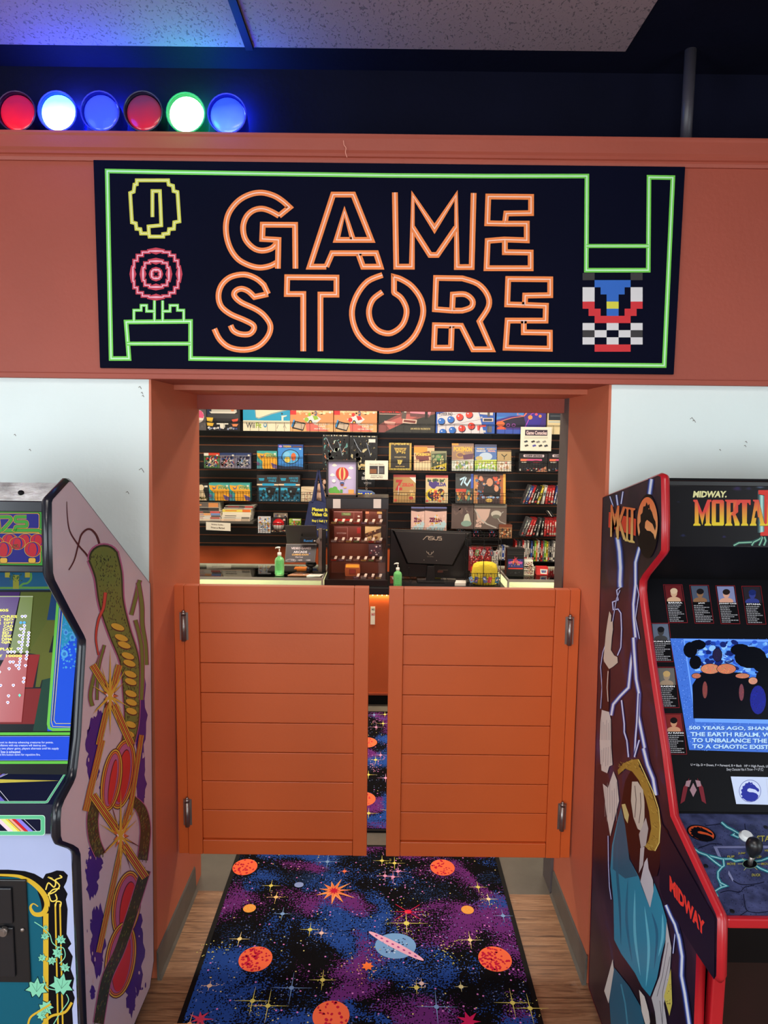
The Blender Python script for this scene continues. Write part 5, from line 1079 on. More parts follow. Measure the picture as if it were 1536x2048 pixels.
prod('toy_box', 'dark toy game box with a silver tray and yellow and red lettering', 'box', 413, 800, 480, 861, (30, 32, 44), [('r', 0, 0, 1, 1, (40, 40, 48)), ('r', .02, 0, .12, .55, (30, 44, 80)), ('r', .15, 0, .9, .38, (196, 192, 184)), ('p', [(.08, .38), (.92, .38), (.84, .44), (.14, .44)], (226, 222, 214)), ('r', .2, .18, .8, .22, (240, 238, 230)), ('e', .33, .26, .05, .05, (200, 50, 52)), ('e', .78, .33, .05, .04, (226, 150, 110)), ('r', .05, .46, .95, .6, (60, 60, 66)), ('p', [(0, .62), (.25, .62), (.35, .72), (.65, .72), (.75, .62), (1, .62), (1, 1), (0, 1)], (24, 24, 34)), ('p', [(.0, .57), (.2, .58), (.17, .72), (.02, .7)], (240, 196, 70)), ('p', [(.0, .74), (.22, .76), (.18, .86), (.02, .84)], (240, 190, 66)), ('p', [(.75, .64), (.95, .6), (.92, .7), (.78, .72)], (232, 90, 70)), ('p', [(.75, .78), (.95, .78), (.9, .86), (.78, .86)], (240, 140, 90)), ('r', .3, .76, .65, .8, WT), ('r', .4, .8, .55, .9, WT), ('s', 40, [(60, 80, 150), (230, 226, 222), (150, 160, 190)], .02, .86, .95, 1, .05)], Z1, d=.2)
prod('exercise_board_box', 'blue and white Wii Fit U box on the top row', 'box', 486, 792, 580, 862, (230, 224, 206), [('r', 0, 0, 1, .7, (26, 160, 208)), ('r', 0, .7, 1, 1, (240, 230, 204)), ('p', [(.2, 0), (1, 0), (1, .38), (.62, .52), (.33, .66), (.27, .62), (.25, .4)], (150, 176, 178)), ('p', [(.21, 0), (1, 0), (1, .35), (.6, .49), (.34, .62), (.28, .6), (.27, .38)], (240, 228, 202)), ('t', 'Wii', .06, .76, .25, .92, (110, 108, 104)), ('t', 'Fit', .27, .76, .39, .92, (150, 186, 40)), ('e', .47, .83, .035, .07, (30, 140, 200)), ('e', .47, .82, .018, .045, (240, 230, 204)), ('r', .82, .56, .86, .7, WT), ('e', .83, .5, .015, .025, (60, 40, 30)), ('p', [(.8, .56), (.93, .54), (.93, .57), (.86, .6)], WT), ('l', [(.72, .93), (.75, .82)], .008, (90, 84, 78)), ('l', [(.86, .9), (.88, .8), (.92, .92)], .008, (120, 110, 100))], Z1, d=.18)
def kart(x0, col, lab):
    prod('racing_kit_box', lab, 'box', x0, 800, x0+86, 862, (232, 120, 60), [('r', 0, 0, 1, 1, (240, 176, 120)), ('r', 0, 0, 1, .4, (244, 206, 158)), ('r', 0, .4, 1, .72, (232, 150, 96)), ('r', .0, .2, .14, .47, (220, 44, 50)), ('e', .05, .3, .022, .04, WT), ('e', .09, .3, .022, .04, WT), ('p', [(.3, .6), (.5, .48), (.62, .5), (.72, .6), (.6, .74), (.42, .74)], (222, 222, 226)), ('p', [(.52, .5), (.62, .5), (.66, .6), (.56, .64)], col), ('e', .38, .62, .05, .07, col), ('e', .47, .72, .045, .09, BK), ('e', .47, .72, .025, .05, (240, 190, 70)), ('e', .45, .46, .035, .06, col), ('e', .59, .42, .035, .08, (90, 100, 130)), ('s', 30, [(230, 190, 140), (200, 140, 90), (250, 226, 180)], .15, .25, .98, .5, .05), ('p', [(.1, .66), (.36, .74), (.3, .98), (.04, .9)], (20, 22, 28)), ('p', [(.13, .7), (.34, .77), (.29, .94), (.08, .87)], (200, 180, 160)), ('p', [(.08, .62), (.11, .63), (.06, .86), (.02, .85)], (60, 150, 220)), ('r', .84, .23, .97, .3, BK), ('p', [(.36, .74), (.5, .72), (.9, .98), (.38, .98)], (228, 110, 100)), ('t', 'MARIO KART', .56, .74, .92, .79, WT), ('t', 'LIVE', .66, .81, .82, .86, WT), ('t', 'HOME CIRCUIT', .56, .89, .92, .93, WT), ('r', .9, .36, .95, .42, WT)], Z1, d=.16, group='racing kit boxes on the top row')
kart(580.5, (150, 190, 60), 'orange Mario Kart Live box with the green kart, left of its red twin'); kart(668, (214, 50, 50), 'orange Mario Kart Live box with the red kart, left of the ACTION SET box')
prod('console_box', 'dark red ACTION SET console box on the top row', 'box', 757.5, 804, 870, 863, (52, 50, 46), [('r', 0, 0, 1, 1, (50, 50, 46)), ('p', [(0, .75), (.5, .25), (1, .2), (1, .38), (.4, .7), (.1, 1), (0, 1)], (140, 78, 76)), ('p', [(.1, .7), (.5, .4), (.9, .3), (.6, .55), (.2, .9)], (190, 100, 96)), ('tb', 'ACTION SET', .01, .2, .4, .36, (236, 50, 48)), ('r', .01, .39, .38, .41, (220, 180, 170)), ('p', [(.55, .2), (.95, .2), (.9, .48), (.56, .45)], (232, 140, 160)), ('p', [(.55, .36), (.9, .4), (.9, .5), (.56, .47)], (110, 70, 74)), ('r', .82, .25, .87, .55, (30, 26, 28)), ('p', [(.43, .55), (.68, .58), (.67, .72), (.42, .68)], (236, 200, 184)), ('p', [(.45, .58), (.66, .61), (.65, .69), (.44, .65)], (120, 60, 56)), ('p', [(.43, .2), (.5, .2), (.48, .56), (.4, .54)], (96, 84, 80)), ('r', .45, .24, .49, .34, WT), ('p', [(.1, .62), (.3, .66), (.28, .76), (.16, .74), (.1, .68)], (240, 170, 160)), ('t', 'LEARN. WATCH. PLAY. THE ULTIMATE SYSTEM', .57, .84, .92, .9, (222, 200, 140)), ('s', 30, [(190, 170, 140)], 0, .4, 1, 1, .006)], Z1, d=.16)
bl_, rd_ = (40, 110, 205), (226, 66, 54)
dots = []
for i, (x, y, c) in enumerate(((.09, .62, bl_), (.25, .56, bl_), (.4, .48, rd_), (.56, .4, rd_), (.12, .97, bl_), (.28, .9, bl_), (.44, .84, rd_), (.6, .76, rd_))): dots += [('e', x+.008, y+.02, .062, .115, (60, 50, 80)), ('e', x, y, .058, .105, c), ('e', x-.02, y-.03, .014, .022, (200, 210, 240))]
prod('floor_mat_box', 'blue box with a white mat of blue and red round dots', 'box', 872, 804, 990, 864, (38, 90, 180), [('r', 0, 0, 1, 1, (44, 92, 186)), ('p', [(.02, .4), (.3, .25), (.7, .18), (.82, 1), (.03, 1)], (224, 216, 226)), ('t', 'POWER PAD', .05, .34, .28, .44, (40, 40, 60)), ('l', [(.04, .47), (.7, .28)], .008, (60, 60, 80)), ('l', [(.04, .8), (.76, .55)], .008, (60, 60, 80))]+dots+[('p', [(.72, .2), (.97, .2), (.96, .42), (.74, .38)], (218, 208, 206)), ('r', .87, .3, .91, .46, (90, 90, 96)), ('r', .79, .5, .97, .62, (214, 200, 196)), ('r', .81, .53, .95, .6, (60, 56, 60)), ('t', 'CONTROL DECK', .68, .46, .79, .52, WT), ('p', [(.7, .74), (.85, .72), (.85, .78), (.76, .79), (.74, .9), (.71, .9)], (226, 80, 80)), ('r', .87, .76, .95, .96, (100, 100, 108)), ('t', 'ZAPPER', .76, .9, .85, .97, WT)], Z1, d=.16)
prod('console_box', 'purple and cyan Nintendo 64 box with Japanese lettering, behind the Game Consoles notice', 'box', 993, 806, 1092, 865, (60, 40, 110), [('r', 0, 0, 1, 1, (60, 140, 220)), ('r', 0, .2, .4, .45, (58, 110, 200)), ('p', [(0, .55), (.3, .42), (.55, .4), (.55, .2), (1, .2), (1, 1), (0, 1)], (70, 50, 140)), ('p', [(.08, .62), (.3, .5), (.55, .44), (.62, .8), (.12, .8)], (34, 28, 60)), ('l', [(.08, .6), (.3, .49), (.56, .42), (.62, .3)], .02, (240, 130, 90)), ('l', [(.45, .2), (.42, .38), (.55, .42), (.6, .3)], .014, (240, 120, 120)), ('e', .24, .72, .04, .05, (180, 80, 200)), ('e', .24, .72, .028, .035, (34, 28, 60)), ('e', .35, .72, .04, .05, (180, 80, 200)), ('e', .35, .72, .028, .035, (34, 28, 60)), ('e', .08, .68, .09, .09, (236, 110, 60)), ('e', .1, .85, .1, .08, (226, 90, 60)), ('p', [(.55, .8), (.72, .3), (.85, .25), (.95, .4), (.85, .8)], (60, 50, 160)), ('l', [(.58, .8), (.7, .35), (.84, .26)], .015, (200, 80, 200)), ('e', .68, .46, .045, .07, (240, 150, 80)), ('e', .8, .36, .03, .04, (232, 90, 130)), ('e', .88, .42, .03, .05, (240, 150, 80)), ('r', 0, .86, 1, 1, (60, 90, 190)), ('t', 'ニンテンドウ64', .03, .22, .32, .29, WT)], Z1, d=.16)
prod('console_box', 'cream box with a dark window, rightmost on the top row', 'box', 1095, 806, 1150, 865, (226, 204, 156), [('r', 0, 0, 1, 1, (232, 214, 170)), ('r', .04, .2, 1, .55, (40, 48, 62)), ('r', .1, .28, .9, .31, (110, 120, 130)), ('r', .1, .4, .9, .43, (90, 100, 110)), ('r', .04, .58, 1, .63, (190, 200, 196))], Z1, d=.16)
# --- row 2
Z2 = basket(384, 503, 916, 931, 941, 'second row wire basket holding the three card game boxes'); basket(512, 607.5, 916, 931, 941, 'second row wire basket holding the blue square puzzle box'); basket(609, 648, 931, None, 941, 'empty shallow wire basket beside the blue puzzle box', .02)
basket(776, 895, 920, 935.5, 942.5, 'second row wire basket in front of the black and gold book'); basket(902, 1025, 920, 935.5, 942.5, 'second row wire basket in front of the gold POKEMON guide'); basket(1036, 1200, 920, 935.5, 942.5, 'second row wire basket in front of the GENESIS boxes')
for i, (x0, pal, lab) in enumerate(((408, [(196, 40, 44), (90, 140, 90), (230, 200, 150), (60, 90, 160), (240, 220, 190)], 'small card box with red top, left of three in the second row'), (439.5, [(60, 80, 140), (170, 160, 180), (230, 220, 220), (40, 44, 80), (190, 90, 90)], 'small dark blue card box, middle of three in the second row'), (471, [(70, 70, 110), (150, 150, 180), (220, 210, 220), (50, 50, 80), (120, 150, 190)], 'small grey-blue card box, right of three in the second row'))):
    prod('card_game_box', lab, 'box', x0, 906, x0+31, 938, pal[0], [('r', 0, 0, 1, 1, tuple(int(v*.85) for v in pal[1]))]+([('r', 0, 0, 1, .16, (220, 70, 50)), ('r', 0, 0, .3, .2, WT)] if i == 0 else [('r', 0, 0, 1, .15, (40, 60, 110))])+[('s', 90, pal, 0, .15, 1, 1, .14), ('s', 30, [WT, (250, 240, 230)], .1, .4, .9, .9, .05), ('r', .8, .1, .92, .2, WT)], Z2, d=.1, group='small card boxes in the second row')
def etb(x0, y0, x1, y1, zb, lab):
    prod('card_set_box', lab, 'box', x0, y0, x1, y1, (70, 160, 160), [('r', 0, 0, 1, 1, (70, 170, 168)), ('p', [(0, .12), (.3, .16), (.5, .1), (.9, .18), (1, .4), (1, 1), (.25, 1), (.28, .6), (.05, .35)], (246, 176, 50)), ('r', .45, .15, .95, .35, (150, 180, 110)), ('s', 26, [(226, 190, 110), (110, 150, 110)], .4, .14, .95, .4, .06), ('p', [(.15, .2), (.28, .3), (.4, .1), (.33, .34), (.22, .38)], (110, 110, 140)), ('p', [(.7, .65), (1, .8), (1, 1), (.78, .95)], (110, 90, 150)), ('p', [(0, .55), (.2, .65), (.3, 1), (0, 1)], (80, 150, 170)), ('p', [(0, .6), (.14, .7), (.1, .85), (0, .8)], (120, 90, 140)), ('r', .85, .12, .95, .2, WT), ('l', [(.4, .5), (.4, 1)], .02, (180, 120, 40)), ('l', [(.65, .45), (.65, 1)], .02, (190, 130, 50))], zb, d=.1, group='teal and yellow card set boxes')
etb(514, 902, 554, 938, Z2, 'teal and yellow card set box beside the blue puzzle box')
prod('puzzle_box', 'square blue building toy box with a pixel ring pattern and POKEMON lettering', 'box', 556, 889, 606, 939, (40, 70, 140), [('r', 0, 0, 1, 1, (60, 140, 226)), ('r', 0, 0, 1, .14, (40, 70, 150)), ('e', .1, .08, .07, .04, (190, 150, 230)), ('t', 'POKEMON', .22, .04, .52, .12, (240, 200, 70)), ('r', .6, .06, .95, .1, (120, 80, 60)), ('e', .5, .5, .36, .3, (20, 30, 60)), ('e', .5, .5, .33, .27, (90, 180, 240)), ('e', .38, .62, .12, .12, (236, 206, 90)), ('e', .62, .5, .1, .16, (226, 110, 60)), ('e', .36, .4, .12, .1, (130, 200, 240)), ('p', [(0, .85), (.3, .9), (.7, .88), (1, .92), (1, 1), (0, 1)], (30, 40, 70)), ('r', .85, .16, .93, .2, WT)], Z2, d=.08)
def magz(lab, x0, y0, x1, zb, side, art, cat='book', name='strategy_guide', lean=.16, d=.012, group='guide books standing in the wire baskets'):
    prod(name, lab, cat, x0, y0, x1, 944, side, art, zb, d=d, lean=lean, Y=YI, group=group)
magz('black and gold hardback guide with a gold triangle on its cover', 778, 886, 823, Z2, (190, 160, 70), [('r', 0, 0, 1, 1, (200, 168, 74)), ('r', .08, .06, .92, .94, (28, 26, 26)), ('s', 50, [(150, 120, 50), (226, 196, 100)], 0, 0, 1, .07, .05), ('s', 50, [(230, 210, 90), (250, 230, 120)], 0, .92, 1, 1, .04), ('p', [(.22, .18), (.78, .18), (.68, .38), (.5, .3), (.34, .4)], (180, 150, 70)), ('s', 26, [(220, 190, 90), (120, 96, 40)], .24, .18, .76, .42, .05), ('p', [(.36, .62), (.62, .62), (.48, .82)], (214, 184, 80)), ('s', 20, [(240, 210, 110)], .36, .6, .62, .8, .05), ('t', 'COLLECTOR', .24, .5, .76, .55, (200, 180, 130)), ('t', 'EDITION', .3, .85, .7, .89, (210, 180, 120))])
magz('beige POKEMON guide with an orange corner', 828, 891, 869, Z2, (214, 176, 130), [('r', 0, 0, 1, 1, (232, 190, 146)), ('r', 0, 0, 1, .1, (150, 90, 60)), ('r', 0, .06, .65, .3, (232, 150, 50)), ('p', [(.05, .34), (.75, .22), (.85, .44), (.12, .58)], (120, 60, 50)), ('tb', 'POKEMON', .1, .3, .82, .42, (232, 190, 80)), ('p', [(.2, .5), (.7, .4), (.75, .58), (.28, .66)], (110, 40, 50)), ('r', .05, .66, .95, .98, (240, 214, 170))])
prod('strategy_guide', 'small green-grey guide in front of the beige POKEMON guide', 'book', 862, 902, 893, 944, (120, 130, 90), [('r', 0, 0, 1, 1, (150, 150, 120)), ('p', [(.05, .15), (.95, .1), (.95, .75), (.05, .85)], (74, 84, 66)), ('e', .5, .35, .25, .18, (80, 140, 80)), ('s', 40, [(60, 90, 60), (150, 160, 120), (220, 200, 140)], .05, .15, .95, .7, .1), ('p', [(0, .85), (1, .6), (1, 1), (0, 1)], (214, 190, 60)), ('s', 30, [(40, 40, 34), (230, 220, 200)], .0, .75, 1, 1, .08)], Z2, Y=YI-.006, d=.005, lean=.05, group='guide books standing in the wire baskets')
magz('gold and purple POKEMON guide in the second row', 904, 887, 948, Z2, (150, 120, 90), [('r', 0, 0, 1, 1, (150, 116, 96)), ('r', 0, 0, .3, .07, (236, 150, 50)), ('r', .3, 0, 1, .07, (120, 90, 80)), ('tb', 'POKEMON', .08, .12, .92, .3, (222, 176, 60)), ('e', .4, .42, .22, .12, (180, 140, 80)), ('e', .38, .42, .14, .07, (120, 80, 80)), ('p', [(.5, .42), (1, .36), (.95, .55), (.55, .6)], (86, 46, 80)), ('p', [(0, .62), (1, .58), (1, 1), (0, 1)], (206, 210, 200)), ('s', 40, [(240, 240, 240), (120, 150, 190), (140, 170, 90), (226, 190, 150)], 0, .6, 1, 1, .1)])
magz('blue guide with green meadow and white clouds on its cover', 950, 889, 994, Z2, (70, 90, 150), [('r', 0, 0, 1, 1, (70, 110, 180)), ('r', 0, 0, 1, .1, (44, 56, 96)), ('t', 'POKEMON', .1, .14, .45, .2, (236, 200, 110)), ('t', 'POKEMON', .55, .14, .95, .2, (230, 190, 110)), ('t', 'DIAMOND', .08, .22, .5, .28, WT), ('t', 'PEARL', .6, .22, .95, .28, (240, 170, 150)), ('e', .5, .45, .3, .15, (180, 200, 226)), ('e', .2, .52, .16, .08, (190, 170, 110)), ('p', [(0, .6), (1, .56), (1, 1), (0, 1)], (196, 214, 90)), ('e', .5, .9, .6, .16, (150, 200, 90)), ('e', .5, 1.0, .5, .1, (200, 220, 240)), ('s', 26, [(230, 230, 150), (240, 240, 236)], 0, .6, 1, .98, .08)])
magz('small tan guide at the right end of the second row guides', 995, 900, 1023, Z2, (170, 146, 100), [('r', 0, 0, 1, 1, (176, 150, 104)), ('r', 0, 0, 1, .08, (90, 60, 40)), ('l', [(.3, .2), (.5, .32), (.7, .2)], .05, (60, 50, 30)), ('l', [(.5, .32), (.5, .45)], .05, (60, 50, 30)), ('p', [(0, .55), (1, .5), (1, 1), (0, 1)], (226, 216, 200)), ('s', 30, [(236, 226, 220), (200, 90, 80), (190, 150, 110)], 0, .5, 1, 1, .1)])
prod('accessory_box', 'thin green box lying on the left GENESIS box', 'box', 1040, 900, 1080, 907.5, (96, 120, 60), None, Z2+.2, d=.1) if 0 else None
def gen(x0, x1, lab):
    prod('console_box', lab, 'box', x0, 907, x1, 944, (30, 28, 34), [('r', 0, 0, 1, 1, (34, 32, 38)), ('p', [(.16, .06), (.86, .06), (.88, .12), (.86, .2), (.16, .2), (.14, .12)], (214, 196, 206)), ('tb', 'GENESIS', .2, .08, .82, .18, (60, 52, 60)), ('r', .05, .3, .8, .4, (214, 90, 140)), ('p', [(.05, .3), (.3, .3), (.25, .42), (.05, .42)], (240, 120, 90)), ('t', '16-BIT', .08, .44, .3, .52, WT), ('e', .6, .5, .22, .12, (54, 50, 56)), ('e', .6, .48, .12, .05, (120, 50, 60)), ('p', [(.6, 1), (.95, .7), (1, 1)], (200, 140, 110)), ('s', 24, [(70, 110, 190), (230, 220, 210), (200, 60, 60), (90, 86, 90)], .0, .75, 1, 1, .05), ('e', .05, .9, .03, .06, WT)], Z2, d=.2, group='GENESIS console boxes')
gen(1038, 1095, 'black GENESIS console box directly under the Game Consoles notice'); gen(1096, 1153, 'black GENESIS console box half hidden by the right jamb')
# notices hanging on the wall
def notice(x0, y0, x1, y1, Y, label, art, tilt=0, name='paper_notice'):
    X0, X1 = onY(Y, x0, (y0+y1)/2).x, onY(Y, x1, (y0+y1)/2).x; z1 = onY(Y, (x0+x1)/2, y0).z; z0 = onY(Y, (x0+x1)/2, y1).z; dz = tilt*(X1-X0)
    o = MB().hexa([(X0, Y, z0), (X1, Y, z0+dz), (X1, Y+.002, z0+dz), (X0, Y+.002, z0), (X0, Y, z1), (X1, Y, z1+dz), (X1, Y+.002, z1+dz), (X0, Y+.002, z1)]).build(name, M['paper'], label=label, cat='sign')
    a = artU((X0, Y, z1), (X1-X0, 0, dz), (0, 0, z0-z1), (0, -1, 0), eps=1.5e-4, base=.0005); spec(a, art); a.build('printing', M['print'], o); return o
notice(1041, 854, 1103, 902, YK-.012, 'white notice reading Game Consoles with rows of small console drawings', [('r', .14, .12, .86, .36, (60, 44, 66)), ('t', 'Game Consoles', .18, .16, .84, .32, (236, 210, 214)), ('r', .12, .41, .88, .425, (170, 160, 150)), ('r', .12, .46, .88, .475, (170, 160, 150))]+[('p', [(x, y), (x+.1, y-.05), (x+.14, y+.02), (x+.03, y+.06)], c) for x, y, c in ((.11, .6, (60, 70, 80)), (.34, .6, (50, 50, 56)), (.5, .61, (130, 130, 130)), (.7, .6, (150, 150, 146)), (.13, .77, (70, 70, 70)), (.38, .77, (80, 80, 170)), (.58, .77, (60, 60, 60)), (.76, .77, (60, 66, 80)))])
notice(730, 921, 776, 959, 6.2, 'white notice with a dark photo, right of the framed picture', [('r', .2, .28, .85, .72, (60, 58, 62)), ('r', .22, .45, .5, .68, (140, 90, 60)), ('r', .56, .3, .6, .7, (220, 220, 220)), ('r', .62, .4, .8, .65, (90, 90, 96)), ('t', 'Save and Share', .2, .16, .8, .22, (150, 140, 130)), ('t', 'Sealed Item', .25, .78, .78, .83, (90, 80, 80)), ('t', 'Please ask first', .25, .87, .78, .92, (90, 80, 80))])
# bagged shirts
def bag(x0, y0, x1, y1, pal, lab, extra=()):
    o = prod('bagged_shirt', lab, 'shirt', x0, y0, x1, y1, (14, 14, 17), [('r', 0, 0, 1, 1, (14, 14, 17)), ('s', 110, pal, 0, .05, 1, 1, .09, 1.2), ('s', 60, [(12, 12, 15), (20, 20, 25)], 0, 0, 1, .9, .12), ('s', 30, [(230, 226, 214), (150, 130, 80)], 0, 0, 1, .06, .03), ('s', 30, [(200, 170, 100)], 0, .94, 1, 1, .03)]+list(extra)+[('l', [(.15, .1), (.3, .35), (.42, .48)], .02, (150, 160, 180)), ('l', [(.6, .2), (.7, .45), (.75, .6)], .02, (130, 140, 160))], None, Y=YI, d=.03, rough=.3, group='black shirts in clear bags')
    b = MB(); X = onY(YI, (x0+x1)/2, y0).x; zz = onY(YI, (x0+x1)/2, y0).z; b.bar((X, YI+.01, zz-.004), (X, YS_, zz+.02), .003); b.build('hook', M['wire'], o)
bag(645, 869, 698, 940, [(90, 150, 150), (190, 210, 200), (220, 130, 90), (40, 50, 60), (60, 90, 90)], 'black shirt in a clear bag with teal and pink prints, above the framed picture')
bag(699, 871, 755, 940, [(60, 60, 64), (200, 190, 150), (30, 30, 36), (120, 110, 80)], 'black shirt in a clear crinkled bag with gold edges', [('r', .68, .1, .92, .2, (230, 226, 220)), ('p', [(.4, .82), (.9, .86), (.86, .92), (.38, .88)], (214, 190, 130))])
prod('bagged_shirt', 'black shirt with white lettering hanging below the crinkled bag', 'shirt', 712, 941, 750, 975, (18, 18, 22), [('tb', 'GET', .35, .1, .9, .25, (200, 200, 205)), ('tb', 'BETTER', .3, .36, .98, .55, (200, 200, 205)), ('tb', 'WITH', .4, .68, .8, .8, (160, 160, 170))], None, Y=YI+.02, d=.02, group='black shirts in clear bags')
# --- row 3
Z3 = basket(384, 503, 986, 998, 1006, 'third row wire basket with the black and cream box and two teal boxes'); basket(512, 655, 986.5, 999.5, 1006.5, 'third row wire basket with the two black-topped blue boxes')
basket(776, 899, 985, 1000, 1006, 'third row wire basket in front of the two ZELDA guides'); basket(902, 1025, 984, 999, 1005, 'third row wire basket in front of the film cast poster book'); basket(1030, 1200, 983.5, 998.5, 1004.5, 'third row wire basket with leaning game cases')
prod('card_set_box', 'black box with a cream round-headed shape, far left of the third row', 'box', 384, 966, 417, 1003, (30, 28, 30), [('r', 0, 0, 1, 1, (34, 32, 34)), ('e', .56, .26, .17, .17, (232, 212, 180)), ('p', [(.4, .4), (.7, .4), (.78, .7), (.9, 1), (.2, 1), (.36, .7)], (226, 204, 168)), ('r', .75, .14, .95, .24, WT), ('s', 24, [(200, 180, 110), (90, 80, 50)], 0, .75, 1, 1, .08), ('r', 0, .1, .14, .24, (240, 170, 90))], Z3, d=.1)
etb(418, 966, 458.5, 1003, Z3, 'teal and yellow card set box, left one of the pair in the third row'); etb(459, 966, 500, 1003, Z3, 'teal and yellow card set box, right one of the pair in the third row')
def etb2(x0, x1, lab):
    prod('card_set_box', lab, 'box', x0, 950, x1, 1004, (26, 24, 28), [('r', 0, 0, 1, .34, (50, 46, 48)), ('r', 0, .34, 1, .4, (226, 206, 180)), ('r', .25, .32, .8, .41, (40, 160, 210)), ('r', .08, .41, 1, 1, (28, 96, 128)), ('p', [(.08, .12), (.35, .12), (.32, .22), (.12, .22)], (44, 150, 190)), ('t', 'SHROUDED', .48, .08, .92, .16, (44, 150, 190)), ('t', 'FABLE', .55, .18, .9, .26, (44, 150, 190)), ('r', .08, .41, 1, .46, (60, 60, 60)), ('r', .1, .5, .5, .58, (60, 180, 226)), ('r', .7, .5, 1, .57, (70, 190, 230)), ('s', 40, [(24, 30, 36), (20, 70, 100), (50, 150, 190), (30, 60, 60)], .08, .5, 1, 1, .09), ('p', [(.4, .5), (.6, .46), (.9, .5), (.75, .75), (.55, .85), (.45, .65)], (26, 26, 30)), ('s', 14, [(200, 214, 220)], .1, .93, .9, 1, .03), ('p', [(.52, .6), (.6, .58), (.62, .66), (.54, .68)], (130, 170, 190))], Z3, d=.12, group='tall black and blue card set boxes')
etb2(514, 557, 'tall box with black lid and blue front, left of the pair in the third row'); etb2(557.5, 600, 'tall box with black lid and blue front, right of the pair in the third row')
prod('toy_box', 'cream box leaning behind the tote bag straps', 'box', 602, 974, 630, 1005, (222, 200, 170), [('r', 0, 0, 1, 1, (228, 206, 174)), ('l', [(0, .1), (1, .3)], .04, (200, 170, 130)), ('s', 26, [(210, 170, 140), (190, 110, 100), (240, 226, 200)], 0, .3, 1, 1, .1)], Z3, d=.08, lean=.1)
pl = onY(YI+.08, 641, 985); b = MB(); b.ell((pl.x, YI+.09, pl.z-.03), .05, .04, .055); b.ell((pl.x, YI+.07, pl.z+.045), .042, .036, .04); b.ell((pl.x-.035, YI+.08, pl.z+.095), .016, .012, .022); b.ell((pl.x+.035, YI+.08, pl.z+.095), .016, .012, .022)
pt = b.build('plush_toy', mat('cream_plush', (214, 178, 160), .95, bump=.4, bscale=120), label='cream soft toy with small round ears behind the tote bag straps', cat='toy')
magz('tan ZELDA guide with a red sword-shaped letter', 787, 950, 832, Z3, (176, 140, 84), [('r', 0, 0, 1, 1, (178, 140, 86)), ('r', 0, 0, 1, .09, (180, 60, 60)), ('tb', 'ZELDA', .38, .3, .92, .42, (196, 70, 56)), ('tb', 'Z', .08, .18, .42, .56, (196, 50, 50)), ('l', [(.25, .4), (.22, .72)], .03, (210, 206, 210)), ('p', [(.72, .09), (1, .09), (1, .3)], WT), ('t', 'DX', .74, .55, .9, .63, (226, 200, 150)), ('e', .85, .75, .12, .1, (226, 190, 110)), ('e', .8, .83, .1, .06, (180, 60, 50)), ('r', .3, .68, .62, .74, (214, 186, 130)), ('e', .1, .92, .07, .05, (220, 90, 70))])
magz('ZELDA guide with purple heart shape and orange rings', 852, 951, 897, Z3, (190, 100, 90), [('r', 0, 0, 1, 1, (210, 190, 150)), ('r', 0, 0, 1, .09, (196, 80, 80)), ('s', 30, [(60, 90, 60), (220, 200, 160)], 0, .08, 1, .3, .1), ('p', [(.15, .2), (.32, .26), (.45, .2), (.6, .3), (.36, .52), (.14, .36)], (70, 50, 130)), ('tb', 'ELDA', .48, .26, .92, .4, (70, 54, 140)), ('e', .3, .7, .3, .22, (230, 200, 50)), ('e', .33, .7, .24, .17, (30, 30, 50)), ('e', .45, .65, .16, .12, (230, 120, 50)), ('e', .68, .62, .16, .14, (44, 30, 30)), ('s', 50, [(240, 160, 60), (40, 40, 80), (180, 60, 60), (240, 220, 120)], .1, .5, .9, .98, .07), ('e', .07, .93, .06, .04, (230, 80, 80)), ('e', .65, .93, .06, .04, (230, 120, 90))])
magz('dark poster book with a glowing 70 at the top', 912, 947, 948, Z3, (60, 60, 66), [('r', 0, 0, 1, 1, (56, 60, 64)), ('s', 60, [(120, 60, 50), (90, 140, 120), (220, 160, 90), (50, 50, 60)], 0, .5, 1, 1, .12), ('r', .02, .52, .6, .62, (200, 70, 50)), ('l', [(.25, .22), (.5, .14), (.3, .4)], .07, (190, 226, 250)), ('l', [(.6, .14), (.5, .3), (.65, .4), (.85, .2)], .07, (190, 226, 250)), ('r', .86, .02, 1, .5, (60, 90, 190))])
magz('large film cast poster book with an orange right edge', 949, 945, 1013, Z3, (226, 170, 90), [('r', 0, 0, 1, 1, (70, 52, 56)), ('r', .92, .05, 1, 1, (236, 176, 80)), ('r', .82, .1, .92, 1, (170, 96, 60)), ('r', 0, .1, .12, 1, (196, 140, 90)), ('t', 'THE BEST OF EDITION', .1, .02, .6, .06, (60, 60, 60)), ('s', 60, [(226, 170, 130), (210, 90, 70), (80, 110, 150), (50, 40, 44)], 0, .1, .9, .95, .07), ('p', [(.32, .45), (.5, .3), (.62, .45), (.66, .75), (.28, .75)], (30, 28, 34)), ('e', .5, .32, .1, .13, (206, 150, 120)), ('p', [(.62, .6), (.72, .4), (.84, .55), (.82, .8), (.62, .8)], (26, 22, 28)), ('e', .71, .52, .07, .1, (214, 150, 120)), ('e', .68, .24, .05, .04, (230, 90, 60)), ('e', .22, .2, .06, .08, (220, 150, 120)), ('s', 20, [(150, 180, 220)], .2, .75, .85, .85, .05), ('e', .48, .9, .11, .06, (220, 180, 90))])
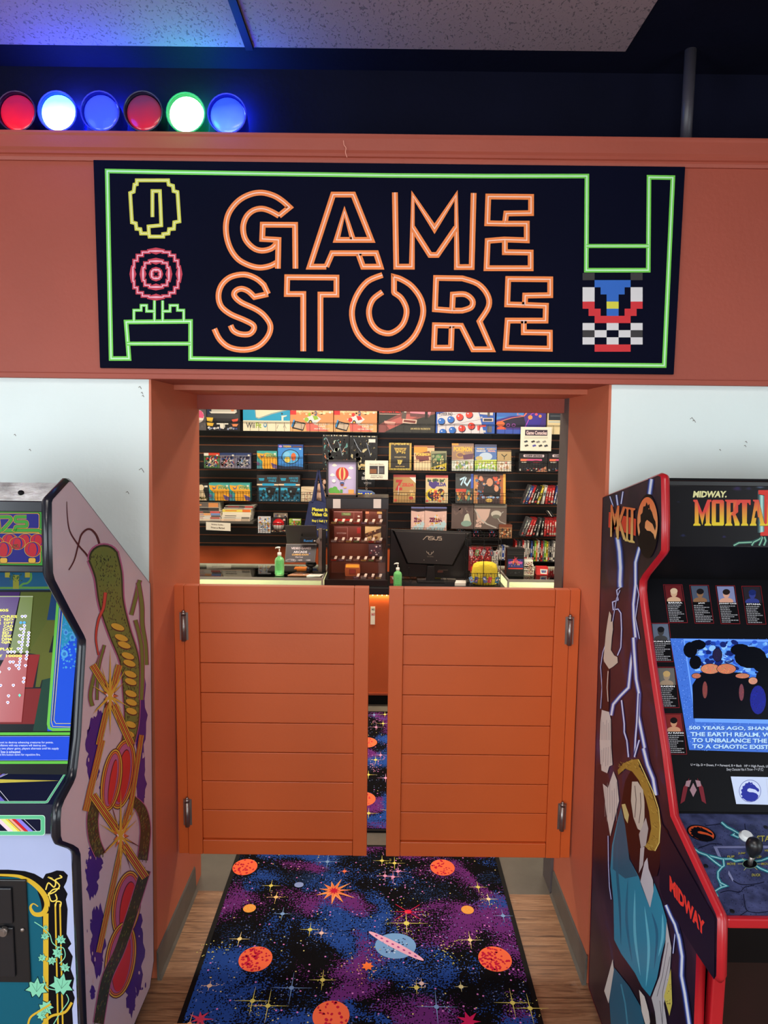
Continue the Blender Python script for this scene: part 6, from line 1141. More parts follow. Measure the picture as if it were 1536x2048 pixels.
# hanging blue badge
q = onY(6.15, 733, 960); q2 = onY(6.15, 733, 980); b = MB(); 
for i in range(4): t0 = q.z+(q2.z-q.z)*i/4; b.loft([(q.x+.006*math.cos(u), 6.15+(.006*math.sin(u) if i % 2 else 0), t0-.012+.012*math.sin(u)) for u in [6.283*j/10 for j in range(10)]], .0015, 5, closed=True)
X0, X1 = onY(6.15, 712, 985).x, onY(6.15, 750, 985).x; z1, z0 = onY(6.15, 731, 979).z, onY(6.15, 731, 1001).z
o = MB().prism([(X0, 6.14, z1-.015), (X0+.02, 6.14, z1), (X1-.03, 6.14, z1-.01), (X1, 6.14, z1-.03), (X1-.01, 6.14, z0), (X0+.01, 6.14, z0)], (0, .02, 0)).build('hanging_badge', cm((96, 116, 150)), label='blue and yellow lettered badge hanging on a short chain behind the case', cat='sign')
b.bar((q.x, 6.15, q.z), (q.x, YS_, q.z+.01), .002); b.build('chain', M['steel'], o)
a = artU((X0, 6.14, z1), (X1-X0, 0, 0), (0, 0, z0-z1), (0, -1, 0), eps=2e-4); a.poly([(.06, .2), (.8, .22), (.92, .4), (.86, .95), (.1, .95)], (40, 70, 190)); a.text('PLAY', .1, .3, .86, .85, (240, 226, 110), .06); a.build('lettering', M['print'], o)
# --- game cases in rows
CN = {'red': (196, 36, 40), 'blue': (58, 84, 160), 'yellow': (222, 196, 56), 'black': (30, 30, 34), 'grey': (110, 108, 112), 'white': (222, 216, 210), 'green': (130, 190, 60), 'teal': (60, 130, 140), 'orange': (226, 120, 50), 'brown': (120, 80, 60)}
ORD = ['first', 'second', 'third', 'fourth', 'fifth', 'sixth', 'seventh', 'eighth', 'ninth', 'tenth', 'eleventh', 'twelfth', 'thirteenth', 'fourteenth', 'fifteenth', 'sixteenth', 'seventeenth', 'eighteenth', 'nineteenth', 'twentieth', 'twenty-first', 'twenty-second', 'twenty-third', 'twenty-fourth', 'twenty-fifth', 'twenty-sixth', 'twenty-seventh', 'twenty-eighth', 'twenty-ninth', 'thirtieth', 'thirty-first', 'thirty-second', 'thirty-third', 'thirty-fourth', 'thirty-fifth', 'thirty-sixth', 'thirty-seventh', 'thirty-eighth', 'thirty-ninth', 'fortieth']
def cases(x, cols, zb, h, wd, leanx, rowname, group, Y=YI, d=.1, name='game_case'):
    rg = random.Random(len(cols)); cur = onY(Y, x, 1000).x; cnt = {}
    for i, (c, ln) in enumerate(zip(cols, leanx)):
        cnt[c] = cnt.get(c, 0)+1; tot = cols.count(c)
        hh = h*rg.uniform(.95, 1.02); w_ = wd*rg.uniform(.85, 1.1); dx = ln*hh
        lab = ('%s game case %s, %s from the left' % (c, rowname, ORD[i]))
        o = MB().hexa([(cur, Y, zb), (cur+w_, Y, zb), (cur+w_, Y+d, zb), (cur, Y+d, zb), (cur+dx, Y, zb+hh), (cur+dx+w_, Y, zb+hh), (cur+dx+w_, Y+d, zb+hh), (cur+dx, Y+d, zb+hh)]).build(name, cm(tuple(max(10, int(v*.8)) for v in CN[c]), .3), label=lab, cat='game case', group=group)
        a = artU((cur+dx, Y, zb+hh), (w_, 0, 0), (-dx, 0, -hh), (0, -1, 0), eps=2e-4, base=.0006)
        col = CN[c]; a.rect(.12, .02, .88, .98, col); a.rect(.14, .02, .86, .1, tuple(int(v*.5) for v in col)); q = rg.uniform(.2, .4)
        a.rect(.3, q, .7, q+rg.uniform(.2, .4), WT if c not in ('white', 'yellow') else BK); a.rect(.14, .8, .86, .92, rg.choice([WT, (200, 60, 60), (40, 40, 46), (230, 220, 200)])); a.scatter(6, [tuple(min(255, int(v*rg.uniform(.6, 1.5))) for v in col), WT], .15, .12, .85, .95, .2, .25, rg)
        a.build('spine_print', M['print'], o)
        cur += w_+.0012+max(0, ln-(leanx[i+1] if i+1 < len(leanx) else ln))*hh
    return cur
cases(1044, ['grey', 'blue', 'red', 'black', 'black', 'yellow', 'white', 'red', 'red', 'red', 'blue', 'white', 'red', 'green', 'red'], Z3, .168, .0225, [.38, .36, .34, .33, .32, .3, .18, .14, .13, .12, .2, .15, .15, .1, .1], 'in the third row basket', 'game cases leaning in the third row')
Z4 = basket(1030, 1200, 1049.5, 1064.5, 1070.5, 'fourth row wire basket with leaning red and black game cases')
cases(1043, ['grey', 'grey', 'red', 'red', 'black', 'grey', 'black', 'red', 'red', 'red', 'red', 'red', 'red', 'blue', 'red'], Z4, .168, .0215, [.36, .35, .33, .3, .28, .2, .08, .05, .04, .03, .02, .02, .02, .02, .02], 'in the fourth row basket', 'game cases in the fourth row')
for k in range(3):
    X = onY(YI, 1100+k*4.5, 1030).x; MB().hexa([(X, YI+.03, Z4+.178), (X+.008, YI+.03, Z4+.178), (X+.008, YI+.1, Z4+.178), (X, YI+.1, Z4+.178), (X-.035, YI+.03, Z4+.225), (X-.027, YI+.03, Z4+.228), (X-.027, YI+.1, Z4+.228), (X-.035, YI+.1, Z4+.225)]).build('game_case', cm([(30, 30, 34), (200, 196, 190), (40, 44, 50)][k]), label='%s loose case lying slanted on top of the red cases' % ['black', 'white', 'dark grey'][k], cat='game case', group='loose cases on the red row')
# --- row 4 middle
basket(777, 893, 1055, 1066, 1080, 'fourth row wire basket behind the computer monitor'); Z4b = basket(904, 1023, 1056, 1068, 1075, 'fourth row wire basket with three dark mugs')
for x0, x1, lab in ((822, 849, 'pale ZELDA case with a gold triangle, left one of the pair'), (849.5, 893, 'pale shiny ZELDA case with a gold triangle, right one of the pair')):
    prod('game_case', lab, 'game case', x0, 1014, x1, 1070, (200, 170, 170), [('r', 0, 0, 1, 1, (226, 188, 180)), ('r', 0, 0, 1, .05, (110, 120, 180)), ('p', [(0, .05), (1, .05), (1, .14), (.5, .17), (0, .13)], (66, 56, 62)), ('p', [(.4, .46), (.55, .26), (.7, .46)], (232, 180, 50)), ('tb', 'ZELDA', .2, .38, .8, .54, (110, 40, 80)), ('r', .3, .56, .7, .6, (220, 180, 60)), ('p', [(.2, .7), (.9, .5), (1, .6), (.8, .9), (.2, .95)], (186, 214, 226)), ('s', 20, [(240, 206, 196), (210, 220, 230), (200, 160, 150)], 0, .2, 1, 1, .08)], None, d=.016, group='pair of pale ZELDA cases', mt='gloss')
prod('poster_book', 'dim mauve book with a pale ghostly triangle, below the glowing 70 book', 'book', 903, 1008, 947, 1058, (90, 78, 78), [('r', 0, 0, 1, 1, (104, 88, 86)), ('p', [(.7, .2), (.62, .4), (.5, .8), (.9, .8), (.82, .5)], (206, 206, 190)), ('e', .68, .78, .24, .12, (140, 170, 160)), ('s', 20, [(96, 80, 80), (120, 100, 96)], 0, 0, 1, .5, .15)], None, d=.012, Y=YI+.03, group='dim posters in the fourth row')
prod('poster_book', 'dim pinkish book with sweeping pale curves, below the film cast book', 'book', 948, 1008, 1013, 1058, (90, 80, 80), [('r', 0, 0, 1, 1, (112, 98, 94)), ('r', 0, .0, 1, .14, (150, 144, 136)), ('p', [(.05, .2), (.5, .2), (.45, .5), (.3, .8), (.1, .6)], (214, 182, 172)), ('l', [(0, .2), (.2, .6), (.4, .8), (.7, .95)], .05, (190, 184, 180)), ('l', [(.9, .3), (.7, .5), (.8, .7), (1, .8)], .03, (180, 176, 172)), ('e', .68, .4, .16, .14, (200, 194, 184)), ('e', .68, .5, .12, .08, (120, 120, 110)), ('s', 14, [(214, 180, 170)], 0, .5, .3, 1, .1)], None, d=.012, Y=YI+.03, group='dim posters in the fourth row')
for i, x in enumerate((919.5, 951.5, 983)):
    q = onY(YI+.04, x, 1062); h = .075; b = MB(); b.loft([(q.x, YI+.03, Z4b+u) for u in (0, .004, h-.01, h, h, .01)], [.026, .033, .035, .0355, .031, .028], 18); m_ = b.build('mug', cm((20, 20, 28), .2), label='dark mug with pink lettering, %s of three in the fourth row basket' % ['left', 'middle', 'right'][i], cat='mug', group='dark mugs in the fourth row basket')
    a = Art(lambda u, v, q=q: Vector((q.x+.035*math.sin((u-.5)*2.2), YI+.03-.0355*math.cos((u-.5)*2.2), Z4b+h*(1-v))), (0, -1, 0), eps=1e-4, base=.0008)
    for r_, c in (((.15, .5, .85, .62), (220, 90, 120)), ((.2, .66, .8, .8), (226, 110, 130)), ((.4, .2, .5, .35), (230, 60, 80)), ((.6, .2, .7, .35), (70, 110, 190)), ((.25, .25, .35, .35), (70, 110, 190))): a.rect(*r_, c)
    a.build('printing', M['print'], m_); b = MB(); b.loft(smooth([(q.x+.034, YI+.03, Z4b+h*.8), (q.x+.056, YI+.03, Z4b+h*.7), (q.x+.056, YI+.03, Z4b+h*.35), (q.x+.034, YI+.03, Z4b+h*.2)]), .004, 8); b.build('handle', cm((20, 20, 28), .2), m_)
prod('toy_box', 'brown box of small figures right of the three dark mugs', 'box', 998, 1049, 1024, 1074, (110, 70, 54), [('r', 0, 0, 1, .2, (130, 70, 50)), ('r', 0, .2, 1, 1, (150, 110, 80)), ('s', 40, [(226, 200, 160), (90, 60, 50), (220, 130, 80), (60, 60, 70)], 0, .2, 1, 1, .12)], Z4b, d=.1)
# --- row 5: shelf of thin cases
Z5 = zY(YI, 1119)
MB().box((onY(YI, 1024, 1120).x, YI-.01, Z5-.008), (2.0, YS_, Z5)).build('display_shelf', M['blackp'], label='black shelf carrying the long row of thin upright game cases', cat='shelf')
cl = ['red', 'black', 'grey', 'black', 'red', 'white', 'grey', 'white', 'black', 'blue', 'black', 'green', 'orange', 'white', 'black', 'red', 'grey', 'green', 'yellow', 'grey', 'black', 'grey', 'white', 'black', 'blue', 'yellow', 'grey', 'white', 'teal', 'white']
cases(1033, cl, Z5, .185, .0148, [.02]*len(cl), 'standing on the lowest shelf', 'thin upright cases on the lowest shelf', d=.12)
cases(1002, ['white', 'blue', 'white', 'white', 'black'], zY(YI-.12, 1117), .12, .02, [.02]*5, 'behind the black coffee bag', 'white cases behind the coffee bag', Y=YI-.12, d=.1)
MB().box((onY(YI-.13, 998, 1118).x, YI-.13, zY(YI-.12, 1117)-.008), (onY(YI-.13, 1030, 1118).x, YS_, zY(YI-.12, 1117))).build('display_shelf', M['blackp'], label='short black shelf behind the coffee bag', cat='shelf')
# --- row 4 left: pile of guides on a shelf
q0, q1 = onY(YK, 370, 1045).x, onY(YK, 507, 1045).x; ZP = zY(YK, 1046)
MB().box((q0, YK-.02, ZP-.02), (q1, YS_, ZP)).build('display_shelf', cm((84, 80, 76), .4), label='grey-edged shelf carrying the two piles of strategy guides', cat='shelf')
def pile(items, x0, x1, which):
    z = ZP
    for i, (hh, c, c2, dx, nm) in enumerate(items):
        X0, X1 = onY(YI, x0+dx, 1030).x, onY(YI, x1+dx, 1030).x
        o = MB().box((X0, YI, z), (X1, YI+.2, z+hh)).build('strategy_guide', [M['paper']], label='%s guide lying in the %s pile, %s from the bottom' % (nm, which, ORD[i]), cat='book', group='guides in the %s pile' % which)
        a = artU((X0, YI, z+hh), (X1-X0, 0, 0), (0, 0, -hh), (0, -1, 0), eps=2e-4, base=.0006); a.rect(0, .04, 1, .96, c); a.rect(.7, .04, .98, .96, c2); a.rect(.1, .35, .5, .65, c2 if c2 != c else BK); a.build('spine', M['print'], o)
        z += hh+.0005
pile([(.016, (236, 214, 190), (200, 190, 180), 0, 'cream'), (.017, (226, 220, 214), (190, 100, 90), 0, 'white'), (.014, (222, 214, 206), (96, 90, 90), 2, 'pale'), (.02, (240, 170, 110), (120, 150, 210), 1, 'orange and blue'), (.018, (60, 56, 50), (214, 90, 90), 0, 'dark red-ended'), (.032, (44, 42, 46), (70, 66, 66), -3, 'black'), (.045, (110, 100, 96), (226, 150, 90), -3, 'thick grey')], 372, 441, 'left')
pile([(.02, (236, 206, 180), (190, 170, 150), -3, 'cream'), (.016, (224, 220, 210), (120, 116, 110), -2, 'white'), (.018, (240, 230, 214), (240, 230, 214), -1, 'plain white'), (.024, (244, 236, 214), (240, 230, 210), 0, 'thick white'), (.026, (240, 220, 100), (232, 120, 50), 0, 'yellow and orange'), (.014, (150, 140, 140), (190, 180, 170), 3, 'thin grey'), (.016, (54, 44, 44), (190, 50, 48), 5, 'black and red')], 445, 502, 'right')
notice(412, 1044, 461, 1060, YK-.026, 'small white card reading Strategy Guides hanging from the grey shelf edge', [('t', 'Strategy Guides -', .22, .18, .74, .4, (110, 100, 90)), ('t', 'Prices as Marked', .2, .55, .76, .78, (110, 100, 90))], -.04)
# row 4 second basket
Z4c = basket(513, 645, 1049, 1062, 1070, 'fourth row wire basket with the red and white ball box')
prod('card_pack', 'white and blue hanging card pack left of the red ball box', 'box', 516, 1033, 541, 1068, (200, 200, 206), [('r', 0, 0, 1, 1, (206, 206, 212)), ('s', 70, [(110, 150, 200), (236, 236, 236), (200, 110, 70), (150, 160, 180), (226, 190, 90)], 0, 0, 1, 1, .1)], Z4c, d=.03)
o = prod('ball_box', 'black box with a glossy red and white ball set in front', 'box', 541.5, 1036, 572, 1070, (30, 28, 30), [('r', 0, 0, 1, 1, (36, 34, 38)), ('s', 40, [(226, 200, 170), (236, 180, 60), (90, 80, 80), (160, 60, 60)], 0, .75, 1, 1, .09), ('e', .88, .12, .08, .07, (226, 180, 170))], Z4c, Y=YI+.03, d=.08)
q = onY(YI, 556, 1050); b = MB(); b.ell((q.x, YI+.035, q.z), .055, .055, .055, nu=24, nv=16)
for i, f_ in enumerate(b.f):
    zc = sum(b.v[j][2] for j in f_)/len(f_); b.m[i] = 0 if zc > q.z-.004 else 1
b.build('ball', [cm((206, 36, 44), .15), cm((214, 206, 204), .2)], o)
prod('card_pack', 'grey boxed figure pack standing behind the red ball box', 'box', 547, 1026, 575, 1050, (130, 116, 106), [('r', 0, 0, 1, 1, (150, 134, 120)), ('s', 50, [(90, 100, 140), (200, 170, 140), (226, 210, 190), (110, 80, 80)], 0, 0, 1, 1, .1)], Z4c, Y=YI+.12, d=.03)
prod('snack_bag', 'green and white bag at the right end of the fourth row', 'bag', 578, 1038, 602, 1070, (150, 180, 70), [('s', 50, [(150, 190, 60), (236, 236, 220), (220, 90, 70), (96, 150, 60)], 0, 0, 1, 1, .1), ('r', .3, 0, .95, .1, WT)], Z4c, d=.05)
# tote bag on a hook
YT = 6.2
X0, X1, Xt0, Xt1 = onY(YT, 604, 1060).x, onY(YT, 668, 1060).x, onY(YT, 618, 1000).x, onY(YT, 664, 1000).x; z0, z1 = onY(YT, 636, 1075).z, onY(YT, 636, 1003).z
b = MB(); n = 9; rgb = random.Random(4)
g = []
for j in range(n):
    t = j/(n-1); a0 = Xt0+(X0-Xt0)*t; a1 = Xt1+(X1-Xt1)*t; zz = z1+(z0-z1)*t; row = []
    for i in range(13):
        u = i/12; row.append((a0+(a1-a0)*u, YT-.03*math.sin(math.pi*u)*(.4+.8*t)+.006*math.sin(u*17+t*3), zz+.006*math.sin(u*6)))
    g.append(row)
for row in g: b.v += row
for row in g: b.v += [(x, YT+.03*math.sin(math.pi*k/12)+.005, z_) for k, (x, y, z_) in enumerate(row)]
N_ = n*13
for j in range(n-1):
    for i in range(12):
        k = j*13+i; b.face([k, k+1, k+14, k+13], 0, True); b.face([N_+k, N_+k+13, N_+k+14, N_+k+1], 0, True)
for j in range(n-1):
    for i in (0, 12): k = j*13+i; b.face([k, k+13, N_+k+13, N_+k], 0, True)
b.face([(n-1)*13+i for i in range(13)]+[N_+(n-1)*13+i for i in range(12, -1, -1)], 0, True)
tb = empty('tote_bag', ((X0+X1)/2, YT, z0), label='navy tote bag with yellow Planet Retro lettering hanging by long straps', cat='bag')
M['navy'] = mat('navy_canvas', (40, 48, 92), .85, noise=.1, bump=.2, bscale=120)
b.build('bag_body', M['navy'], tb)
hz = onY(YT, 637, 941); b = MB()
for (xa, xb, yy) in ((625, 637, YT-.012), (650, 638, YT-.012), (630, 636, YT+.02), (646, 639, YT+.02)):
    p0 = onY(yy, xa, 1004); p1 = Vector((hz.x+(.004 if xa > 637 else -.004), yy, hz.z)); q = .011
    b.hexa([(p0.x-q, yy-.002, p0.z), (p0.x+q, yy-.002, p0.z), (p0.x+q, yy+.002, p0.z), (p0.x-q, yy+.002, p0.z), (p1.x-.006, yy-.002, p1.z), (p1.x+.006, yy-.002, p1.z), (p1.x+.006, yy+.002, p1.z), (p1.x-.006, yy+.002, p1.z)])
b.build('strap', M['navy'], tb)
b = MB(); b.bar((hz.x, YT-.03, hz.z-.01), (hz.x, YS_, hz.z-.01), .004); b.bar((hz.x, YT-.03, hz.z-.01), (hz.x, YT-.03, hz.z+.012), .004); b.build('wall_hook', M['wire'], label='black wall hook holding the navy tote bag straps', cat='hook')
a = artY(YT-.045, base=.0005, eps=1e-4)
for st, x0, y0, x1, y1 in (('Planet Retro', 624, 1015, 672, 1022), ('Video Games', 623, 1024, 671, 1032), ('Buy | Sell | Trade', 624, 1039, 666, 1044.5), ('www.planetretro.us', 634, 1057, 672, 1061)): a.text(st, x0, y0, x1, y1, (222, 214, 70), .05, tr=(x1, y0+2), bl=(x0, y1))
a.build('lettering', M['print'], tb)
# ================================================================ COUNTERS
YC = 4.90
zc_l = onY(YC, 500, 1155).z; zc_m = zc_l-.075
xml, xmr = onY(YC, 646, 1160).x, onY(YC, 1015, 1160).x
def showcase(xa, xb, lab, zt):
    t = empty('glass_showcase', ((xa+xb)/2, YC+.25, 0), label=lab, cat='display case', group='glass showcase counters')
    fr = cm((190, 184, 176), .35, metal=.6)
    MB().box((xa, YC, 0), (xb, YC+.5, .12)).box((xa, YC+.02, .12), (xb, YC+.48, .36)).build('plinth', M['shopwall'], t)
    b = MB(); b.box((xa, YC-.006, zt-.016), (xb, YC+.006, zt+.002)); b.box((xa, YC+.494, zt-.012), (xb, YC+.506, zt+.004))
    for x in (xa+.006, xb-.006): b.box((x-.006, YC-.002, .36), (x+.006, YC+.01, zt)); b.box((x-.006, YC+.49, .36), (x+.006, YC+.502, zt)); b.box((x-.006, YC, zt-.014), (x+.006, YC+.5, zt))
    b.build('metal_frame', fr, t)
    MB().box((xa+.01, YC, zt-.005), (xb-.01, YC+.49, zt)).build('glass_top', M['gglass'], t)
    MB().box((xa+.01, YC-.001, .37), (xb-.01, YC+.004, zt-.014)).build('front_pane', M['gglass'], t)
    liner = cm((206, 206, 172), .6)
    MB().box((xa+.012, YC+.01, .36), (xb-.012, YC+.49, .37)).box((xa+.012, YC+.485, .37), (xb-.012, YC+.495, zt-.014)).build('pale_green_liner', liner, t)
    MB().box((xa+.015, YC+.03, zt-.16), (xb-.015, YC+.47, zt-.152)).build('inner_shelf', liner, t)
    L = bpy.data.lights.new('case_strip_light', 'AREA'); L.shape = 'RECTANGLE'; L.size = (xb-xa)*.9; L.size_y = .02; L.energy = 3.4; L.color = (1, .98, .84)
    lo = bpy.data.objects.new('case_strip_light', L); C.objects.link(lo); lo.location = ((xa+xb)/2, YC+.03, zt-.02); lo.rotation_euler = (math.radians(62), 0, 0); lo.parent = t; lo.matrix_parent_inverse = Matrix.Translation(-t.location)
    return t
zl = zc_l
ls = showcase(-1.9, xml, 'glass-topped showcase counter at the left, lit pale green inside', zl)
q = onY(YC+.47, 429, 1150); MB().box((q.x-.008, YC+.475, zl-.11), (q.x+.008, YC+.485, zl-.01)).build('lock_bar', M['blackp'], ls)
zr = onY(YC, 1080, 1160).z
showcase(xmr, 1.9, 'glass-topped showcase counter at the right, lit pale green inside', zr)
for i, x in enumerate((395, 492, 524, 556)):
    X = onY(YC+.2, x, 1165).x; o = MB().hexa([(X-.045, YC+.12, zl-.151), (X+.045, YC+.12, zl-.151), (X+.045, YC+.3, zl-.151), (X-.045, YC+.3, zl-.151), (X-.04, YC+.14, zl-.116), (X+.04, YC+.14, zl-.116), (X+.04, YC+.29, zl-.116), (X-.04, YC+.29, zl-.116)]).build('game_console', cm((150, 156, 136), .4), bevel=.004, label='grey game console in the left showcase, %s' % ['alone at the far left', 'leftmost of the row of three', 'middle of the row of three', 'rightmost of the row of three'][i], cat='game console', group='grey consoles in the left showcase')
    MB().box((X-.02, YC+.17, zl-.116), (X+.02, YC+.2, zl-.113)).build('cartridge_slot', M['blackp'], o)
X = onY(YC+.1, 626, 1167).x; b = MB(); b.cyl((X, YC+.1, zl-.115), (X, YC+.125, zl-.112), .036, n=20); o = b.build('round_toy', cm((206, 120, 60), .4), label='small round orange-rimmed disc at the right end of the left showcase', cat='toy'); MB().cyl((X, YC+.096, zl-.115), (X, YC+.1, zl-.115), .028, n=20).build('disc_face', cm((230, 226, 200)), o)
# middle counter, orange front
zm = onY(YC, 758, 1176).z
mc = empty('sales_counter', ((xml+xmr)/2, YC+.3, 0), label='orange-fronted sales counter with black top between the two glass showcases', cat='counter')
MB().box((xml+.002, YC, zm-.05), (xmr-.002, YC+.6, zm)).build('counter_top', M['blackp'], mc, bevel=.003)
MB().box((xml+.002, YC+.03, .085), (xmr-.002, YC+.58, zm-.05)).build('counter_front', M['shopwall'], mc)
MB().box((xml+.002, YC+.07, 0), (xmr-.002, YC+.56, .085)).build('toe_kick', M['blackm'], mc)
MB().box((xml+.002, YC+.022, .085), (xmr-.002, YC+.03, .1)).build('lower_edge', cm((150, 64, 34)), mc)
b = MB(); x = xml+.02
while x < xmr-.02: b.ell((x, YC+.02, zm-.056), .004, .004, .004, 0, 6, 4); x += .033
b.build('led_strip', mat('warm_led', (255, 200, 110), .4, emit=9), mc, kind='stuff')
L = bpy.data.lights.new('led_glow', 'AREA'); L.shape = 'RECTANGLE'; L.size = 1.5; L.size_y = .01; L.energy = 2.2; L.color = (1, .72, .3); lo = bpy.data.objects.new('led_glow', L); C.objects.link(lo); lo.location = ((xml+xmr)/2, YC+.012, zm-.056); lo.rotation_euler = (math.radians(20), 0, 0)
notice(741, 1213, 750, 1249, YC+.024, 'small white notice on the orange counter front seen between the doors', [('t', 'NO', .25, .1, .9, .22, (40, 40, 40)), ('t', 'BAGS', .2, .35, .95, .5, (190, 60, 80))])
# ---- display case standing on the middle counter
YD = 4.96
cx0, cx1 = onY(YD, 652, 1080).x, onY(YD, 776.5, 1080).x; dz0, dz1 = zm, onY(YD, 716, 996).z
dc = empty('display_cabinet', ((cx0+cx1)/2, YD+.15, zm), label='tall black glass-fronted cabinet of cartridges and consoles standing on the counter', cat='display case')
gx0, gx1 = onY(YD, 658, 1080).x, onY(YD, 772, 1080).x; gz0_, gz1_ = onY(YD, 716, 1159).z, onY(YD, 716, 1018).z
b = MB(); b.box((cx0, YD-.01, gz1_), (cx1, YD+.26, dz1)); b.box((cx0-.01, YD-.02, dz0), (cx1, YD+.28, gz0_)); b.box((gx0-.012, YD, gz0_), (gx0, YD+.25, gz1_)); b.box((gx1, YD, gz0_), (gx1+.012, YD+.25, gz1_)); b.box((cx0-.008, YD-.014, dz1), (cx1, YD+.268, dz1+.006)); b.build('frame', mat('black_cabinet_paint', (22, 14, 14), .3), dc, bevel=.002)
MB().box((gx0, YD+.24, gz0_), (gx1, YD+.25, gz1_)).build('back_board', cm((112, 56, 38), .5), dc)
MB().box((gx0, YD+.002, gz0_), (gx1, YD+.005, gz1_)).build('glass_door', M['smoke'], dc)
shz = [onY(YD+.03, 716, y).z for y in (1048, 1085, 1122.5)]
for z in shz: MB().box((gx0, YD+.02, z-.005), (gx1, YD+.24, z)).build('shelf', cm((70, 34, 26), .3), dc)
for z in [gz1_]+shz[::-1]:
    L = bpy.data.lights.new('cabinet_fill', 'AREA'); L.shape = 'RECTANGLE'; L.size = .36; L.size_y = .01; L.energy = .55; L.color = (1, .86, .7); lo = bpy.data.objects.new('cabinet_fill', L); C.objects.link(lo); lo.location = ((gx0+gx1)/2, YD+.022, z-.008); lo.rotation_euler = (math.radians(35), 0, 0); lo.parent = dc; lo.matrix_parent_inverse = Matrix.Translation(-dc.location)  # added small lights that brighten the inside of the cabinet
# price tags and small boxes along the shelf fronts
ycol = [(226, 206, 120), (200, 206, 214), (214, 70, 60), (90, 160, 90), (214, 180, 160), (120, 110, 160), (170, 150, 140)]
zz_ = shz+[gz0_]
for j, z in enumerate(zz_):
    names = ['top shelf', 'second shelf', 'third shelf', 'cabinet floor'][j]
    for i in range(7):
        if j == 3 and i < 3: continue
        X = gx0+.03+i*(gx1-gx0-.05)/6.6; c = ycol[(i*3+j) % 7]
        o = MB().box((X-.02, YD+.03, z), (X+.02, YD+.075, z+.013)).build('game_cartridge', cm((90, 80, 78) if (i+j) % 2 else (52, 46, 50), .35), bevel=.001, label='small game cartridge on the cabinet %s, %s from the left' % (names, ORD[i]), cat='game cartridge', group='cartridges on the cabinet %s' % names)
        a = artU((X-.018, YD+.03, z+.012), (.036, 0, 0), (0, 0, -.011), (0, -1, 0), eps=1e-4); a.rect(0, 0, 1, 1, c); a.rect(.2, .4, .8, .6, WT if c[0] < 200 else BK); a.build('cartridge_label', M['print'], o)
        MB().hexa([(X+.004, YD+.03, z+.014), (X+.022, YD+.03, z+.014), (X+.022, YD+.033, z+.014), (X+.004, YD+.033, z+.014), (X+.01, YD+.04, z+.034), (X+.028, YD+.04, z+.034), (X+.028, YD+.043, z+.034), (X+.01, YD+.043, z+.034)]).build('price_tag', M['paper'], o)
def inn(x0, y0, x1, y1, side, art, lab, zb, name='boxed_console', cat='game console'): prod(name, lab, cat, x0, y0, x1, y1, side, art, zb, Y=YD+.12, d=.05)
inn(667, 1022, 725, 1048, (96, 46, 40), [('r', 0, 0, 1, 1, (104, 50, 44)), ('r', .02, .05, .98, .1, (190, 150, 150)), ('r', .28, .15, .6, .4, (90, 130, 80)), ('t', 'TRADE', .33, .2, .56, .34, (160, 190, 130)), ('r', 0, .72, .6, .86, (206, 50, 44)), ('e', .87, .45, .04, .07, WT), ('r', .68, .1, .72, .9, (130, 80, 70))], 'clear boxed handheld set with a red strip, top shelf left of the glass cabinet', shz[0])
inn(731, 1023, 764, 1048, (120, 70, 60), [('r', 0, 0, 1, 1, (110, 60, 46)), ('r', 0, 0, .2, .2, (232, 150, 110)), ('r', .7, 0, 1, .2, (226, 190, 110)), ('e', .45, .5, .25, .3, (90, 44, 34)), ('r', .78, .3, .96, .6, (200, 200, 210))], 'small boxed figure with yellow corners, top shelf right of the glass cabinet', shz[0], 'boxed_figure', 'toy')
inn(668, 1052, 722, 1085, (84, 40, 34), [('r', 0, 0, 1, 1, (96, 44, 38)), ('l', [(.05, .1), (.5, .1), (.5, .9), (.05, .9)], .02, (150, 110, 110)), ('r', .85, .1, .98, .5, (150, 30, 34)), ('t', 'SYSTEM', .1, .45, .45, .55, (170, 150, 150)), ('r', .75, .78, .98, .84, WT)], 'dark red boxed system on the second shelf of the glass cabinet', shz[1])
inn(730, 1053, 762, 1085, (190, 170, 120), [('r', 0, 0, 1, 1, (200, 180, 130)), ('p', [(0, .5), (1, .1), (1, .4), (0, .8)], (70, 50, 40)), ('s', 30, [(60, 46, 40), (226, 206, 150), (150, 110, 70)], 0, .2, 1, 1, .1)], 'cream and brown patterned box on the second shelf of the glass cabinet', shz[1], 'game_box', 'box')
inn(737, 1088, 764, 1108, (50, 40, 54), [('s', 20, [(220, 220, 225), (120, 60, 70), (60, 50, 80)], 0, 0, 1, 1, .1)], 'dark box with white bird-like flecks on the third shelf', shz[2]+.02, 'game_box', 'box')
q0, q1 = onY(YD+.12, 690, 1140), onY(YD+.12, 720, 1140); zb_, zt_ = onY(YD+.12, 705, 1150).z, onY(YD+.12, 705, 1127).z
o = MB().prism([(q0.x+.004, YD+.12, gz0_), (q1.x-.004, YD+.12, gz0_), (q1.x, YD+.12, zb_), (q1.x, YD+.12, zt_-.01), (q1.x-.015, YD+.12, zt_), (q0.x+.015, YD+.12, zt_), (q0.x, YD+.12, zt_-.01), (q0.x, YD+.12, zb_)], (0, .03, 0)).build('handheld_pouch', cm((140, 76, 44), .4), label='orange-brown handheld pouch with a yellow top on the cabinet floor', cat='game console')
a = artU((q0.x, YD+.12, zt_), (q1.x-q0.x, 0, 0), (0, 0, zb_-zt_), (0, -1, 0), eps=1e-4); a.poly([(.08, .08), (.92, .08), (.96, .35), (.04, .35)], (214, 160, 50)); a.rect(.28, .5, .72, .95, (90, 34, 30)); a.rect(.33, .56, .67, .88, (120, 44, 38)); a.build('printing', M['print'], o)
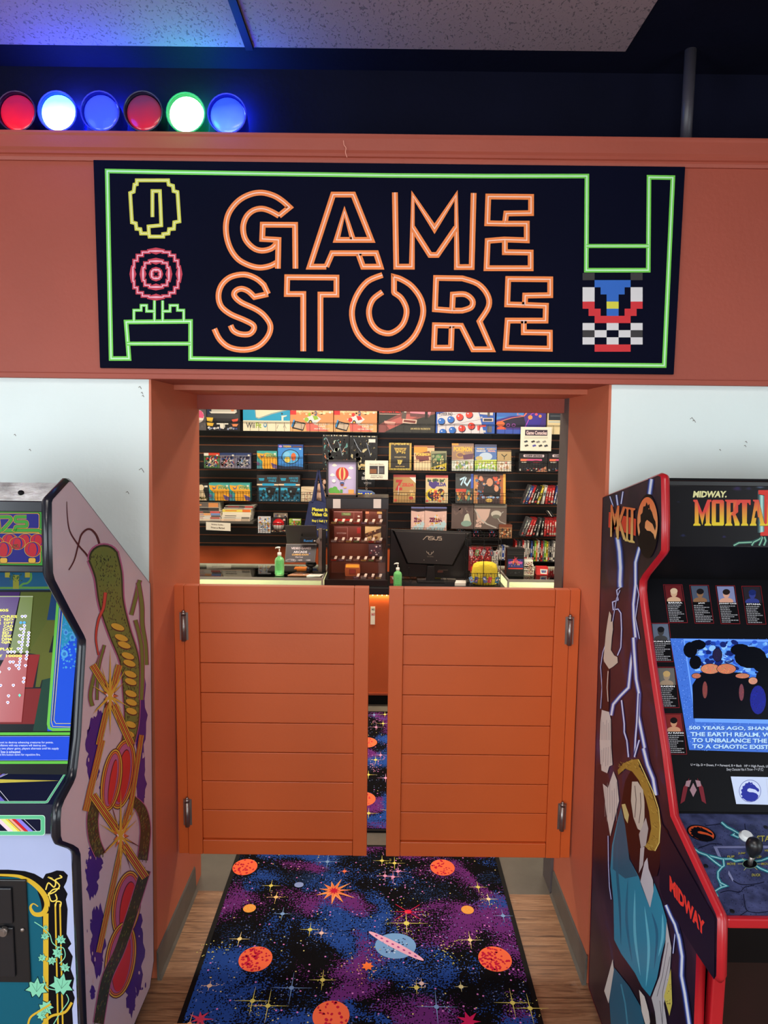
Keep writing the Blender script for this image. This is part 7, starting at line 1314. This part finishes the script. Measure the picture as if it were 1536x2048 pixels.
# blank square tags on the header
for x0, x1, w_ in ((666, 681, 'left'), (747, 762, 'right')):
    q0 = onY(YD-.013, x0, 998); q1 = onY(YD-.013, x1, 1016.5); MB().box((q0.x, YD-.0125, q1.z), (q1.x, YD-.0105, q0.z)).build('paper_tag', cm((206, 196, 196), .7), label='blank pale paper tag taped to the %s end of the cabinet header' % w_, cat='sign', group='paper tags on the cabinet header')
# framed picture on top
fx0, fx1 = onY(YD, 652, 960).x, onY(YD, 715.5, 960).x; fz1 = onY(YD, 684, 920).z; fz0 = dz1+.006
b = MB(); w_ = .014; yy = YD+.02
for A_, B_ in (((fx0, yy, fz0), (fx1, yy+.02, fz0+w_)), ((fx0, yy, fz1-w_), (fx1, yy+.02, fz1)), ((fx0, yy, fz0), (fx0+w_, yy+.02, fz1)), ((fx1-w_, yy, fz0), (fx1, yy+.02, fz1))): b.box(A_, B_)
fo = empty('framed_picture', ((fx0+fx1)/2, yy, fz0), label='black framed print with lavender sky, white clouds and green bushes, standing on the glass cabinet', cat='picture')
b.build('frame', cm((34, 28, 28), .4), fo, bevel=.0015)
MB().box((fx0+.01, yy+.01, fz0+.01), (fx1-.01, yy+.016, fz1-.01)).build('backing', cm((60, 50, 44)), fo)
a = artU((fx0+w_, yy+.01, fz1-w_), (fx1-fx0-2*w_, 0, 0), (0, 0, -(fz1-fz0-2*w_)), (0, -1, 0), eps=8e-5)
a.rect(0, 0, 1, 1, (190, 178, 220))
for x, y in ((.22, .1), (.82, .18), (.15, .4), (.74, .48)):
    for dx, dy, r_ in ((-.05, .01, .04), (0, -.015, .05), (.05, .01, .04), (0, .015, .05)): a.ell(x+dx, y+dy, r_, r_*.6, (244, 238, 230))
for q in ((.12, .88, .11, .09), (.24, .85, .1, .1), (.34, .92, .08, .07)): a.ell(*q, (96, 170, 70))
for q in ((.5, .36, .23, .2, (190, 50, 48)), (.5, .36, .12, .2, (226, 190, 120)), (.5, .36, .05, .2, (190, 50, 48)), (.5, .66, .08, .05, (60, 90, 150)), (.5, .7, .06, .035, (130, 66, 40))): a.ell(*q)
a.line([(.36, .5), (.46, .66)], .01, (90, 60, 50)); a.line([(.64, .5), (.54, .66)], .01, (90, 60, 50))
a.rect(.43, .84, .52, .95, (90, 160, 70)); a.rect(.73, .84, .93, .97, (236, 170, 90)); a.rect(0, .96, 1, 1, (190, 130, 100)); a.rect(.55, .76, .66, .8, (220, 190, 110)); a.ell(.2, .58, .07, .05, (236, 232, 236))
a.build('print', M['print'], fo)
# ---- payment terminal with two screens
tx = onY(5.05, 640, 1100).x; ps = empty('payment_terminal', (onY(5.05, 610, 1140).x, 5.05, zl), label='grey tablet register stand with two angled screens reading ARCADE COMING SOON', cat='register')
pw = lambda x, y, Y: onY(Y, x, y)
b = MB(); q0 = pw(637, 1056, 5.12); q1 = pw(645, 1142, 5.12); b.box((q0.x, 5.10, zl+.002), (q1.x, 5.125, q0.z)); b.build('pole', M['steel'], ps, bevel=.004)
MB().box((q1.x, 5.10, zl+.002), (q1.x+.025, 5.12, q0.z-.01)).build('pole_cover', M['blackp'], ps)
def slab(x0, y0, x1, y1, Y0, Y1, th, m, name, art=None, mt='print'):   # tilted tablet: top edge at Y1, bottom at Y0
    A_, B_, C_, D_ = pw(x0[0], y0, Y1), pw(x1[0], y0, Y1), pw(x1[1], y1, Y0), pw(x0[1], y1, Y0); o_ = Vector((0, th, 0))
    o = MB().hexa([D_, C_, C_+o_, D_+o_, A_, B_, B_+o_, A_+o_]).build(name, m, ps, bevel=.002)
    if art:
        n = (B_-A_).cross(D_-A_).normalized(); n = n if n.y < 0 else -n
        a = artU(A_, B_-A_, D_-A_, n, eps=1e-4, base=.0025); spec(a, art); a.build(name+'_print', M[mt], o)
    return o
slab((570, 574), 1051, (632, 635), 1087, 5.1, 5.05, .012, cm((92, 88, 88), .35, metal=.4), 'tablet_back', [('e', .52, .52, .028, .06, (30, 30, 34)), ('e', .545, .44, .012, .02, (30, 30, 34))])
slab((600, 600), 1075, (635, 636), 1086, 5.03, 5.03, .02, M['blackp'], 'card_reader', [('t', 'Revel', .22, .35, .72, .8, (60, 130, 200)), ('e', .84, .6, .05, .12, (220, 210, 210))])
q = pw(638, 1080, 5.08); MB().cyl((q.x, 5.02, q.z), (q.x, 5.12, q.z), .016, n=16).build('pivot', M['steel'], ps)
slab((572, 569), 1088, (634, 630), 1125, 5.0, 5.07, .014, cm((84, 78, 78), .35), 'customer_screen', [('r', .03, .04, .94, .96, (58, 54, 62)), ('e', .2, .9, .17, .1, (110, 104, 110)), ('e', .2, .92, .12, .07, (70, 66, 74)), ('t', 'VIDEO GAMES', .18, .18, .82, .3, (214, 196, 204)), ('t', 'ARCADE', .26, .38, .7, .5, (206, 200, 210)), ('t', 'COMING SOON!', .22, .54, .75, .63, (222, 170, 90)), ('t', 'West Coast', .33, .68, .58, .75, (180, 170, 176)), ('t', '+15      +275      +350', .2, .84, .82, .92, (176, 170, 176)), ('e', .78, .52, .02, .03, (90, 100, 190))])
q = pw(622, 1128, 5.08); b = MB(); b.ell((q.x, 5.08, q.z), .04, .04, .025); b.cyl((q.x, 5.08, zl), (q.x, 5.08, q.z), .012); b.box((q.x-.05, 5.04, zl), (q.x+.09, 5.14, zl+.006)); b.build('stand_base', M['blackp'], ps)
# items on the left showcase
def flat(name, lab, cat, x0, x1, Y0, Y1, th, col, z, skew=0, art=None):
    A_ = onY(Y0, x0, 1150).x; B_ = onY(Y0, x1, 1150).x
    o = MB().hexa([(A_, Y0, z), (B_, Y0, z), (B_+skew, Y1, z), (A_+skew, Y1, z), (A_, Y0, z+th), (B_, Y0, z+th), (B_+skew, Y1, z+th), (A_+skew, Y1, z+th)]).build(name, cm(col), label=lab, cat=cat)
    if art: a = artU((A_+skew, Y1, z+th), (B_-A_, 0, 0), (-skew, Y0-Y1, 0), (0, 0, 1), eps=1e-4); spec(a, art); a.build('printing', M['print'], o)
    return o
flat('black_tray', 'black wire tray lying behind the green sanitizer bottle', 'tray', 535, 592, 5.12, 5.3, .008, (36, 30, 28), zl+.002)
flat('flyer', 'stack of printed colour flyers on the left showcase', 'flyer', 575, 615, 4.97, 5.1, .004, (170, 120, 90), zl+.002, .05, [('s', 60, [(190, 110, 80), (220, 200, 180), (110, 120, 140), (160, 60, 60)], 0, 0, 1, 1, .06)])
flat('flyer', 'white printed card beside the base of the display cabinet', 'flyer', 613, 640, 4.95, 5.02, .005, (226, 220, 210), zl+.002, .02, [('t', 'DISCOUNT', .15, .3, .85, .6, (60, 60, 60))])
flat('orange_pad', 'small orange pad under the register screens', 'notepad', 588, 612, 5.16, 5.24, .015, (232, 130, 50), zl+.002)
def pump(px, ytop, ybot, zb, Y, wpx, lab, two=False):
    c = onY(Y, px, ybot); h = onY(Y, px, ytop).z-zb; w = (onY(Y, px+wpx/2, ybot).x-c.x)
    t = empty('sanitizer_bottle', (c.x, Y, zb), label=lab, cat='bottle', group='green sanitizer pump bottles')
    prof = [(0, .96), (.01, 1), (.52*h, 1), (.6*h, .85), (.66*h, .4), (.7*h, .36)]
    gm = bpy.data.materials.new('green_gel'); gm.use_nodes = True; b_ = gm.node_tree.nodes['Principled BSDF']; nz = gm.node_tree.nodes.new('ShaderNodeTexNoise'); rp2 = gm.node_tree.nodes.new('ShaderNodeValToRGB'); rp2.color_ramp.elements[0].color = lin((96, 190, 110)); rp2.color_ramp.elements[1].color = lin((150, 226, 150)); gm.node_tree.links.new(nz.outputs['Fac'], rp2.inputs[0]); gm.node_tree.links.new(rp2.outputs[0], b_.inputs['Base Color']); b_.inputs['Roughness'].default_value = .05; b_.inputs['Transmission Weight'].default_value = .35; b_.inputs['IOR'].default_value = 1.3
    b = MB(); b.loft([(c.x, Y, zb+z_) for z_, r_ in prof], [w*r_ for z_, r_ in prof], 24); b.build('bottle_body', gm, t)
    wm = cm((222, 216, 210), .4); b = MB(); b.loft([(c.x, Y, zb+z_*h) for z_ in (.69, .70, .8, .81)], [w*.4, w*.42, w*.42, w*.3], 16); b.build('cap', wm, t)
    b = MB(); b.cyl((c.x, Y, zb+.8*h), (c.x, Y, zb+.95*h), w*.13); b.loft([(c.x+w*.2, Y, zb+.97*h), (c.x-w*.2, Y, zb+.98*h), (c.x-w*.75, Y, zb+.97*h), (c.x-w*.85, Y, zb+.93*h)], [w*.2, w*.22, w*.14, w*.1], 10); b.build('pump', wm, t)
    a = Art(lambda u, v: Vector((c.x+w*1.005*math.sin(u), Y-w*1.005*math.cos(u), zb+v*h)), (0, -1, 0), eps=1e-4)
    for k in range(6): u0 = -.7+k*.23; a.hold = True; a.poly([(u0, .12), (u0+.23, .12), (u0+.23, .5), (u0, .5)], (110, 200, 120))
    for v in (.38, .34, .30, .2): a.poly([(-.3, v), (0, v), (.3 if v < .36 else .1, v), (.3 if v < .36 else .1, v+.018), (0, v+.018), (-.3, v+.018)], (40, 110, 70))
    a.hold = False; a.build('bottle_label', M['gloss'], t)
pump(559, 1094, 1148, zl+.001, 5.0, 19, 'green hand sanitizer pump bottle standing on the left glass showcase')
pump(795, 1126, 1180, zm+.001, 4.95, 17, 'green hand sanitizer pump bottle beside the computer monitor')
# ---- monitor seen from behind
YM = 5.17
mo = empty('computer_monitor', (onY(YM, 860, 1150).x, YM, zm), label='black ASUS computer monitor seen from behind on the counter', cat='monitor')
def mp(x, y, Y=YM):
    q = onY(Y, x, y); q.z = max(q.z, zm+.004); return q
b = MB(); o_ = Vector((0, .02, 0))
b.hexa([mp(778, 1152), mp(940, 1158), mp(940, 1158)+o_, mp(778, 1152)+o_, mp(781, 1058), mp(943, 1064), mp(943, 1064)+o_, mp(781, 1058)+o_]); b.build('screen_shell', M['blackp'], mo, bevel=.004)
cent = [(784, 1060), (941, 1066), (907, 1132), (813, 1128)]
b = MB(); Yr = YM-.05
pts = [mp(x, y) for x, y in cent]; pt2 = [mp(x0+(862-x0)*.06, y0+(1095-y0)*.06, Yr+.02) for x0, y0 in cent]
b.hexa([pts[3], pts[2], pts[1], pts[0], pt2[3], pt2[2], pt2[1], pt2[0]]); b.build('rear_housing', mat('dark_monitor_plastic', (34, 30, 32), .45), mo, bevel=.002)
Yr2 = Yr+.02; a = artY(Yr2, eps=1e-4, base=.0015)
a.text('/\\SUS', 846, 1072, 879, 1080, (170, 150, 136), .03) if 0 else None
for pts_ in ([(846, 1079.5), (853, 1072.5), (857, 1072.5), (857, 1079.5)], [(866, 1073), (859, 1073), (859, 1076), (866, 1076.3), (866, 1079.5), (858, 1079.5)], [(868, 1073), (868, 1078.5), (870, 1079.8), (874, 1079.8), (875, 1078), (875, 1073)], [(883, 1073.5), (877, 1073.2), (877, 1076), (883, 1076.6), (883, 1080), (876.5, 1080)]): a.line(pts_, 1.3, (176, 156, 142))
for s in (-1, 1): a.line([(860+s*7, 1102), (860+s*6, 1105), (860+s*3, 1107), (860+s*1, 1110)], 1.2, (150, 136, 126)); a.line([(860+s*3, 1104), (860+s*3, 1108)], 1, (150, 136, 126))
a.text('TUF GAMING', 854, 1112, 867, 1114.3, (120, 108, 100)); a.ell(848, 1120, .8, .8, (150, 140, 130)); a.ell(873, 1121, .8, .8, (150, 140, 130))
for q in ((800, 1085, 2.5, 6), (923, 1092, 2.5, 6)): a.ell(q[0], q[1], 1.2, 6, (12, 12, 14), rot=(.5 if q[0] > 860 else -.5))
a.build('back_lettering', M['print'], mo)
b = MB(); q0, q1 = mp(853, 1130), mp(868, 1176); b.hexa([(q0.x-.004, YM-.04, zm), (q1.x+.004, YM-.04, zm), (q1.x+.004, YM-.01, zm), (q0.x-.004, YM-.01, zm), (q0.x+.004, YM-.04, q0.z), (q1.x-.004, YM-.04, q0.z), (q1.x-.004, YM-.0, q0.z), (q0.x+.004, YM-.0, q0.z)]); b.build('stand_neck', M['blackp'], mo, bevel=.003)
MB().box((q0.x-.07, YM-.09, zm), (q1.x+.07, YM+.08, zm+.012)).build('stand_foot', M['blackp'], mo, bevel=.003)
a = artY(YM-.0005, eps=1e-4, base=.0012); a.rect(875, 1141, 886, 1145, (110, 60, 48)); a.rect(877, 1139, 896, 1141, (80, 70, 66)); a.build('port_labels', M['print'], mo)
b = MB(); b.loft([mp(x, y, YM-.03) for x, y in smooth([(818, 1135), (818, 1148), (823, 1160), (824, 1168), (818, 1176)])], .0025, 6); b.loft([mp(x, y, YM-.03) for x, y in smooth([(886, 1143), (891, 1152), (894, 1162), (892, 1175)])], .0025, 6); b.build('cable', M['blackp'], mo)
# things around the monitor
def onct(name, lab, cat, x0, y0, x1, y1, Y, d, col, art=None, group=None, **k): return prod(name, lab, cat, x0, y0, x1, y1, col, art, zm+.0005, Y=Y, d=d, group=group, **k)
onct('desk_organizer', 'orange tray of small white items behind the monitor stand, left side', 'tray', 803, 1151, 851, 1170, 5.24, .1, (214, 120, 50), [('r', 0, 0, 1, 1, (226, 130, 50)), ('r', 0, 0, .1, 1, (220, 214, 206)), ('r', .7, 0, 1, 1, (190, 100, 36)), ('s', 30, [(236, 232, 232), (60, 50, 60), (200, 190, 220)], 0, .5, .7, .9, .06)])
onct('sticky_note_pad', 'yellow lined note standing right of the monitor stand', 'note', 868, 1153, 882, 1169, 5.2, .01, (190, 180, 60), [('r', 0, 0, 1, 1, (196, 186, 60)), ('l', [(.2, .3), (.8, .3)], .04, (120, 110, 50)), ('l', [(.2, .5), (.8, .5)], .04, (120, 110, 50)), ('l', [(.2, .7), (.8, .7)], .04, (120, 110, 50))])
onct('card_tray', 'white tray of colourful cards right of the yellow note', 'tray', 882, 1159, 912, 1172, 5.2, .1, (220, 212, 204), [('s', 26, [(200, 60, 60), (90, 170, 110), (236, 232, 226)], 0, 0, 1, .6, .06)])
onct('red_cup', 'dark red paper cup behind the right-hand sanitizer bottle', 'cup', 780, 1154, 790, 1176, 5.05, .04, (140, 60, 54), [('p', [(.3, 0), (1, 0), (1, .4), (.5, .35)], (226, 214, 206))])
flat('crumpled_paper', 'crumpled white paper receipt right of the monitor', 'paper', 910, 932, 5.0, 5.1, .02, (220, 212, 206), zm+.001, .02)
# ---- wire spinner rack with key rings
YR = 5.0
rx0, rx1 = onY(YR, 934, 1100).x, onY(YR, 1002, 1100).x; rt = onY(YR, 968, 1070).z; rm = (rx0+rx1)/2
sr = empty('wire_rack', (rm, YR+.09, zm), label='black wire counter rack hung with key rings at the right of the monitor', cat='rack')
b = MB(); lv = [onY(YR, 968, y).z for y in (1070, 1080, 1093, 1121, 1147, 1157, 1172)]
for k, z in enumerate(lv):
    y0, y1 = YR, YR+.11; q = .0022
    for A_, B_ in (((rx0, y0), (rx1, y0)), ((rx0, y1), (rx1, y1)), ((rx0, y0), (rx0, y1)), ((rx1, y0), (rx1, y1))): b.bar((A_[0], A_[1], z), (B_[0], B_[1], z), q)
for X, Y_ in ((rx0, YR), (rx1, YR), (rx0, YR+.11), (rx1, YR+.11), (rm, YR)): b.bar((X, Y_, zm), (X, Y_, rt), .003)
for i in range(1, 12): X = rx0+(rx1-rx0)*i/12; b.bar((X, YR, lv[-1]), (X, YR, lv[-3]), .0016); b.bar((X, YR, lv[-1]), (X, YR+.11, lv[-1]), .0016); b.bar((X, YR, lv[1]), (X, YR, lv[0]), .0014)
b.build('wire_frame', M['wire'], sr)
b = MB()
for k, z in enumerate((lv[2], lv[4])):
    for i in range(5): X = rx0+(rx1-rx0)*(i+.5)/5; b.bar((X, YR, z), (X, YR-.035, z), .0018); b.bar((X, YR-.035, z), (X, YR-.035, z+.012), .0018)
b.build('peg_hooks', M['wire'], sr)
kc = [(120, 160, 210), (70, 84, 140), (90, 110, 170), (196, 70, 80), (60, 110, 150), (180, 160, 170), (110, 150, 100), (150, 150, 160), (90, 90, 110), (200, 190, 190)]
kn_ = ['light blue', 'navy', 'blue', 'red', 'teal', 'pale mauve', 'green', 'grey', 'dark grey', 'white']
for k in range(10):
    row, i = k//5, k % 5; X = rx0+(rx1-rx0)*(i+.5)/5; z = (lv[4], lv[2])[row]
    b = MB(); b.loft([(X+.007*math.cos(u), YR-.03, z-.009+.009*math.sin(u)) for u in [6.283*j/12 for j in range(12)]], .0011, 5, closed=True)
    t = R.uniform(-.35, .35); c, s2 = math.cos(t), math.sin(t); zc = z-.018
    o = b.build('key_ring', M['steel'], label='key ring with %s tag, %s from left, %s peg row of wire rack' % (kn_[k], ORD[i], ['lower', 'upper'][row]), cat='key ring', group='key rings on the wire rack')
    P4 = [(X+u*c-v*s2, YR-.031, zc+u*s2+v*c) for u, v in ((-.013, -.045), (.013, -.045), (.013, -.002), (-.013, -.002))]
    MB().prism(P4, (0, .003, 0)).build('tag', cm(tuple(int(v*.9) for v in kc[k]), .3), o)
    a = artU(P4[3], Vector(P4[2])-Vector(P4[3]), Vector(P4[0])-Vector(P4[3]), (0, -1, 0), eps=1e-4, base=.0006); a.rect(.1, .08, .9, .92, kc[k]); a.scatter(14, [tuple(int(v*.5) for v in kc[k]), WT, (200, 90, 90)], .1, .1, .9, .9, .16); a.build('tag_print', M['gloss'], o)
# red beaded card of charms hanging inside the upper rack
X0, X1 = rx0+.02, rm+.06; o = MB().box((X0, YR+.05, lv[4]+.01), (X1, YR+.06, lv[2]-.01)).build('charm_card', cm((130, 26, 34)), label='red card of small charms hanging inside the upper part of the wire rack', cat='card')
a = artU((X0, YR+.05, lv[2]-.01), (X1-X0, 0, 0), (0, 0, lv[4]-lv[2]+.02), (0, -1, 0), eps=1e-4); a.scatter(150, [(206, 40, 50), (230, 180, 180), (60, 20, 26), (214, 70, 70)], 0, 0, 1, .8, .05); a.rect(.1, .82, .9, .98, (214, 40, 44)); a.build('charms', M['print'], o)
o = MB().box((rm+.065, YR+.05, lv[4]+.01), (rx1-.01, YR+.06, lv[3]+.06)).build('charm_card', cm((190, 186, 184)), label='white speckled card of charms beside the red charm card', cat='card')
a = artU((rm+.065, YR+.05, lv[3]+.06), (rx1-.01-rm-.065, 0, 0), (0, 0, lv[4]+.01-lv[3]-.06), (0, -1, 0), eps=1e-4); a.scatter(60, [(230, 226, 220), (120, 116, 120), (60, 60, 66)], 0, 0, 1, 1, .09); a.build('charms', M['print'], o)
# plain yellow cushion shape, put in place of a plush toy
ycu = mat('yellow_plush', (232, 206, 60), .95, noise=.05, bump=.4, bscale=150)
q = onY(YR+.1, 967, 1155); b = MB(); b.loft([(q.x, YR+.055, zm+.002+u) for u in (0, .01, .04, .08, .12, .15, .165, .17)], [.04, .048, .05, .05, .049, .044, .03, .01], 20); b.v = [(q.x+(x-q.x)*1.9, y_, z_) for x, y_, z_ in b.v]
b.build('yellow_cushion', ycu, label='plain yellow cushion shape standing in for a plush toy inside the lower wire rack', cat='cushion')
# coffee bag, card packs and small box on the right
ctx = onY(5.0, 1030, 1158)
cb = prod('coffee_bag', 'matte black stand-up coffee bag with a purple and orange emblem label', 'bag', 1013, 1097, 1048, 1158, (20, 19, 22), [('r', .03, .12, .97, .15, (50, 46, 50)), ('r', .03, .2, .97, .21, (90, 84, 84)), ('r', .08, .38, .95, .68, (50, 50, 120)), ('p', [(.1, .48), (.35, .45), (.3, .55), (.12, .56)], (206, 80, 150)), ('p', [(.65, .45), (.92, .48), (.88, .56), (.7, .55)], (206, 80, 150)), ('e', .5, .5, .17, .1, (226, 120, 80)), ('e', .5, .56, .1, .06, (60, 40, 70)), ('st', .5, .42, 6, .16, .06, (206, 60, 80), .2), ('s', 30, [(90, 130, 210), (210, 90, 140), (240, 190, 120)], .1, .4, .9, .66, .03), ('r', .1, .7, .94, .74, (196, 50, 48)), ('s', 8, [(70, 70, 76)], .2, .84, .8, .9, .05)], zr+.001, Y=5.02, d=.07, rough=.35)
for k in range(3):
    prod('card_pack', '%s red and white card pack, %s of the stack beside the coffee bag' % (['long', 'flat', 'thin'][k], ['bottom', 'middle', 'top'][k]), 'box', 1048, 1138-k*9, 1068-k*1.2, 1148, (200, 190, 180), [('r', 0, 0, 1, .2, WT), ('s', 30, [(160, 40, 50), (110, 30, 44), (226, 200, 160), (90, 60, 60)], 0, .2, 1, 1, .1)], zr+.001+k*.029, Y=5.06, d=.06, group='card packs beside the coffee bag')
def scaled_box(x0, y0, x1, y1, zb, lab, Y):
    prod('gift_tin', lab, 'box', x0, y0, x1, y1, (190, 36, 40), [('r', 0, 0, 1, 1, (204, 40, 44)), ('p', [(.3, .25), (.95, .3), (.9, .9), (.35, .85)], (226, 220, 220)), ('p', [(.4, .4), (.85, .42), (.8, .75), (.45, .72)], (70, 110, 180)), ('s', 10, [(60, 50, 60), (226, 110, 60)], .4, .4, .9, .8, .07)], zb, Y=Y, d=.05)
scaled_box(1073, 1134, 1096, 1153, zr+.001, 'red box with a white and blue picture standing on the right showcase', 5.08)
prod('gift_tin', 'red and white robot-like box on the end of the lowest shelf', 'box', 1087, 1107, 1112, 1124, (196, 40, 44), [('r', .0, 0, .35, 1, (200, 44, 46)), ('p', [(.35, .2), (1, .1), (1, .8), (.4, .9)], (222, 216, 214)), ('r', .5, .35, .85, .6, (60, 60, 66))], Z5, Y=YI-.0, d=.004) if 0 else None
